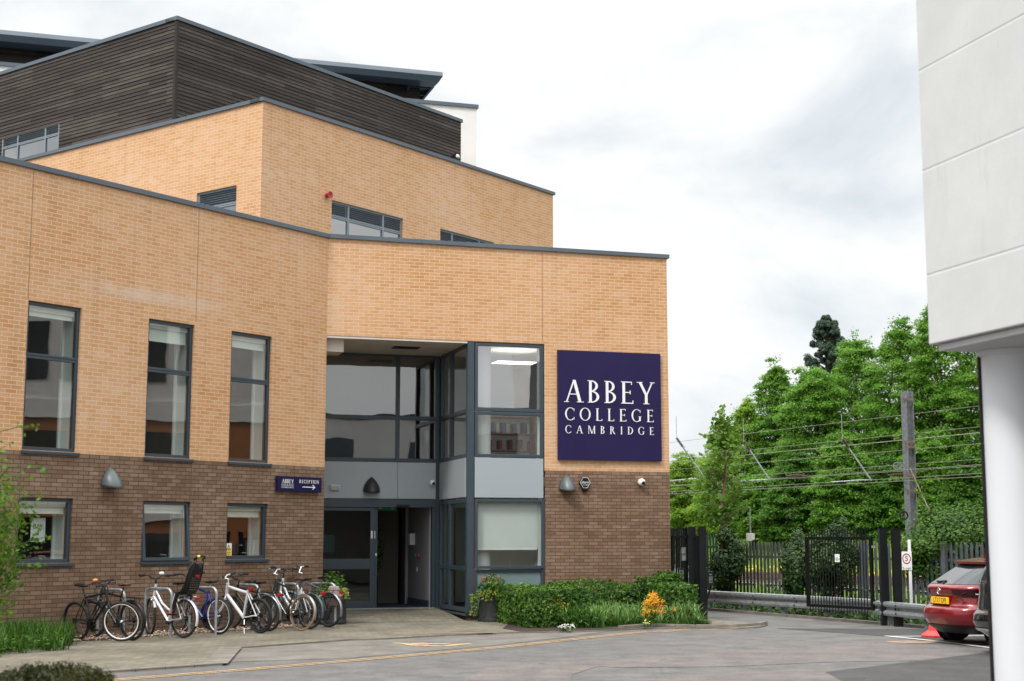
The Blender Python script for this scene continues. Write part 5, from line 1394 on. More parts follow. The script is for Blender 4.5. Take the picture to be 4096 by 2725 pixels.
mb.build('bars', 'black_metal', t)
mb = MB(); mb.fb(fr, Ln - .16, Ln - .03, .032, .06, 1.30, 1.60); mb.tube([fr.p(Ln - .12, .08, 1.47), fr.p(Ln - .02, .08, 1.47)], .014, 6); mb.build('lock', 'galvanised', t)
ge = (pb_[0] - .10, pb_[1] + .1); gf = np.array(ge) + np.array([-.135, .99]) * 2.4
fr, Ln = seg_frame(ge, gf)
t = root('vehicle_gate', 'black barred gate leaf swung back edge on between the two left gate posts', 'gate', (ge[0], ge[1], 0))
mb = MB(); mb.fb(fr, 0, .06, -.03, .03, .20, 1.86); mb.fb(fr, Ln - .06, Ln, -.03, .03, .20, 1.86); mb.fb(fr, .06, Ln - .06, -.03, .03, 1.80, 1.86); mb.fb(fr, .06, Ln - .06, -.03, .03, .20, .26); mb.build('gate_frame', 'black_metal', t)
mb = MB()
for u in np.arange(.12, Ln - .06, .1): mb.tube([fr.p(u, .04, .05), fr.p(u, .04, 2.03)], .0115, 6)
mb.build('bars', 'black_metal', t)
kq = at(2842, 2315, 32.6)
t = root('keypad', 'black entry keypad box on the side of the gate post', 'keypad', (kq[0], kq[1], kq[2]))
mb = MB(); mb.box(kq[0] - .062, kq[0] + .062, kq[1] - .04, kq[1] + .05, kq[2] - .16, kq[2] + .16); mb.build('housing', 'black_plastic', t, bevel=.01)
mb = MB()
for i in range(3):
    for j in range(5): mb.box(kq[0] - .035 + i * .027, kq[0] - .02 + i * .027, kq[1] - .046, kq[1] - .041, kq[2] - .09 + j * .03, kq[2] - .075 + j * .03)
mb.build('keys', 'galvanised', t)
mb = MB(); mb.box(kq[0] - .03, kq[0] + .02, kq[1] - .043, kq[1] - .041, kq[2] + .08, kq[2] + .10); mb.build('display', 'exit_green', t)
mb = MB(); mb.tube([(kq[0], kq[1] + .02, kq[2] - .16), (kq[0] - .04, kq[1] + .02, kq[2] - .32), (kq[0] - .10, kq[1] + .05, kq[2] - .5)], .022, 6); mb.build('bracket', 'black_metal', t)
# 5 mph sign
sq = at(3628, 2270, 31.6); SFr = Fr(sq[:2], np.array([.99, -.14]), np.array([-.14, -.99]))
t = root('speed_sign', 'white 5 mph speed limit sign with red ring on a white post', 'sign', (sq[0], sq[1], 0))
zc = at(3626, 2244, 31.6)[2]
mb = MB(); mb.fb(SFr, -.105, .105, .0, .012, zc - .195, zc + .195); sb = mb.build('sign_board', 'white_paint', t, bevel=.004)
mb = MB(); ce = SFr.p(-.004, 0, zc + .045)
for i in range(36):
    a, b = 2 * pi * i / 36, 2 * pi * (i + 1) / 36
    mb.fpoly(SFr, [(-.004 + r * math.cos(w), zc + .045 + r * 1.28 * math.sin(w)) for r, w in ((.088, a), (.088, b), (.070, b), (.070, a))], .0125, .0145)
mb.build('red_ring', 'red_lens', sb)
sans_text('lettering', '5', .15, 'screen_dark', sb, frame_matrix(SFr, -.004, .0135, zc + .045)); sans_text('lettering', '5 mph', .07, 'screen_dark', sb, frame_matrix(SFr, .0, .0135, zc - .155))
mb = MB(); mb.fb(SFr, .035, .095, -.045, -.002, -.05, zc + .45); mb.build('post', 'white_paint', t)
# telecom box on a pole
q = at(3004, 2147, 44.); t = root('equipment_box', 'small white equipment box on a thin pole behind the palisade fence', 'box', (q[0], q[1], 0))
mb = MB(); mb.box(q[0] - .13, q[0] + .02, q[1] - .1, q[1] + .1, q[2] - .13, q[2] + .1); mb.box(q[0] + .021, q[0] + .10, q[1] - .06, q[1] + .08, q[2] - .10, q[2] + .09); mb.build('housing', 'white_plastic', t, bevel=.01)
mb = MB(); mb.tube([(q[0] + .01, q[1] + .14, -.05), (q[0] + .01, q[1] + .14, q[2] + .85)], .022, 8); mb.build('pole', 'galvanised', t)

# ------------------------------------------------------------------ railway and overhead line
re_ = rd.copy(); rp = np.array([9.6, 63.])
def along(p, s): return (p[0] + re_[0] * s, p[1] + re_[1] * s)
rn = np.array([re_[1], -re_[0]]); rn = rn if rn[0] > 0 else -rn
mb = MB(); A, B2 = along(rp - rn * 1.7, -60), along(rp - rn * 1.7, 60); C2, D2 = along(rp + rn * 6, 60), along(rp + rn * 6, -60); mb.face([(*A, .05), (*B2, .05), (*C2, .05), (*D2, .05)])
tag(mb.build('ballast', 'ballast'), None, None, None, 'structure')
for k, lb in ((0, 'railway track nearest the palisade fence'), (1, 'railway track on the far side nearer the bank')):
    c0 = rp + rn * 3.4 * k; t = root('railway_track', lb, 'railway', (*along(c0, 0), 0), group='railway tracks')
    mb = MB()
    for s in (-.72, .72):
        a, b = along(c0 + rn * s, -60), along(c0 + rn * s, 60); fr, Ln = seg_frame(a, b); mb.fb(fr, 0, Ln, -.035, .035, .24, .28); mb.fb(fr, 0, Ln, -.01, .01, .14, .24); mb.fb(fr, 0, Ln, -.07, .07, .125, .14)
    mb.build('rail', 'rail_steel', t)
    mb = MB(); fr, Ln = seg_frame(along(c0, -60), along(c0, 60))
    for u in np.arange(0, Ln, .65): mb.fb(fr, u, u + .25, -1.25, 1.25, .055, .122)
    tag(mb.build('sleepers', 'kerb_stone', t), None, None, None, 'stuff')
# grass bank beyond
A, B2, C2, D2 = along(rp + rn * 6, -70), along(rp + rn * 6, 80), along(rp + rn * 13, 80), along(rp + rn * 13, -70)
mb = MB(); mb.face([(*A, -.05), (*B2, -.05), (*C2, 1.5), (*D2, 1.5)]); mb.face([(*D2, 1.5), (*C2, 1.5), (*along(rp + rn * 80, 80), 1.5), (*along(rp + rn * 80, -70), 1.5)])
tag(mb.build('bank', 'earth'), None, None, None, 'structure')
def mast(px_, D_, label, ytop):
    q = at(px_, ytop, D_); t = root('line_mast', label, 'mast', (q[0], q[1], 0)); w = .15
    a = math.radians(20)
    def R2(x, y): return (q[0] + x * math.cos(a) - y * math.sin(a), q[1] + x * math.sin(a) + y * math.cos(a))
    mb = MB()
    for x0, x1, y0, y1 in ((-w, -w + .022, -w, w), (w - .022, w, -w, w), (-w + .022, w - .022, -.011, .011)):
        mb.hexa([(*R2(x0, y0), -.05), (*R2(x1, y0), -.05), (*R2(x1, y1), -.05), (*R2(x0, y1), -.05)], [(*R2(x0, y0), q[2]), (*R2(x1, y0), q[2]), (*R2(x1, y1), q[2]), (*R2(x0, y1), q[2])])
    mb.build('mast_column', 'galv_dull', t)
    mb = MB()
    for yy in (1600, 1770, 1790, 1900, 1965):
        z = at(px_, yy, D_)[2]; mb.box(q[0] - .19, q[0] + .17, q[1] - .19, q[1] - .155, z - .04, z + .04)
    mb.build('clamp', 'rail_steel', t)
    st0 = at(px_ + 8, 1862, D_); st1 = at(px_ + 105, 2075, D_ - 4); mb = MB(); mb.tube([st0, st1, st1 + (st1 - st0) * .55], .022, 6); mb.build('stay_rod', 'rail_steel', t)
    c = at(px_ - 12, 2062, D_ - .4); mb = MB(); mb.torus(tuple(c), .13, .03, 20, 6, 'y'); mb.build('cable_coil', 'black_plastic', t)
    for dx in (-22, -38):
        c = at(px_ + dx, 1866, D_ - .3); mb = MB(); mb.torus(tuple(c), .13, .02, 20, 6, 'y'); mb.tube([(c[0] - .12, c[1], c[2]), (c[0] + .12, c[1], c[2])], .015, 5); mb.tube([(c[0], c[1], c[2] - .12), (c[0], c[1], c[2] + .12)], .015, 5); mb.build('pulley', 'galv_dull', t)
    return q
mq = mast(3627, 50., 'tall grey steel line mast standing beside the railway', 1567)
def insul(mb, a, b, n=9, r=.07):
    a, b = np.array(a), np.array(b)
    for k in range(n):
        c0 = a + (b - a) * (k / n); c1 = a + (b - a) * ((k + .35) / n); c2 = a + (b - a) * ((k + .9) / n)
        mb.tube([c0, c1, c2], [r * .45, r, r * .45], 8)
wires = [((3500, 1674), 54., 'topmost'), ((3500, 1750), 54., 'second'), ((3500, 1772), 52., 'third'), ((3430, 1817), 53., 'fourth'), ((3300, 1790), 57., 'fifth'), ((3300, 1882), 56., 'sixth'), ((3300, 1905), 56., 'seventh'), ((3300, 1942), 53., 'eighth'), ((2780, 1936), 62., 'ninth'), ((2780, 1962), 62., 'tenth')]
for (x, y), D_, nm in wires:
    q = at(x, y, D_); a = (q[0] - re_[0] * 30, q[1] - re_[1] * 30); b = (q[0] + re_[0] * 60, q[1] + re_[1] * 60)
    mb = MB(); mb.tube([(*a, q[2] + .02), (q[0], q[1], q[2]), (*b, q[2] + .02)], .0085, 5)
    tag(mb.build('overhead_wire', 'wire_copper', None, origin=tuple(q)), 'overhead railway wire, %s from the top of those crossing the trees' % nm, 'wire', 'overhead railway wires')
for (x0, y0, x1, y1), D_, lb in (((3369, 1755, 3485, 1923), 53., 'sloping strut with brown insulator nearest the steel mast'), ((2975, 1765, 3080, 1922), 57., 'sloping strut with brown insulator above the sapling'), ((2706, 1752, 2823, 1918), 60., 'sloping strut with brown insulator beside the building corner')):
    a, b = at(x0, y0, D_), at(x1, y1, D_); t = root('wire_support', lb, 'strut', tuple(b), group='sloping overhead wire supports')
    m_ = a + (b - a) * .22
    mb = MB(); mb.tube([m_, b], .032, 7); mb.tube([b + np.array([0, 0, .02]), b + (a - b) * .05 + np.array([-.35, 0, -.05]), b + np.array([-1.45, 0, -.05])], .02, 6); mb.tube([a, a + np.array([0, 0, .9])], .012, 5); mb.build('strut', 'galvanised', t)
    mb = MB(); insul(mb, a, m_, 9, .07); mb.build('insulator', 'insulator_brown', t)
for (x, y), D_, lb in (((3188, 1904), 53., 'short brown insulator on a wire between two struts'), ((3596, 1901), 50.5, 'short brown insulator beside the steel mast'), ((2853, 1897), 60., 'short brown insulator on a wire by the sapling crown')):
    q = at(x, y, D_); a, b = q - np.array([.22, 0, 0]), q + np.array([.22, 0, 0]); mb = MB(); insul(mb, a, b, 7, .075); mb.tube([a - np.array([.15, 0, 0]), a], .03, 6); mb.tube([b, b + np.array([.15, 0, 0])], .03, 6); tag(mb.build('insulator', 'insulator_brown', None, origin=tuple(q)), lb, 'insulator', 'short brown wire insulators')
#PART4
# ------------------------------------------------------------------ bicycle stands and bicycles
Z0 = .032
stand_px = [(492, 2558), (682, 2550), (862, 2540), (1032, 2520), (1191, 2511), (1340, 2509)]
sl = ['leftmost steel hoop stand with the orange belled and white rimmed black bicycles', 'steel hoop stand in front of the child seat bicycle', 'steel hoop stand in front of the blue bicycle wheel', 'steel hoop stand behind the white mountain bicycle', 'steel hoop stand with the dark green bicycle', 'rightmost steel hoop stand beside the tan pannier']
nS = np.array([nL[0], nL[1]]) # from the wall outwards
def hoop(q, label, Ln=.72, h=.86):
    t = root('bicycle_stand', label, 'bike stand', (q[0], q[1], Z0), group='galvanised hoop stands along the wall')
    f = lambda s, z: (q[0] - nS[0] * s, q[1] - nS[1] * s, Z0 + z)
    r = .13; pts = [f(0, -.03), f(0, h - r)] + [f(r - r * math.cos(a), h - r + r * math.sin(a)) for a in np.linspace(.2, pi / 2, 6)] + [f(Ln - r + r * math.sin(a), h - r + r * math.cos(a)) for a in np.linspace(0, pi / 2 - .1, 6)] + [f(Ln, h - r), f(Ln, -.03)]
    mb = MB(); mb.tube(pts, .026, 12); mb.build('hoop', 'galvanised', t, smooth=True)
for (x, y), l in zip(stand_px, sl): hoop(W(x, y, Z0), l)

def bike(label, px_, rear, away, paint, lean=0., yaw=0., R=.342, wb=1.06, tyre='black_rubber', tr=.022, step=False, fat=.019, bars='bike_black', rim='rim_alloy', guards=None, rack=False, seat='black_plastic', fork=None, steer=0., rise=.08, bell=None, light=None, headh=.0, kick=False, child=False, basket=False, seath=.0, hw=.30, front=None, guard_front=True):
    """px_: pixel of a wheel contact. rear: that wheel is the rear one; away: the bicycle points to the wall"""
    q = W(px_[0], px_[1], Z0)
    h = -nS if away else nS
    ang = math.atan2(h[1], h[0]) + yaw
    hv = np.array([math.cos(ang), math.sin(ang)])
    o = q[:2] if rear else q[:2] - hv * wb
    t = root('bicycle', label, 'bicycle', (o[0], o[1], Z0), (lean, 0, ang), group='bicycles parked at the hoop stands')
    ra, fa = Vector((0, 0, R)), Vector((wb, 0, R)); bb = Vector((.43, 0, .285)); st = Vector((.26, 0, .80 + seath * .5)); sd = Vector((.205, 0, .95 + seath))
    hb = Vector((wb - .205, 0, .70)); ht = Vector((wb - .25, 0, .86 + headh)); sa = (ht - hb).normalized()
    SX = wb - .235
    cS, sS = math.cos(steer), math.sin(steer)
    def S(p):
        x, y = p[0] - SX, p[1]; return (SX + x * cS - y * sS, x * sS + y * cS, p[2])
    fm = MB()
    fm.tube([hb - sa * .03, ht + sa * .02], fat * 1.15, 10); fm.tube([hb + sa * .015, bb], fat * 1.2, 10)
    if step:
        fm.tube([ht - sa * .07, Vector((.62, 0, .60)), Vector((.45, 0, .50)), Vector((.37, 0, .47))], fat * .95, 10)
    else: fm.tube([ht - sa * .04, st - Vector((-.01, 0, .05))], fat, 10)
    fm.tube([bb, st], fat * .9, 10)
    for sg in (1, -1):
        fm.tube([bb + Vector((-.03, sg * .035, 0)), ra + Vector((.10, sg * .055, 0)), ra + Vector((0, sg * .062, 0))], fat * .5, 6); fm.tube([st + Vector((0, sg * .022, -.06)), ra + Vector((.02, sg * .06, 0))], fat * .42, 6)
    fm.tube([bb + Vector((0, -.036, 0)), bb + Vector((0, .036, 0))], .024, 10)
    fm.build('frame', paint, t, smooth=True)
    sm = MB(); sm.tube([st - Vector((0, 0, .02)), sd - Vector((-.01, 0, .04))], .0135, 8); sm.build('seatpost', 'spoke_steel' if paint != 'bike_black' else 'bike_black', t)
    fk = MB()
    for sg in (1, -1): fk.tube([S(hb - sa * .02 + Vector((.0, sg * .02, 0))), S(hb - sa * .05 + Vector((0, sg * .052, 0))), S(hb * .45 + fa * .55 + Vector((-.035, sg * .055, 0))), S(fa + Vector((0, sg * .055, 0)))], [.014, .016, .013, .009], 8)
    fk.build('fork', fork or paint, t, smooth=True)
    for nm, c, ff in (('rear', ra, lambda p: tuple(p)), ('front', fa, S)):
        wm = MB(); wm.torus((0, 0, 0), R - tr * 2.1, .011, 40, 6, 'y', sq=1.15)
        wm.lathe([(.016, -.05), (.018, -.03), (.012, 0), (.018, .03), (.016, .05)], (0, 0, 0), 10, 'y')
        wm.v = [ff((v[0] + c.x, v[1], v[2] + c.z)) for v in wm.v]
        if front and nm == 'front': rm_ = front
        else: rm_ = rim
        w = wm.build('wheel', rm_, t, smooth=True)
        tm_ = MB(); tm_.torus((0, 0, 0), R - tr, tr, 44, 8, 'y'); tm_.v = [ff((v[0] + c.x, v[1], v[2] + c.z)) for v in tm_.v]; tm_.build('tyre', tyre if not (isinstance(tyre, tuple)) else tyre[0 if nm == 'rear' else 1], w, smooth=True)
        sp = MB()
        for k in range(20):
            a = 2 * pi * k / 20 + .1; a2 = a + (.5 if k % 2 else -.5); sg = 1 if k % 4 < 2 else -1
            sp.tube([ff((c.x + .018 * math.cos(a2), sg * .032, c.z + .018 * math.sin(a2))), ff((c.x + (R - tr * 2.2) * math.cos(a), 0, c.z + (R - tr * 2.2) * math.sin(a)))], .0013, 3, cap=False)
        sp.build('spokes', 'rim_alloy', w)
    # drivetrain
    cm = MB(); cm.lathe([(.03, -.058), (.088, -.058), (.088, -.052), (.03, -.052)], (bb.x, 0, bb.z), 26, 'y'); ca = R_.uniform(-.9, .9)
    for sg, a in ((-1, ca), (1, ca + pi)):
        e = (bb.x + .165 * math.cos(a), sg * .075, bb.z + .165 * math.sin(a)); cm.tube([(bb.x, sg * .06, bb.z), e], .011, 6); cm.box(e[0] - .045, e[0] + .045, min(e[1], e[1] + sg * .09), max(e[1], e[1] + sg * .09), e[2] - .012, e[2] + .012)
    cm.lathe([(.012, -.052), (.052, -.05), (.05, -.035), (.035, -.028)], (ra.x, 0, ra.z), 20, 'y')
    for sg in (1, -1): cm.tube([(ra.x, -.055, ra.z + sg * .045), (bb.x, -.056, bb.z + sg * .085)], .004, 4)
    cm.tube([(ra.x + .01, -.05, ra.z - .05), (ra.x + .05, -.05, ra.z - .15), (ra.x + .10, -.05, ra.z - .20)], .014, 6)
    cm.build('crankset', 'black_metal', t)
    # bars
    top = ht + sa * .06 + Vector((-.01, 0, .04)); bm_ = MB()
    bm_.tube([S(ht), S(top), S(top + Vector((.07, 0, .02)))], .015, 8)
    c0 = top + Vector((.07, 0, .02))
    side = [(0, 0, 0), (.015, .06, .01), (.0, .12, rise * .9), (-.03, .20, rise), (-.075, hw, rise)]
    bm_.tube([S(c0 + Vector((x, -y, z))) for x, y, z in side[::-1]] + [S(c0 + Vector((x, y, z))) for x, y, z in side[1:]], .0135, 8)
    hbm = bm_.build('handlebar', bars, t, smooth=True)
    for sg in (1, -1):
        gm = MB(); a = c0 + Vector((-.035, sg * .20, rise)); b = c0 + Vector((-.08, sg * (hw + .02), rise)); gm.tube([S(a), S(a + (b - a) * .5), S(b)], [.020, .019, .022], 8); gm.build('grip', 'black_rubber', hbm, smooth=True)
        lm = MB(); a = c0 + Vector((.0, sg * .17, rise * .9)); lm.tube([S(a), S(a + Vector((.05, sg * .02, -.015))), S(a + Vector((.045, sg * .12, -.03)))], .007, 5); lm.build('brake_lever', 'chrome' if bars != 'bike_black' else 'black_metal', hbm)
    cb = MB()
    for sg in (1, -1): cb.tube([S(c0 + Vector((.03, sg * .15, rise))), S(c0 + Vector((.12, sg * .07, .02))), S(c0 + Vector((.10, sg * .02, -.12))), S(hb + Vector((.03, 0, .02)))], .0035, 4)
    cb.build('brake_cable', 'black_rubber', t)
    # saddle
    sdm = MB(); row = []
    for x, w, z, dn in ((-.13, .055, .03, .04), (-.12, .075, .04, .05), (-.05, .072, .035, .06), (.02, .042, .022, .055), (.09, .026, .022, .045), (.135, .018, .018, .035)):
        row.append([(sd.x + x, w * math.cos(a), sd.z + z - .012 + (dn * .35) * math.sin(a) if math.sin(a) > 0 else sd.z + z - .012 + dn * .6 * math.sin(a)) for a in np.linspace(0, 2 * pi, 13)[:-1]])
    for r0, r1 in zip(row, row[1:]):
        for j in range(12): sdm.face([r0[j], r0[(j + 1) % 12], r1[(j + 1) % 12], r1[j]])
    sdm.face(row[0]); sdm.face(row[-1][::-1])
    import bmesh
    so = sdm.build('saddle', seat, t, smooth=True); weld(so, .001)
    def guard(c, a0, a1, ff):
        g = MB(); rr = R + .012; rows = []
        for a in np.linspace(a0, a1, 16):
            rows.append([ff((c.x + (rr + dz_) * math.cos(a), y, c.z + (rr + dz_) * math.sin(a))) for y, dz_ in ((-.028, -.012), (-.018, .004), (0, .008), (.018, .004), (.028, -.012))])
        for r0, r1 in zip(rows, rows[1:]):
            for j in range(4): g.face([r0[j], r0[j + 1], r1[j + 1], r1[j]])
        o_ = g.build('mudguard', guards, t, smooth=True)
        weld(o_, .0008)
    if guards:
        guard(ra, math.radians(60), math.radians(200), lambda p: tuple(p))
        if guard_front: guard(fa, math.radians(10), math.radians(150), S)
    if rack or child:
        rk = MB()
        for sg in (1, -1): rk.tube([(.20, sg * .05, .74), (-.28, sg * .06, .735), (-.30, 0, .735)], .006, 6); rk.tube([(0, sg * .065, R), (-.05, sg * .06, .735)], .005, 6); rk.tube([(0, sg * .065, R), (-.16, sg * .06, .735)], .005, 6)
        for x in (.05, -.08, -.2): rk.tube([(x, -.06, .735), (x, .06, .735)], .005, 5)
        rk.build('rack', 'black_metal' if not child else 'chrome', t)
    if light:
        lx = (-.315, 0, .70) if rack or child else (.17, 0, .83)
        lg = MB(); lg.box(lx[0] - .02, lx[0] + .02, -.045, .045, lx[2] - .03, lx[2] + .03); lg.build('rear_light', 'red_lens', t, bevel=.01)
    if bell:
        bl = MB(); p = S(c0 + Vector((.02, .11 if bell == 'orange_plastic' else -.12, rise + .035))); bl.lathe([(.012, -.025), (.045, -.02), (.050, .0), (.035, .022), (.005, .028)], p, 16); bl.build('bell', bell, hbm, smooth=True)
    if kick:
        kk = MB(); kk.tube([(.36, .05, .25), (.30, .12, .13), (.26, .17, .01)], .010, 6); kk.build('kickstand', 'chrome', t)
    if basket:
        bk = MB(); x0, x1, z0, z1 = wb - .02, wb + .22, .72, .98
        for z in np.linspace(z0, z1, 7): bk.tube([S((x0, -.17, z)), S((x1, -.17, z)), S((x1, .17, z)), S((x0, .17, z)), S((x0, -.17, z))], .004, 4)
        for y in np.linspace(-.17, .17, 8):
            bk.tube([S((x1, y, z0)), S((x1, y, z1))], .003, 4); bk.tube([S((x0, y, z0)), S((x0, y, z1))], .003, 4); bk.tube([S((x0, y, z0)), S((x1, y, z0))], .003, 4)
        bk.build('basket', 'black_metal', t)
    if child:
        cs = MB(); # moulded shell: back and seat
        prof = [(.10, .77, .13), (-.02, .76, .15), (-.12, .78, .16), (-.20, .86, .165), (-.26, 1.0, .165), (-.32, 1.18, .15), (-.36, 1.32, .12), (-.385, 1.40, .10)]
        rows = []
        for (x, z, w) in prof:
            wr = .07 if z < 1.25 else .03
            rows.append([(x + wr * 1.2, -w, z + wr * .6), (x + .015, -w * .82, z), (x, 0, z), (x + .015, w * .82, z), (x + wr * 1.2, w, z + wr * .6)])
        for k, (r0, r1) in enumerate(zip(rows, rows[1:])):
            for j in range(4):
                if k == 6 and j in (1, 2): continue
                cs.face([r0[j], r0[j + 1], r1[j + 1], r1[j]])
        o_ = cs.build('child_seat', 'black_plastic', t, smooth=True); weld(o_, .001)
        s = o_.modifiers.new('thick', 'SOLIDIFY'); s.thickness = .016
        rl = MB(); rl.tube([(-.30, -.10, 1.38), (-.375, -.095, 1.43), (-.39, -.05, 1.45), (-.39, .05, 1.45), (-.375, .095, 1.43), (-.30, .10, 1.38)], .018, 8); rl.build('head_rail', 'black_plastic', o_, smooth=True)
        tp = MB(); tp.tube([(-.392, .045, 1.45), (-.380, .090, 1.437)], .0205, 8); tp.build('lime_tape', 'lime_tape', o_)
        rf = MB(); rf.lathe([(.055, 0), (.05, .012), (.01, .014)], (0, 0, 0), 16, 'x'); rf.v = [(-.300 - v[0], v[1] * 1., 1.10 + v[2] * .5) for v in rf.v]; rf.build('reflector', 'red_lens', o_)
        hl = MB()
        for i in range(6):
            for j in range(6): x_ = -.195 - (i * .012) - .0; z_ = .86 + i * .04; hl.box(x_ - .036, x_ - .030, -.10 + j * .04 - .006, -.10 + j * .04 + .006, z_ - .004, z_ + .004)
        hl.build('vent_holes', 'pannier_tan', o_)
        for sg in (1, -1):
            lg = MB(); lg.tube([(.04, sg * .15, .80), (.08, sg * .17, .62), (.10, sg * .18, .44)], [.04, .035, .03], 8); lg.box(.05, .22, sg * .18 - .045, sg * .18 + .045, .40, .425); lg.build('leg_guard', 'black_plastic', o_, smooth=False)
            sx = MB(); sx.tube([(.05, sg * .23, .50), (.09, sg * .235, .44), (.2, sg * .23, .43)], .008, 5); sx.build('foot_strap', 'red_plastic', o_)
    return t
rd_ = math.radians
bike('black bicycle with orange bell and bare black mudguard, leftmost at the stands', (530, 2563), True, True, 'bike_black', rd_(-4), 0, guards='black_plastic', rack=True, seat='brown_leather', bell='orange_plastic', steer=rd_(20), rise=.03, rim='black_metal')
bike('black bicycle with white rimmed front wheel turned towards the pavement', (474, 2572), False, False, 'bike_black', rd_(7), rd_(2), rim='black_metal', front='white_paint', steer=rd_(30), rise=.0, headh=.02)
bike('white step through bicycle with black child seat', (734, 2553), True, True, 'bike_white', rd_(1), 0, step=True, fat=.022, guards='bike_white', child=True, light=True, bell='white_plastic', steer=rd_(-25), rise=.06, headh=.06, fork='spoke_steel')
bike('blue bicycle with thick black saddle behind the child seat bicycle', (876, 2539), True, True, 'blue_paint', rd_(-3), 0, fat=.021, rim='white_paint', steer=rd_(-12), rise=.05, tr=.024, headh=.08)
bike('white mountain bicycle with knobbly tyres and kickstand', (1042, 2534), True, True, 'bike_white', rd_(-7), 0, R=.335, tr=.029, fat=.029, bars='bike_white', kick=True, steer=rd_(28), light=True, fork='bike_white', rise=.05, headh=.04, rim='black_metal')
bike('black bicycle with silver mudguard and red light behind the white mountain bicycle', (1074, 2526), True, True, 'bike_black', rd_(-4), 0, guards='guard_steel', rack=True, light=True, steer=rd_(15), guard_front=False, seath=-.04)
bike('dark green bicycle with brown saddle and tan tyred rear wheel', (1205, 2524), True, True, 'green_dark_paint', rd_(5), 0, tyre=('tan_rubber', 'black_rubber'), seat='brown_leather', guards='guard_steel', bars='chrome', steer=rd_(20), rise=.10, headh=.10, seath=.02, tr=.022, fork='green_dark_paint', guard_front=True)
bike('white framed bicycle with dark mudguards behind the dark green bicycle', (1236, 2518), True, True, 'bike_white', rd_(4), 0, step=True, fat=.024, guards='grey_metal', rack=True, light=True, steer=rd_(-10), rise=.10, headh=.10)
bike('grey bicycle with chrome swept bars and front basket, rightmost at the stands', (1314, 2510), True, True, 'grey_metal', rd_(1), 0, bars='chrome', guards='guard_steel', rack=True, light=True, steer=rd_(25), rise=.12, headh=.10, basket=True, seath=.02)
# pannier on the last bicycle
q = W(1314, 2510, Z0); hv = -nS; lf = np.array([-hv[1], hv[0]])
c = (q[0] + hv[0] * -.03 - lf[0] * .12, q[1] + hv[1] * -.03 - lf[1] * .12)
t = root('pannier_bag', 'tan and brown pannier bag hung on the rack of the rightmost bicycle', 'pannier', (c[0], c[1], Z0 + .40))
fp_ = Fr(c, hv, -lf)
mb = MB()
mb.hexa([fp_.p(-.15, -.07, .44), fp_.p(.13, -.07, .44), fp_.p(.13, .05, .44), fp_.p(-.15, .05, .44)], [fp_.p(-.17, -.08, .62), fp_.p(.15, -.08, .62), fp_.p(.15, .07, .62), fp_.p(-.17, .07, .62)]); mb.build('lower_pocket', 'pannier_brown', t, bevel=.025)
mb = MB(); mb.hexa([fp_.p(-.17, -.08, .621), fp_.p(.15, -.08, .621), fp_.p(.15, .07, .621), fp_.p(-.17, .07, .621)], [fp_.p(-.13, -.06, .85), fp_.p(.11, -.06, .85), fp_.p(.11, .02, .85), fp_.p(-.13, .02, .85)]); mb.build('bag_body', 'pannier_tan', t, bevel=.03)
mb = MB(); mb.fb(fp_, -.06, .02, .058, .062, .735, .745); mb.build('tab', 'white_plastic', t)
# locks on the stands
for (x, y), lb, mt in (((420, 2352), 'black u lock hooked over the leftmost stand', 'black_rubber'), ((1120, 2330), 'black loop lock hung over the stand by the dark green bicycle', 'black_rubber')):
    c = at(x, y, W(492, 2558, Z0)[1] - .25 if x < 500 else W(1191, 2511, Z0)[1] - .2)
    t = root('bike_lock', lb, 'lock', tuple(c)); mb = MB(); mb.tube([(c[0] - .05, c[1], c[2] - .24), (c[0] - .05, c[1], c[2]), (c[0] - .03, c[1], c[2] + .04), (c[0], c[1], c[2] + .055), (c[0] + .03, c[1], c[2] + .04), (c[0] + .05, c[1], c[2]), (c[0] + .05, c[1], c[2] - .24)], .011, 8); mb.build('shackle', mt, t, smooth=True)
    mb = MB(); mb.tube([(c[0] - .085, c[1], c[2] - .25), (c[0] + .085, c[1], c[2] - .25)], .018, 8); mb.build('crossbar', mt, t)

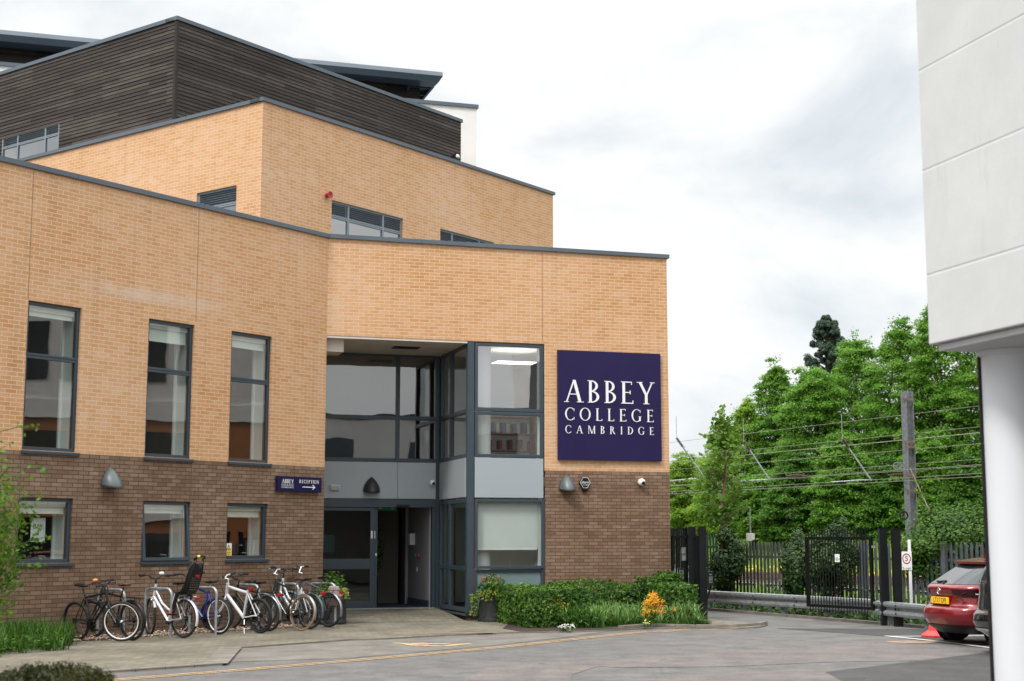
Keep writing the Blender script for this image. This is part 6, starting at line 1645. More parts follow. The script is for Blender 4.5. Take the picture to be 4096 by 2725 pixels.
# ------------------------------------------------------------------ planters, hedge, flower bed
def planter(q, label, plabel, r=.30, h=.54, fl=True, n=900, leaf='hedge_leaf'):
    t = root('planter', label, 'planter', tuple(q), group='black tapered planters at the entrance')
    mb = MB(); mb.lathe([(r * 1.03, 0), (r * 1.03, .05), (r * .99, .06), (r * .87, h - .08), (r * .89, h - .07), (r * .89, h), (r * .80, h), (r * .78, h - .06)], tuple(q), 40, cap=True); mb.build('pot', 'planter_black', t, smooth=True)
    rb = MB()
    for k in range(6):
        a0 = 2 * pi * k / 6 + .25 - pi / 2; w = .30
        def pp(da, z, o=.004): rr = r * (.99 - .12 * (z - .06) / (h - .14)) + o; return (q[0] + rr * math.cos(a0 + da), q[1] + rr * math.sin(a0 + da), q[2] + z)
        rb.tube([pp(-w, .14), pp(-w, h - .2), pp(-w * .7, h - .13), pp(w * .7, h - .13), pp(w, h - .2), pp(w, .14), pp(w * .7, .09), pp(-w * .7, .09), pp(-w, .14)], .007, 5)
    rb.build('moulding', 'planter_black', t)
    p = root('potted_shrub', plabel, 'plant', (q[0], q[1], q[2] + h))
    P1, N1 = blob(n, (q[0], q[1], q[2] + h + .18), (r * 1.05, r * 1.05, .30)); P1[:, 2] = np.maximum(P1[:, 2], q[2] + h - .04)
    V, F_ = leaves(P1, N1 + rng.normal(0, .5, (n, 3)) + [0, 0, .5], rng.uniform(.05, .10, n)); quads('foliage', V, F_, leaf, p)
    m_ = 520; a = rng.uniform(0, 2 * pi, m_); rr = r * rng.uniform(.7, 1.2, m_); P2 = np.stack([q[0] + rr * np.cos(a), q[1] + rr * np.sin(a), q[2] + h + rng.uniform(-.1, .12, m_)], 1)
    if fl:
        k = 150; P3 = np.stack([q[0] - r * 1.05 - rng.uniform(0, .16, k), q[1] - .1 + rng.normal(0, .05, k), q[2] + h - rng.uniform(-.05, .42, k)], 1); P2 = np.concatenate([P2, P3])
    V, F_ = leaves(P2, rng.normal(0, .5, (len(P2), 3)) + [0, -.6, .6], rng.uniform(.035, .065, len(P2)), .8); quads('trailing_ivy', V, F_, 'variegated_leaf', p)
    if fl:
        mb = MB()
        for k in range(12):
            a = R_.uniform(0, 2 * pi); x = q[0] + r * .75 * math.cos(a); y = q[1] + r * .75 * math.sin(a) - .1; z = q[2] + h + R_.uniform(.22, .46); mb.lathe([(.008, -.02), (.026, -.01), (.03, .01), (.012, .03)], (x, y, z), 8)
        mb.build('flowers', 'pink_flower', p)
pu = RF.uz(1968, 2478, .38)[0]; q = RF.p(pu, .38, .035)
planter(q, 'black panelled planter at the left end of the hedge', 'bushy green shrub with trailing ivy and pink buds in the planter by the hedge')
q = W(1318, 2500, .035)
planter((q[0], q[1] + .40, .05), 'black planter behind the rightmost bicycle', 'low bright green plant in the planter behind the bicycles', .30, .60, False, 420, 'bush_leaf')

def hedge(name, label, cat, boxes, n, mat, size=(.05, .11), core='dark_leaf'):
    """boxes: (frame, u0,u1,d0,d1,z0,z1); leaves crowd the outer skin, uneven"""
    P_, N_ = [], []
    areas = [max(1e-3, (b[2] - b[1]) * (b[4] - b[3]) + 2 * (b[6] - b[5]) * ((b[2] - b[1]) + (b[4] - b[3]))) for b in boxes]
    for b, a in zip(boxes, areas):
        fr, u0, u1, d0, d1, z0, z1 = b; k = int(n * a / sum(areas)); m_ = k
        u = rng.uniform(u0, u1, m_); d = rng.uniform(d0, d1, m_); z = rng.uniform(z0, z1, m_)
        f = rng.integers(0, 10, m_); nn = np.zeros((m_, 3))
        ins = np.abs(rng.normal(0, .06, m_)) - .03
        bulge = .045 * np.sin(u * 5.1 + d * 2) * np.sin(z * 7 + u * 2.3) + .04 * np.sin(u * 2.3 + 1)
        top = (f <= 2); fr_ = (f > 2) & (f <= 5); lf = (f == 6) | (f == 7); rt = f >= 8
        z = np.where(top, z1 - ins + bulge * 1.3 + .03 * np.sin(d * 9 + u * 4), z); nn[top] = [0, 0, 1]
        d = np.where(fr_, d1 - ins + bulge, d); nn[fr_] = [fr.n[0], fr.n[1], .25]
        u = np.where(lf, u0 + ins, np.where(rt, u1 - ins, u)); nn[lf] = [-fr.u[0], -fr.u[1], .2]; nn[rt] = [fr.u[0], fr.u[1], .2]
        edge = (z > z1 - .12) & fr_; d = np.where(edge, d - (z - z1 + .12) * .5, d)
        P_.append(np.stack([fr.o[0] + fr.u[0] * u + fr.n[0] * d, fr.o[1] + fr.u[1] * u + fr.n[1] * d, z], 1)); N_.append(nn)
        j = k // 3; u = rng.uniform(u0 + .06, u1 - .06, j); d = rng.uniform(d0, d1 - .08, j); z = rng.uniform(z0, z1 - .08, j)
        P_.append(np.stack([fr.o[0] + fr.u[0] * u + fr.n[0] * d, fr.o[1] + fr.u[1] * u + fr.n[1] * d, z], 1)); N_.append(rng.normal(0, 1, (j, 3)))
    P_, N_ = np.concatenate(P_), np.concatenate(N_); k = len(P_)
    t = root(name, label, cat, tuple(P_.mean(0) * [1, 1, 0]))
    V, F_ = leaves(P_, N_ + rng.normal(0, .55, (k, 3)), rng.uniform(size[0], size[1], k), .45); quads('foliage', V, F_, mat, t)
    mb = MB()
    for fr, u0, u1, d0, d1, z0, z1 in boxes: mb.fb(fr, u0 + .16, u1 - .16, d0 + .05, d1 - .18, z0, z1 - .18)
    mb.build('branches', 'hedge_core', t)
    return t
HU1 = RF.uz(2738, 2400, 1.6)[0]; HU2 = RF.uz(2698, 2360, .2)[0]
HU0 = RF.uz(2016, 2400, 1.3)[0]
hedge('hedge', 'clipped green hedge wrapped round the flower bed below the college sign', 'hedge',
      [(RF, HU0, 4.92, .75, 3.0, .03, .80), (RF, 4.75, HU1, .25, 1.25, .03, .80), (RF, HU1 - .75, HU1, .9, 2.3, .03, .83), (RF, 6.9, 7.5, .5, 1.1, .6, .95), (RF, HU2 - .45, HU2, -.3, .7, .03, 1.0)], 21000, 'hedge_leaf')
def bladeclump(name, pts, hrange, mat, label, cat=None, kind=None, w=.012, lean=(.1, .35), n=12, group=None):
    P_ = np.repeat(np.array(pts), n, 0) + rng.normal(0, .05, (len(pts) * n, 3)) * [1, 1, 0]; k = len(P_)
    V, F_ = blades(P_, rng.uniform(hrange[0], hrange[1], k), rng.uniform(lean[0], lean[1], k), np.full(k, w) * rng.uniform(.7, 1.2, k), seg=4, droop=.55)
    o = quads(name, V, F_, mat); return tag(o, label, cat, group, kind)
bp_ = []
for _ in range(230):
    u = R_.uniform(4.3, HU1 - .1); d = R_.uniform(1.35, 2.9 - .25 * abs(u - 5) / 3.6)
    if u < 5.0 and d < 2.95: d = R_.uniform(3.0, 3.2)
    if u > HU1 - .8 and d < 2.3: d = R_.uniform(2.3, 2.5)
    bp_.append(RF.p(u, d, .04))
bp_ += [RF.p(R_.uniform(4.45, 5.1), R_.uniform(3.0, 3.2), .04) for _ in range(16)]
bladeclump('daffodil_leaves', bp_, (.26, .58), 'daffodil_blade', 'long strap leaves of spent daffodils filling the flower bed', None, 'stuff', .019, (.10, .42), 9)
gp = [RF.p(R_.uniform(4.3, 8.8), R_.uniform(2.5, 3.15), .035) for _ in range(240)]
gp = [p for p in gp if (p[1] / 1.0) > 0 and True]
bladeclump('bed_grass', [RF.p(R_.uniform(4.35, HU1), 2.95 - .12 * R_.random() - .10 * (k / 300) * 0, .035) for k in range(260)], (.06, .16), 'grass_blade', 'short grass and weeds along the front of the flower bed', None, 'stuff', .007, (.02, .1), 12)
def wallflower(c, label, n, spread, h, mats):
    t = root('wallflower', label, 'flower', c, group='wallflowers in the bed')
    k = 180; P1, N1 = blob(k, (c[0], c[1], c[2] + h * .45), (spread * .8, spread * .6, h * .5)); V, F_ = leaves(P1, N1 + [0, 0, .4], rng.uniform(.05, .1, k), .3); quads('leaves', V, F_, 'hedge_leaf', t)
    for mi, m_ in enumerate(mats):
        mb_v, mb_f = [], []
        for i in range(n):
            sx = R_.gauss(0, spread * .55) + (mi - .5) * spread * .5; sy = R_.gauss(0, spread * .3); sz = h * (.45 + .6 * R_.random()) * (1 - .25 * min(1, abs(sx) / spread))
            for _ in range(13):
                x, y, z = c[0] + sx + R_.gauss(0, .028), c[1] + sy + R_.gauss(0, .028), c[2] + sz + R_.gauss(0, .022); s = R_.uniform(.008, .014); b = len(mb_v)
                mb_v += [(x + s, y, z), (x, y + s, z), (x - s, y, z), (x, y - s, z), (x, y, z + s * .8), (x, y, z - s)]
                mb_f += [tuple(b + q_ for q_ in f) for f in ((0, 1, 4), (1, 2, 4), (2, 3, 4), (3, 0, 4), (1, 0, 5), (2, 1, 5), (3, 2, 5), (0, 3, 5))]
        quads('flowers', np.array(mb_v), np.array(mb_f), m_, t)
a = at(2612, 2490, 29.9); wallflower((a[0], a[1], .04), 'tall yellow and orange wallflower at the right of the bed', 34, .20, .66, ('gold_flower', 'orange_flower'))
a = at(2215, 2480, 29.9); wallflower((a[0], a[1], .04), 'smaller gold wallflower at the left of the bed', 20, .17, .64, ('gold_flower', 'gold_flower'))
def lowflower(px_, label, mat, n=20):
    q = W(px_[0], px_[1], .05); t = root('pansy', label, 'flower', tuple(q)); mb = MB()
    for i in range(n):
        x, y, z = q[0] + R_.gauss(0, .05), q[1] + R_.gauss(0, .04), .13 + R_.gauss(0, .025); mb.lathe([(.006, -.01), (.017, .0), (.015, .006), (.004, .004)], (x, y, z), 6)
    mb.build('flowers', mat, t); mb = MB()
    k = 40; P1, N1 = blob(k, (q[0], q[1], .08), (.09, .07, .05)); V, F_ = leaves(P1, N1 + [0, 0, .6], np.full(k, .05)); quads('leaves', V, F_, 'hedge_leaf', t)
lowflower((2252, 2521), 'white bedding flowers, left of two white clumps at the bed edge', 'white_flower'); lowflower((2280, 2522), 'white bedding flowers, right of two white clumps at the bed edge', 'white_flower'); lowflower((2586, 2508), 'pale yellow bedding flowers near the tall wallflower', 'pale_yellow_flower', 12)
# grass by the wall on the left
gp = [LF.p(R_.uniform(6.9, 10.3), min(2.0, abs(R_.gauss(0, .8)) + .05), .036) for _ in range(420)]
gp = [p for p in gp if p[0] / p[1] < (300 - 2048) / 5920]
bladeclump('long_grass', gp, (.15, .55), 'grass_blade', 'uncut green grass and weeds below the leftmost windows', None, 'stuff', .010, (.06, .32), 14)
gw = np.array([LF.p(R_.uniform(7.0, 10.3), R_.uniform(.3, 2.1), .06 + R_.random() * .22) for _ in range(2600)]); gw = gw[gw[:, 0] / gw[:, 1] < (270 - 2048) / 5920]
V, F_ = leaves(gw, rng.normal(0, .4, (len(gw), 3)) + [0, 0, .9], rng.uniform(.04, .10, len(gw)), .5); tag(quads('weeds', V, F_, 'grass_blade'), 'low broad leaved weeds among the grass', None, None, 'stuff')

# ------------------------------------------------------------------ shrubs, ivy, trees
def shrub(name, label, cat, c, rad, n, mat, size=(.08, .16), clumps=26, stem=True, shell=.5, flat=.8, seed=1, sprigs=0, zmin=.0):
    r = np.random.default_rng(seed)
    t = root(name, label, cat, (c[0], c[1], zmin))
    d = r.normal(size=(clumps, 3)); d /= np.linalg.norm(d, axis=1, keepdims=True); cc = np.array(c) + d * np.array(rad) * (r.uniform(.35, .85, clumps)[:, None])
    P_, N_ = [], []
    for k in range(clumps):
        s = r.uniform(.26, .46); p, nn = blob(n // clumps, cc[k], np.array(rad) * s * [1, 1, flat], r, shell); P_.append(p); N_.append(nn + d[k] * .5 + [0, 0, .5])
    for k in range(sprigs):
        a = r.uniform(0, 2 * pi); b = np.array([c[0] + rad[0] * .7 * math.cos(a), c[1] + rad[1] * .7 * math.sin(a), c[2] + rad[2] * .85]); m_ = 30; tt = r.uniform(0, 1, m_)
        P_.append(b + np.outer(tt, [r.normal(0, .15), r.normal(0, .15), rad[2] * .5]) + r.normal(0, .05, (m_, 3))); N_.append(r.normal(0, 1, (m_, 3)))
    P_, N_ = np.concatenate(P_), np.concatenate(N_); ok = P_[:, 2] > zmin + .02; P_, N_ = P_[ok], N_[ok]
    V, F_ = leaves(P_, N_ + r.normal(0, .5, P_.shape), r.uniform(size[0], size[1], len(P_)), .6, r=r); quads('foliage', V, F_, mat, t)
    if stem:
        mb = MB()
        for k in range(5): e = cc[k]; mb.tube([(c[0] + r.normal(0, .1), c[1], zmin - .02), ((c[0] + e[0]) / 2, (c[1] + e[1]) / 2, e[2] * .55 + zmin * .4), tuple(e)], [.03, .022, .01], 6)
        mb.build('stems', 'trunk_bark', t)
    return t
def spx(x, y, D_, hwpx, hhpx, dep):
    q = at(x, y, D_); k = D_ / 5920; return tuple(q), (hwpx * k, dep, hhpx * k)
c, r_ = spx(3815, 2200, 33.2, 225, 205, 1.2); shrub('laurel_bush', 'large glossy green bush behind the red car', 'bush', c, r_, 34000, 'bush_leaf', (.05, .10), 90, seed=3, sprigs=6, zmin=-.05)
for (x, y, D_, hw, hh), lb, sd_ in (((2905, 2240, 39.3, 75, 135), 'dark ivy clump on the palisade fence below the sapling', 4), ((3185, 2245, 36.6, 62, 165), 'tall ivy clump on the palisade fence left of the open gate', 5), ((3330, 2235, 35.2, 105, 180), 'broad ivy clump behind the open black gate', 6)):
    c, r_ = spx(x, y, D_, hw, hh, .7); shrub('ivy', lb, 'ivy', c, r_, 11000, 'ivy_leaf', (.055, .105), 44, seed=sd_, sprigs=1, zmin=-.05)
# ground ivy under the guard rails
n = 15000; s = rng.uniform(-16, 14, n); w = rng.uniform(.15, 1.9, n); hh = np.abs(rng.normal(0, .16, n)) * (1 + .5 * np.sin(s * 2.1)) + .02 + .22 * np.clip(w - .6, 0, 1)
P_ = np.stack([rA[0] + rd[0] * s * 1. + off_[0] * w, rA[1] + rd[1] * s + off_[1] * w, -.04 + hh * rng.uniform(.3, 1.2, n)], 1)
V, F_ = leaves(P_, rng.normal(0, .5, (n, 3)) + [-.2, -.4, .6], rng.uniform(.06, .14, n), .75); tag(quads('ground_ivy', V, F_, 'ivy_leaf'), 'ivy and weeds covering the verge under the guard rails', None, None, 'stuff')
# lineside grass and yellow flowers on the bank
n = 9000; s = rng.uniform(-25, 35, n); w = rng.uniform(5.5, 12, n); z = np.clip((w - 6) / 7 * 1.55, -.05, 2)
P_ = np.stack([rp[0] + re_[0] * s + rn[0] * w, rp[1] + re_[1] * s + rn[1] * w, z], 1); V, F_ = blades(P_, rng.uniform(.4, 1.0, n), rng.uniform(.1, .4, n), np.full(n, .035)); tag(quads('bank_grass', V, F_, 'bright_leaf'), 'tall grass on the bank beyond the railway', None, None, 'stuff')
n = 5200; s = rng.uniform(-25, 35, n); w = rng.uniform(-1.2, 5.5, n) ; w = np.where(rng.uniform(0, 1, n) < .5, rng.uniform(4.9, 6.6, n), w * 0 + rng.uniform(-3.0, -1.6, n)); P_ = np.stack([rp[0] + re_[0] * s + rn[0] * w, rp[1] + re_[1] * s + rn[1] * w, rng.uniform(.05, .5, n) * np.where(w < 0, .4, 1)], 1)
V, F_ = leaves(P_, rng.normal(0, 1, (n, 3)), rng.uniform(.07, .14, n), 1.); o = quads('yellow_lineside_flowers', V[w.repeat(4) > 0], np.arange((w > 0).sum() * 4).reshape(-1, 4), 'yellow_flower'); tag(o, 'yellow wild flowers along the railway bank', None, None, 'stuff')
n = 5000; s = rng.uniform(-30, 25, n); w = rng.uniform(2.2, 9, n); gA = np.array(GA)
P_ = np.stack([gA[0] - rd[0] * s + off_[0] * w, gA[1] - rd[1] * s + off_[1] * w, np.full(n, -.05)], 1); V, F_ = blades(P_, rng.uniform(.2, .55, n), rng.uniform(.1, .3, n), np.full(n, .03)); tag(quads('lineside_grass', V, F_, 'bright_leaf'), 'rough grass between the palisade fence and the railway', None, None, 'stuff')

def tree(name, label, px_, D_, ytop, hw, mat, n=14000, ybot=2060, size=(.085, .185), layers=14, seed=1, lean=0., dens=1., group='trees beyond the railway', trunk=.2, shape=1., zb=1.4, per=(20, 28)):
    r = np.random.default_rng(seed)
    top = at(px_, ytop, D_); bot = at(px_, ybot, D_); k = D_ / 5920; rad = hw * k; zt, z0 = top[2], bot[2]; H = zt - z0
    t = root(name, label, 'tree', (top[0], top[1], zb), group=group)
    mb = MB(); mb.tube([(top[0], top[1], zb - .2), (top[0] + r.normal(0, .15), top[1], z0 + H * .3), (top[0] + r.normal(0, .2), top[1], z0 + H * .65), (top[0], top[1], zt - H * .05)], [trunk, trunk * .75, trunk * .4, .02], 8)
    P_, N_ = [], []; tot = 0
    cl = []
    for i in range(layers):
        f = (i + .5) / layers; z = z0 + H * f
        rr = rad * max(.12, (1 - max(0, f - .30) / .70) ** .42 * (1 if f > .25 else .82 + .72 * f)) * shape
        nb = max(3, int(r.integers(per[0], per[1]) * (1 - f * .5)))
        for b in range(nb):
            a = r.uniform(0, 2 * pi); q = rr * math.sqrt(r.uniform(.10, 1.05)); e = np.array([top[0] + q * math.cos(a), top[1] + q * math.sin(a) * .8, z + r.normal(0, H * .04) - q * .05 + .15])
            s = rad * r.uniform(.17, .33) * (1 - f * .40); cl.append((e, s, a))
            if r.uniform() < .3: mb.tube([(top[0], top[1], z - H * .12), ((top[0] + e[0]) / 2, (top[1] + e[1]) / 2, z - H * .04), tuple(e)], [trunk * .3 * (1 - f * .7), trunk * .16, .012], 5)
    tw = sum(c[1] ** 2 for c in cl)
    for e, s, a in cl:
        m_ = max(12, int(n * s * s / tw)); p, nn = blob(m_, e, (s * 1.2, s * 1.2, s * .46), r, .6)
        p[:, 2] -= (np.hypot(p[:, 0] - e[0], p[:, 1] - e[1]) / s) ** 2 * s * .16
        P_.append(p); N_.append(nn * .6 + [0, 0, .7])
    m_ = n // 4; zz_ = r.uniform(0, 1, m_) ** 1.1; aa = r.uniform(0, 2 * pi, m_); qq = rad * .92 * np.sqrt(r.uniform(0, 1, m_)) * (1 - np.clip((zz_ - .30) / .70, 0, 1)) ** .42
    P_.append(np.stack([top[0] + qq * np.cos(aa), top[1] + qq * np.sin(aa) * .8, z0 + H * zz_], 1)); N_.append(r.normal(0, .6, (m_, 3)) + [0, 0, .6])
    # thin leading shoots above the crown
    for b in range(12):
        a = r.uniform(0, 2 * pi); q = rad * r.uniform(0, .75); zz_ = z0 + H * (1 - .45 * (q / rad) ** 1.5) - .1; e = np.array([top[0] + q * math.cos(a), top[1] + q * math.sin(a), zz_]); m_ = 26; tt = r.uniform(0, 1, m_)
        P_.append(e + np.outer(tt, [r.normal(0, .3), 0, H * .085]) + r.normal(0, .12, (m_, 3))); N_.append(r.normal(0, 1, (m_, 3)))
    P_, N_ = np.concatenate(P_), np.concatenate(N_)
    mb.build('trunk', 'trunk_bark', t, smooth=True)
    V, F_ = leaves(P_, N_ + r.normal(0, .45, P_.shape), r.uniform(size[0], size[1], len(P_)), .6, r=r); quads('crown', V, F_, mat, t)
    return t
tree('leafy_tree', 'pale green tree peeping past the brick corner low on the left', 2735, 96, 1830, 125, 'bright_leaf', 46000, 2230, seed=21, zb=1.)
tree('leafy_tree', 'yellow green tree low on the left behind the young sapling', 2890, 93, 1715, 150, 'bright_leaf', 50000, 2230, seed=22, zb=1.)
tree('leafy_tree', 'pale green tree between the sapling and the tall trees', 2985, 91, 1610, 120, 'bright_leaf', 46000, 2200, seed=29, zb=1.)
tree('leafy_tree', 'tall light green tree left of the dark pine', 3100, 90, 1475, 150, 'beech_leaf', 72000, 2110, seed=23)
tree('leafy_tree', 'tall green tree just right of the dark pine', 3420, 84, 1370, 195, 'beech_leaf', 72000, 2090, seed=25)
tree('leafy_tree', 'broad green tree in front of the dark pine trunk', 3255, 82, 1490, 200, 'beech_leaf', 72000, 2080, seed=24)
tree('leafy_tree', 'tall green tree behind the steel line mast', 3590, 80, 1320, 205, 'beech_leaf', 72000, 2080, seed=26)
tree('leafy_tree', 'tallest green tree left of the concrete panels', 3745, 78, 1255, 205, 'beech_leaf', 72000, 2080, seed=27)
tree('leafy_tree', 'dark green tree partly behind the round column', 3930, 76, 1290, 200, 'beech_leaf', 72000, 2080, seed=28)
for i, (x, y, w, D_) in enumerate(((3010, 1905, 130, 79), (3180, 1830, 140, 77), (3370, 1760, 150, 75), (3540, 1850, 140, 74), (3700, 1760, 150, 73), (3870, 1830, 160, 72))):
    tree('leafy_tree', ['low leafy tree over the sapling and equipment box', 'low leafy tree above the second ivy clump', 'low leafy tree above the open gate', 'low leafy tree just left of the steel mast', 'low leafy tree just right of the steel mast', 'low leafy tree above the glossy bush'][i], x, D_, y, w, 'dark_leaf' if i % 2 else 'beech_leaf', 46000, 2150, seed=40 + i, zb=1.)
# pine
def pine(px_, D_, ytop, hw, ybot, label):
    r = np.random.default_rng(9); top = at(px_, ytop, D_); z0 = at(px_, ybot, D_)[2]; H = top[2] - z0; rad = hw * D_ / 5920
    t = root('pine_tree', label, 'tree', (top[0], top[1], 1.), group=None); mb = MB(); mb.tube([(top[0], top[1], .9), (top[0], top[1], z0 + H * .5), tuple(top)], [.25, .18, .03], 8); P_, N_ = [], []
    for i in range(150):
        f = r.uniform(.15, 1) ** .7; z = z0 + H * f; rr = rad * (1 - f) ** .55 * r.uniform(.3, 1.15) + .1; a = r.uniform(0, 2 * pi); e = np.array([top[0] + rr * math.cos(a), top[1] + rr * math.sin(a), z + .3])
        mb.tube([(top[0], top[1], z - .3), tuple(e)], [.05, .015], 5); s = rad * r.uniform(.12, .25) * (1 - .3 * f); p, nn = blob(260, e, (s, s, s * .9), r, .5); P_.append(p); N_.append(nn + [0, 0, .5])
    P_, N_ = np.concatenate(P_), np.concatenate(N_); mb.build('trunk', 'trunk_bark', t); V, F_ = leaves(P_, N_, r.uniform(.16, .30, len(P_)), .28, r=r); quads('crown', V, F_, 'pine_needle', t)
pine(3305, 91, 1285, 122, 1720, 'dark pine rising above the leafy trees')
# sapling by the fence
def sapling():
    r = np.random.default_rng(5); D_ = 43.; b = at(2882, 2230, D_); tp = at(2905, 1690, D_); t = root('sapling', 'young thin maple with reddish brown stem by the fence', 'tree', (b[0], b[1], -.05)); mb = MB()
    mb.tube([(b[0], b[1], -.05), tuple(b + (tp - b) * .35), tuple(b + (tp - b) * .7 + [.05, 0, 0]), tuple(tp)], [.075, .055, .035, .01], 8); P_, N_ = [], []
    for i in range(46):
        f = r.uniform(.22, 1.); o_ = b + (tp - b) * f; a = r.uniform(0, 2 * pi); ln = (1.05 - f * .75) * r.uniform(.5, 1.15); e = o_ + np.array([ln * math.cos(a), ln * math.sin(a), .5 * ln + .1]); mb.tube([tuple(o_), tuple(o_ + (e - o_) * .6 + [0, 0, .05]), tuple(e)], [.02, .012, .005], 5)
        m_ = 26; tt = r.uniform(.3, 1.1, m_); P_.append(o_ + (e - o_) * tt[:, None] + r.normal(0, .15, (m_, 3))); N_.append(r.normal(0, .6, (m_, 3)) + [0, -.3, .7])
    P_, N_ = np.concatenate(P_), np.concatenate(N_); mb.build('trunk', 'sapling_bark', t, smooth=True); V, F_ = leaves(P_, N_, r.uniform(.10, .2, len(P_)), .9, r=r); quads('crown', V, F_, 'maple_leaf', t)
sapling()
# far wood closing the gaps low down
n = 16000; x = rng.uniform(-5, 75, n); y = 118 - x * .25 + rng.normal(0, 2, n); z = 1. + rng.uniform(0, 1, n) ** .7 * (3.6 + 1.2 * np.sin(x * .7) + np.sin(x * 1.9)); V, F_ = leaves(np.stack([x, y, z], 1), rng.normal(0, .6, (n, 3)) + [0, -.5, .5], rng.uniform(.4, .8, n), .7); tag(quads('far_wood', V, F_, 'beech_leaf'), 'distant band of green woodland behind the trees', None, None, 'stuff')

# near plants at the left edge of the picture
def near_shrub():
    r = np.random.default_rng(15); D_ = 14.; t = root('climbing_shrub', 'near leafy shrub with thin arching twigs at the left picture edge', 'shrub', (-5.35, 14., 0)); mb = MB(); P_, N_ = [], []
    tips = [(150, 1710, 30), (205, 1880, 60), (190, 1985, 80), (150, 2050, 95), (210, 2150, 110), (185, 2250, 90), (120, 2180, 120), (90, 2330, 120), (60, 2080, 120), (40, 1960, 110), (60, 2420, 110), (130, 2090, 70), (170, 2120, 70), (30, 1780, 40), (100, 2260, 120), (40, 2200, 140)]
    for i, (x, y, m_) in enumerate(tips):
        e = at(x, y, D_ + r.normal(0, .35)); o_ = at(-150 + r.normal(0, 40), y + 140 + r.normal(0, 60), D_ + r.normal(0, .3)); md = (e + o_) / 2 + [0, 0, .10 + .08 * r.normal()]
        mb.tube([tuple(o_), tuple(o_ * .5 + md * .5 + [0, 0, .02]), tuple(md), tuple(md * .4 + e * .6 + [0, 0, .03]), tuple(e)], [.008, .006, .005, .004, .002], 5)
        for q in range(m_ // 2):
            f = r.uniform(.1, 1.); b = (1 - f) ** 2 * o_ + 2 * f * (1 - f) * md + f * f * e; P_.append(b + r.normal(0, .035 + .05 * (1 - f), 3)); N_.append(r.normal(0, .7, 3) + [0, -.3, .4])
    k = 2200; p, nn = blob(k, at(-50, 2180, D_), (.36, .5, .95), r, .7); P_ = np.concatenate([np.array(P_), p]); N_ = np.concatenate([np.array(N_), nn])
    mb.build('twigs', 'grass_blade', t); mb = MB()
    for j in range(4): mb.tube([(-5.35 + .06 * j, 14. + .05 * j, -.05), (-5.3 - .1 * j, 14., .9), (-5.25 + .12 * (j - 1), 14. + .1 * (j - 2), 2.1)], [.025, .02, .008], 6)
    k = 900; p2, n2 = blob(k, (-5.3, 14., .8), (.4, .45, .75), r, .6); P_ = np.concatenate([P_, p2]); N_ = np.concatenate([N_, n2])
    mb.build('stems', 'trunk_bark', t); V, F_ = leaves(P_, N_, r.uniform(.03, .075, len(P_)), .6, r=r); quads('foliage', V, F_, 'shrub_leaf', t)
near_shrub()
c, r_ = spx(200, 2770, 10., 235, 74, .55)
t = root('evergreen_bush', 'low dark evergreen bush in the bottom left corner', 'bush', (c[0], c[1], 0)); rr_ = np.random.default_rng(31); P_, N_ = [], []
for k in range(420):
    a = rr_.uniform(0, 2 * pi); q = math.sqrt(rr_.uniform(0, 1)); b = np.array([c[0] + r_[0] * q * math.cos(a), c[1] + r_[1] * q * math.sin(a), c[2] + r_[2] * math.sqrt(max(0, 1 - q * q)) * rr_.uniform(.85, 1.) + .02 * math.sin(9 * a)]); m_ = 22; tt = rr_.uniform(-.5, 1, m_)
    P_.append(b + np.outer(tt, [rr_.normal(0, .02), rr_.normal(0, .02), .045]) + rr_.normal(0, .012, (m_, 3))); N_.append(rr_.normal(0, 1, (m_, 3)))
V, F_ = leaves(np.concatenate(P_), np.concatenate(N_), rr_.uniform(.02, .04, 420 * 22), .35, r=rr_); quads('foliage', V, F_, 'box_leaf', t)
mb = MB(); mb.lathe([(r_[0] * .5, 0), (r_[0] * .9, c[2] * .5), (r_[0] * .86, c[2] + r_[2] * .35), (r_[0] * .5, c[2] + r_[2] * .78), (.01, c[2] + r_[2] * .85)], (0, 0, 0), 24); mb.v = [(c[0] + v[0], c[1] + v[1] * r_[1] / r_[0], v[2]) for v in mb.v]; mb.build('branches', 'soil', t)

# ------------------------------------------------------------------ world, sun, camera
w = bpy.data.worlds.new('World'); scene.world = w; w.use_nodes = True
t = w.node_tree; t.nodes.clear(); out = t.nodes.new('ShaderNodeOutputWorld')
SUN_AZ, SUN_EL = math.radians(215.), math.radians(50.)      # compass style: from +Y clockwise (behind the camera, to the left)
sky = t.nodes.new('ShaderNodeTexSky'); sky.sky_type = 'NISHITA'; sky.sun_disc = False; sky.sun_elevation = SUN_EL; sky.sun_rotation = SUN_AZ
bg1 = t.nodes.new('ShaderNodeBackground'); bg1.inputs[1].default_value = .10; L(t, sky.outputs[0], bg1.inputs[0])
tc = t.nodes.new('ShaderNodeTexCoord'); v = tc.outputs['Generated']
mp = N(t, 'ShaderNodeMapping'); mp.inputs['Scale'].default_value = (1., 1., 2.2); mp.inputs['Location'].default_value = (.31, .2, .4); L(t, v, mp.inputs[0])
c1 = noise(t, mp.outputs[0], 3.4, 6., .55, .3)
r = ramp(t, [(.36, (.68, .72, .745)), (.50, (.83, .85, .86)), (.62, (.915, .915, .912))]); L(t, c1, r.inputs[0])
sx = N(t, 'ShaderNodeSeparateXYZ'); L(t, v, sx.inputs[0])
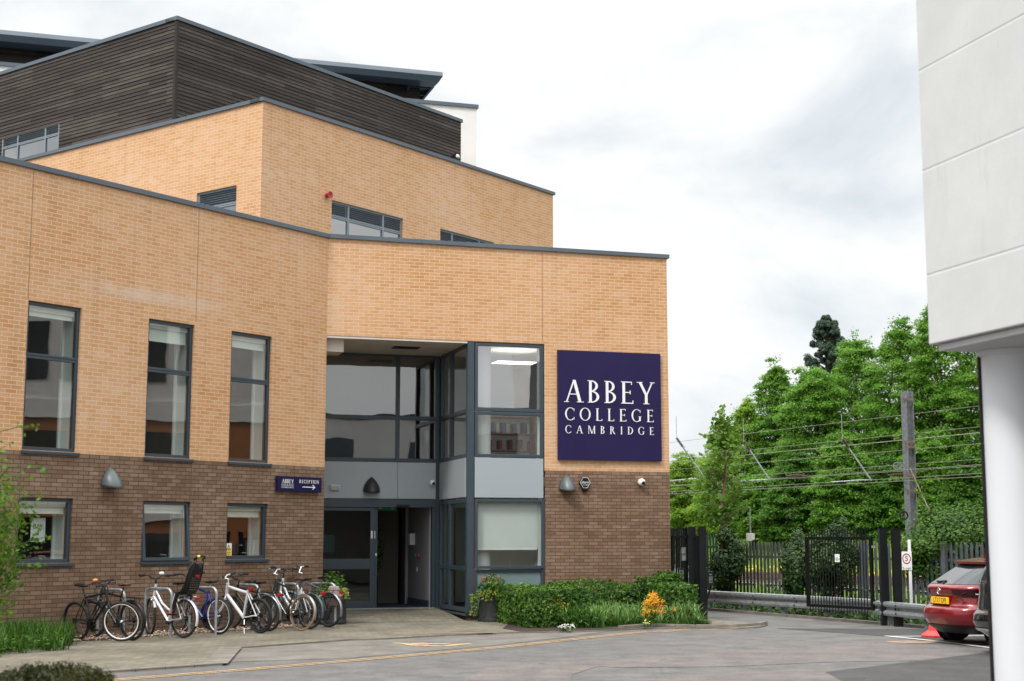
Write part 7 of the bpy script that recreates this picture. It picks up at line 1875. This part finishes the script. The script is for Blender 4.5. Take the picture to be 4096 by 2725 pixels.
el = math_(t, 'MAXIMUM', sx.outputs[2], 0.)
gain = math_(t, 'MULTIPLY_ADD', math_(t, 'MAXIMUM', math_(t, 'SUBTRACT', el, .34), 0.), 4.0); t.nodes[-1].inputs[2].default_value = 1.0
gn = gain.node; gn.inputs[2].default_value = 1.0
bg2 = t.nodes.new('ShaderNodeBackground'); L(t, r.outputs[0], bg2.inputs[0]); L(t, gain, bg2.inputs[1])
cov = ramp(t, [(.30, (.80, .80, .80)), (.5, (1, 1, 1))]); L(t, c1, cov.inputs[0])
mx = t.nodes.new('ShaderNodeMixShader'); L(t, cov.outputs[0], mx.inputs[0]); L(t, bg1.outputs[0], mx.inputs[1]); L(t, bg2.outputs[0], mx.inputs[2]); L(t, mx.outputs[0], out.inputs[0])
sd_ = bpy.data.lights.new('sun', 'SUN'); sd_.energy = 2.2; sd_.angle = math.radians(12.); sd_.color = (1., .955, .89)
so = bpy.data.objects.new('sun', sd_); col.objects.link(so)
sv = Vector((math.sin(SUN_AZ) * math.cos(SUN_EL), math.cos(SUN_AZ) * math.cos(SUN_EL), math.sin(SUN_EL)))
so.rotation_euler = sv.to_track_quat('Z', 'Y').to_euler(); so.location = (0, -10, 30)
cd = bpy.data.cameras.new('camera'); cam = bpy.data.objects.new('camera', cd); col.objects.link(cam)
cd.sensor_width = 36.; cd.lens = FPX / 4096. * 36.; cd.clip_start = .1; cd.clip_end = 1500.
cam.location = (0, 0, CAMH); cam.rotation_euler = (pi / 2 + PITCH, 0, 0)
cd.dof.use_dof = True; cd.dof.focus_distance = 30.; cd.dof.aperture_fstop = 2.4
scene.camera = cam
scene.view_settings.view_transform = 'Standard'; scene.view_settings.look = 'None'; scene.view_settings.exposure = .25; scene.view_settings.gamma = 1.; scene.view_settings.use_curve_mapping = False
scene.cycles.max_bounces = 8; scene.cycles.transparent_max_bounces = 16; scene.cycles.use_denoising = True; scene.cycles.caustics_reflective = False; scene.cycles.caustics_refractive = False; scene.cycles.sample_clamp_indirect = 6.
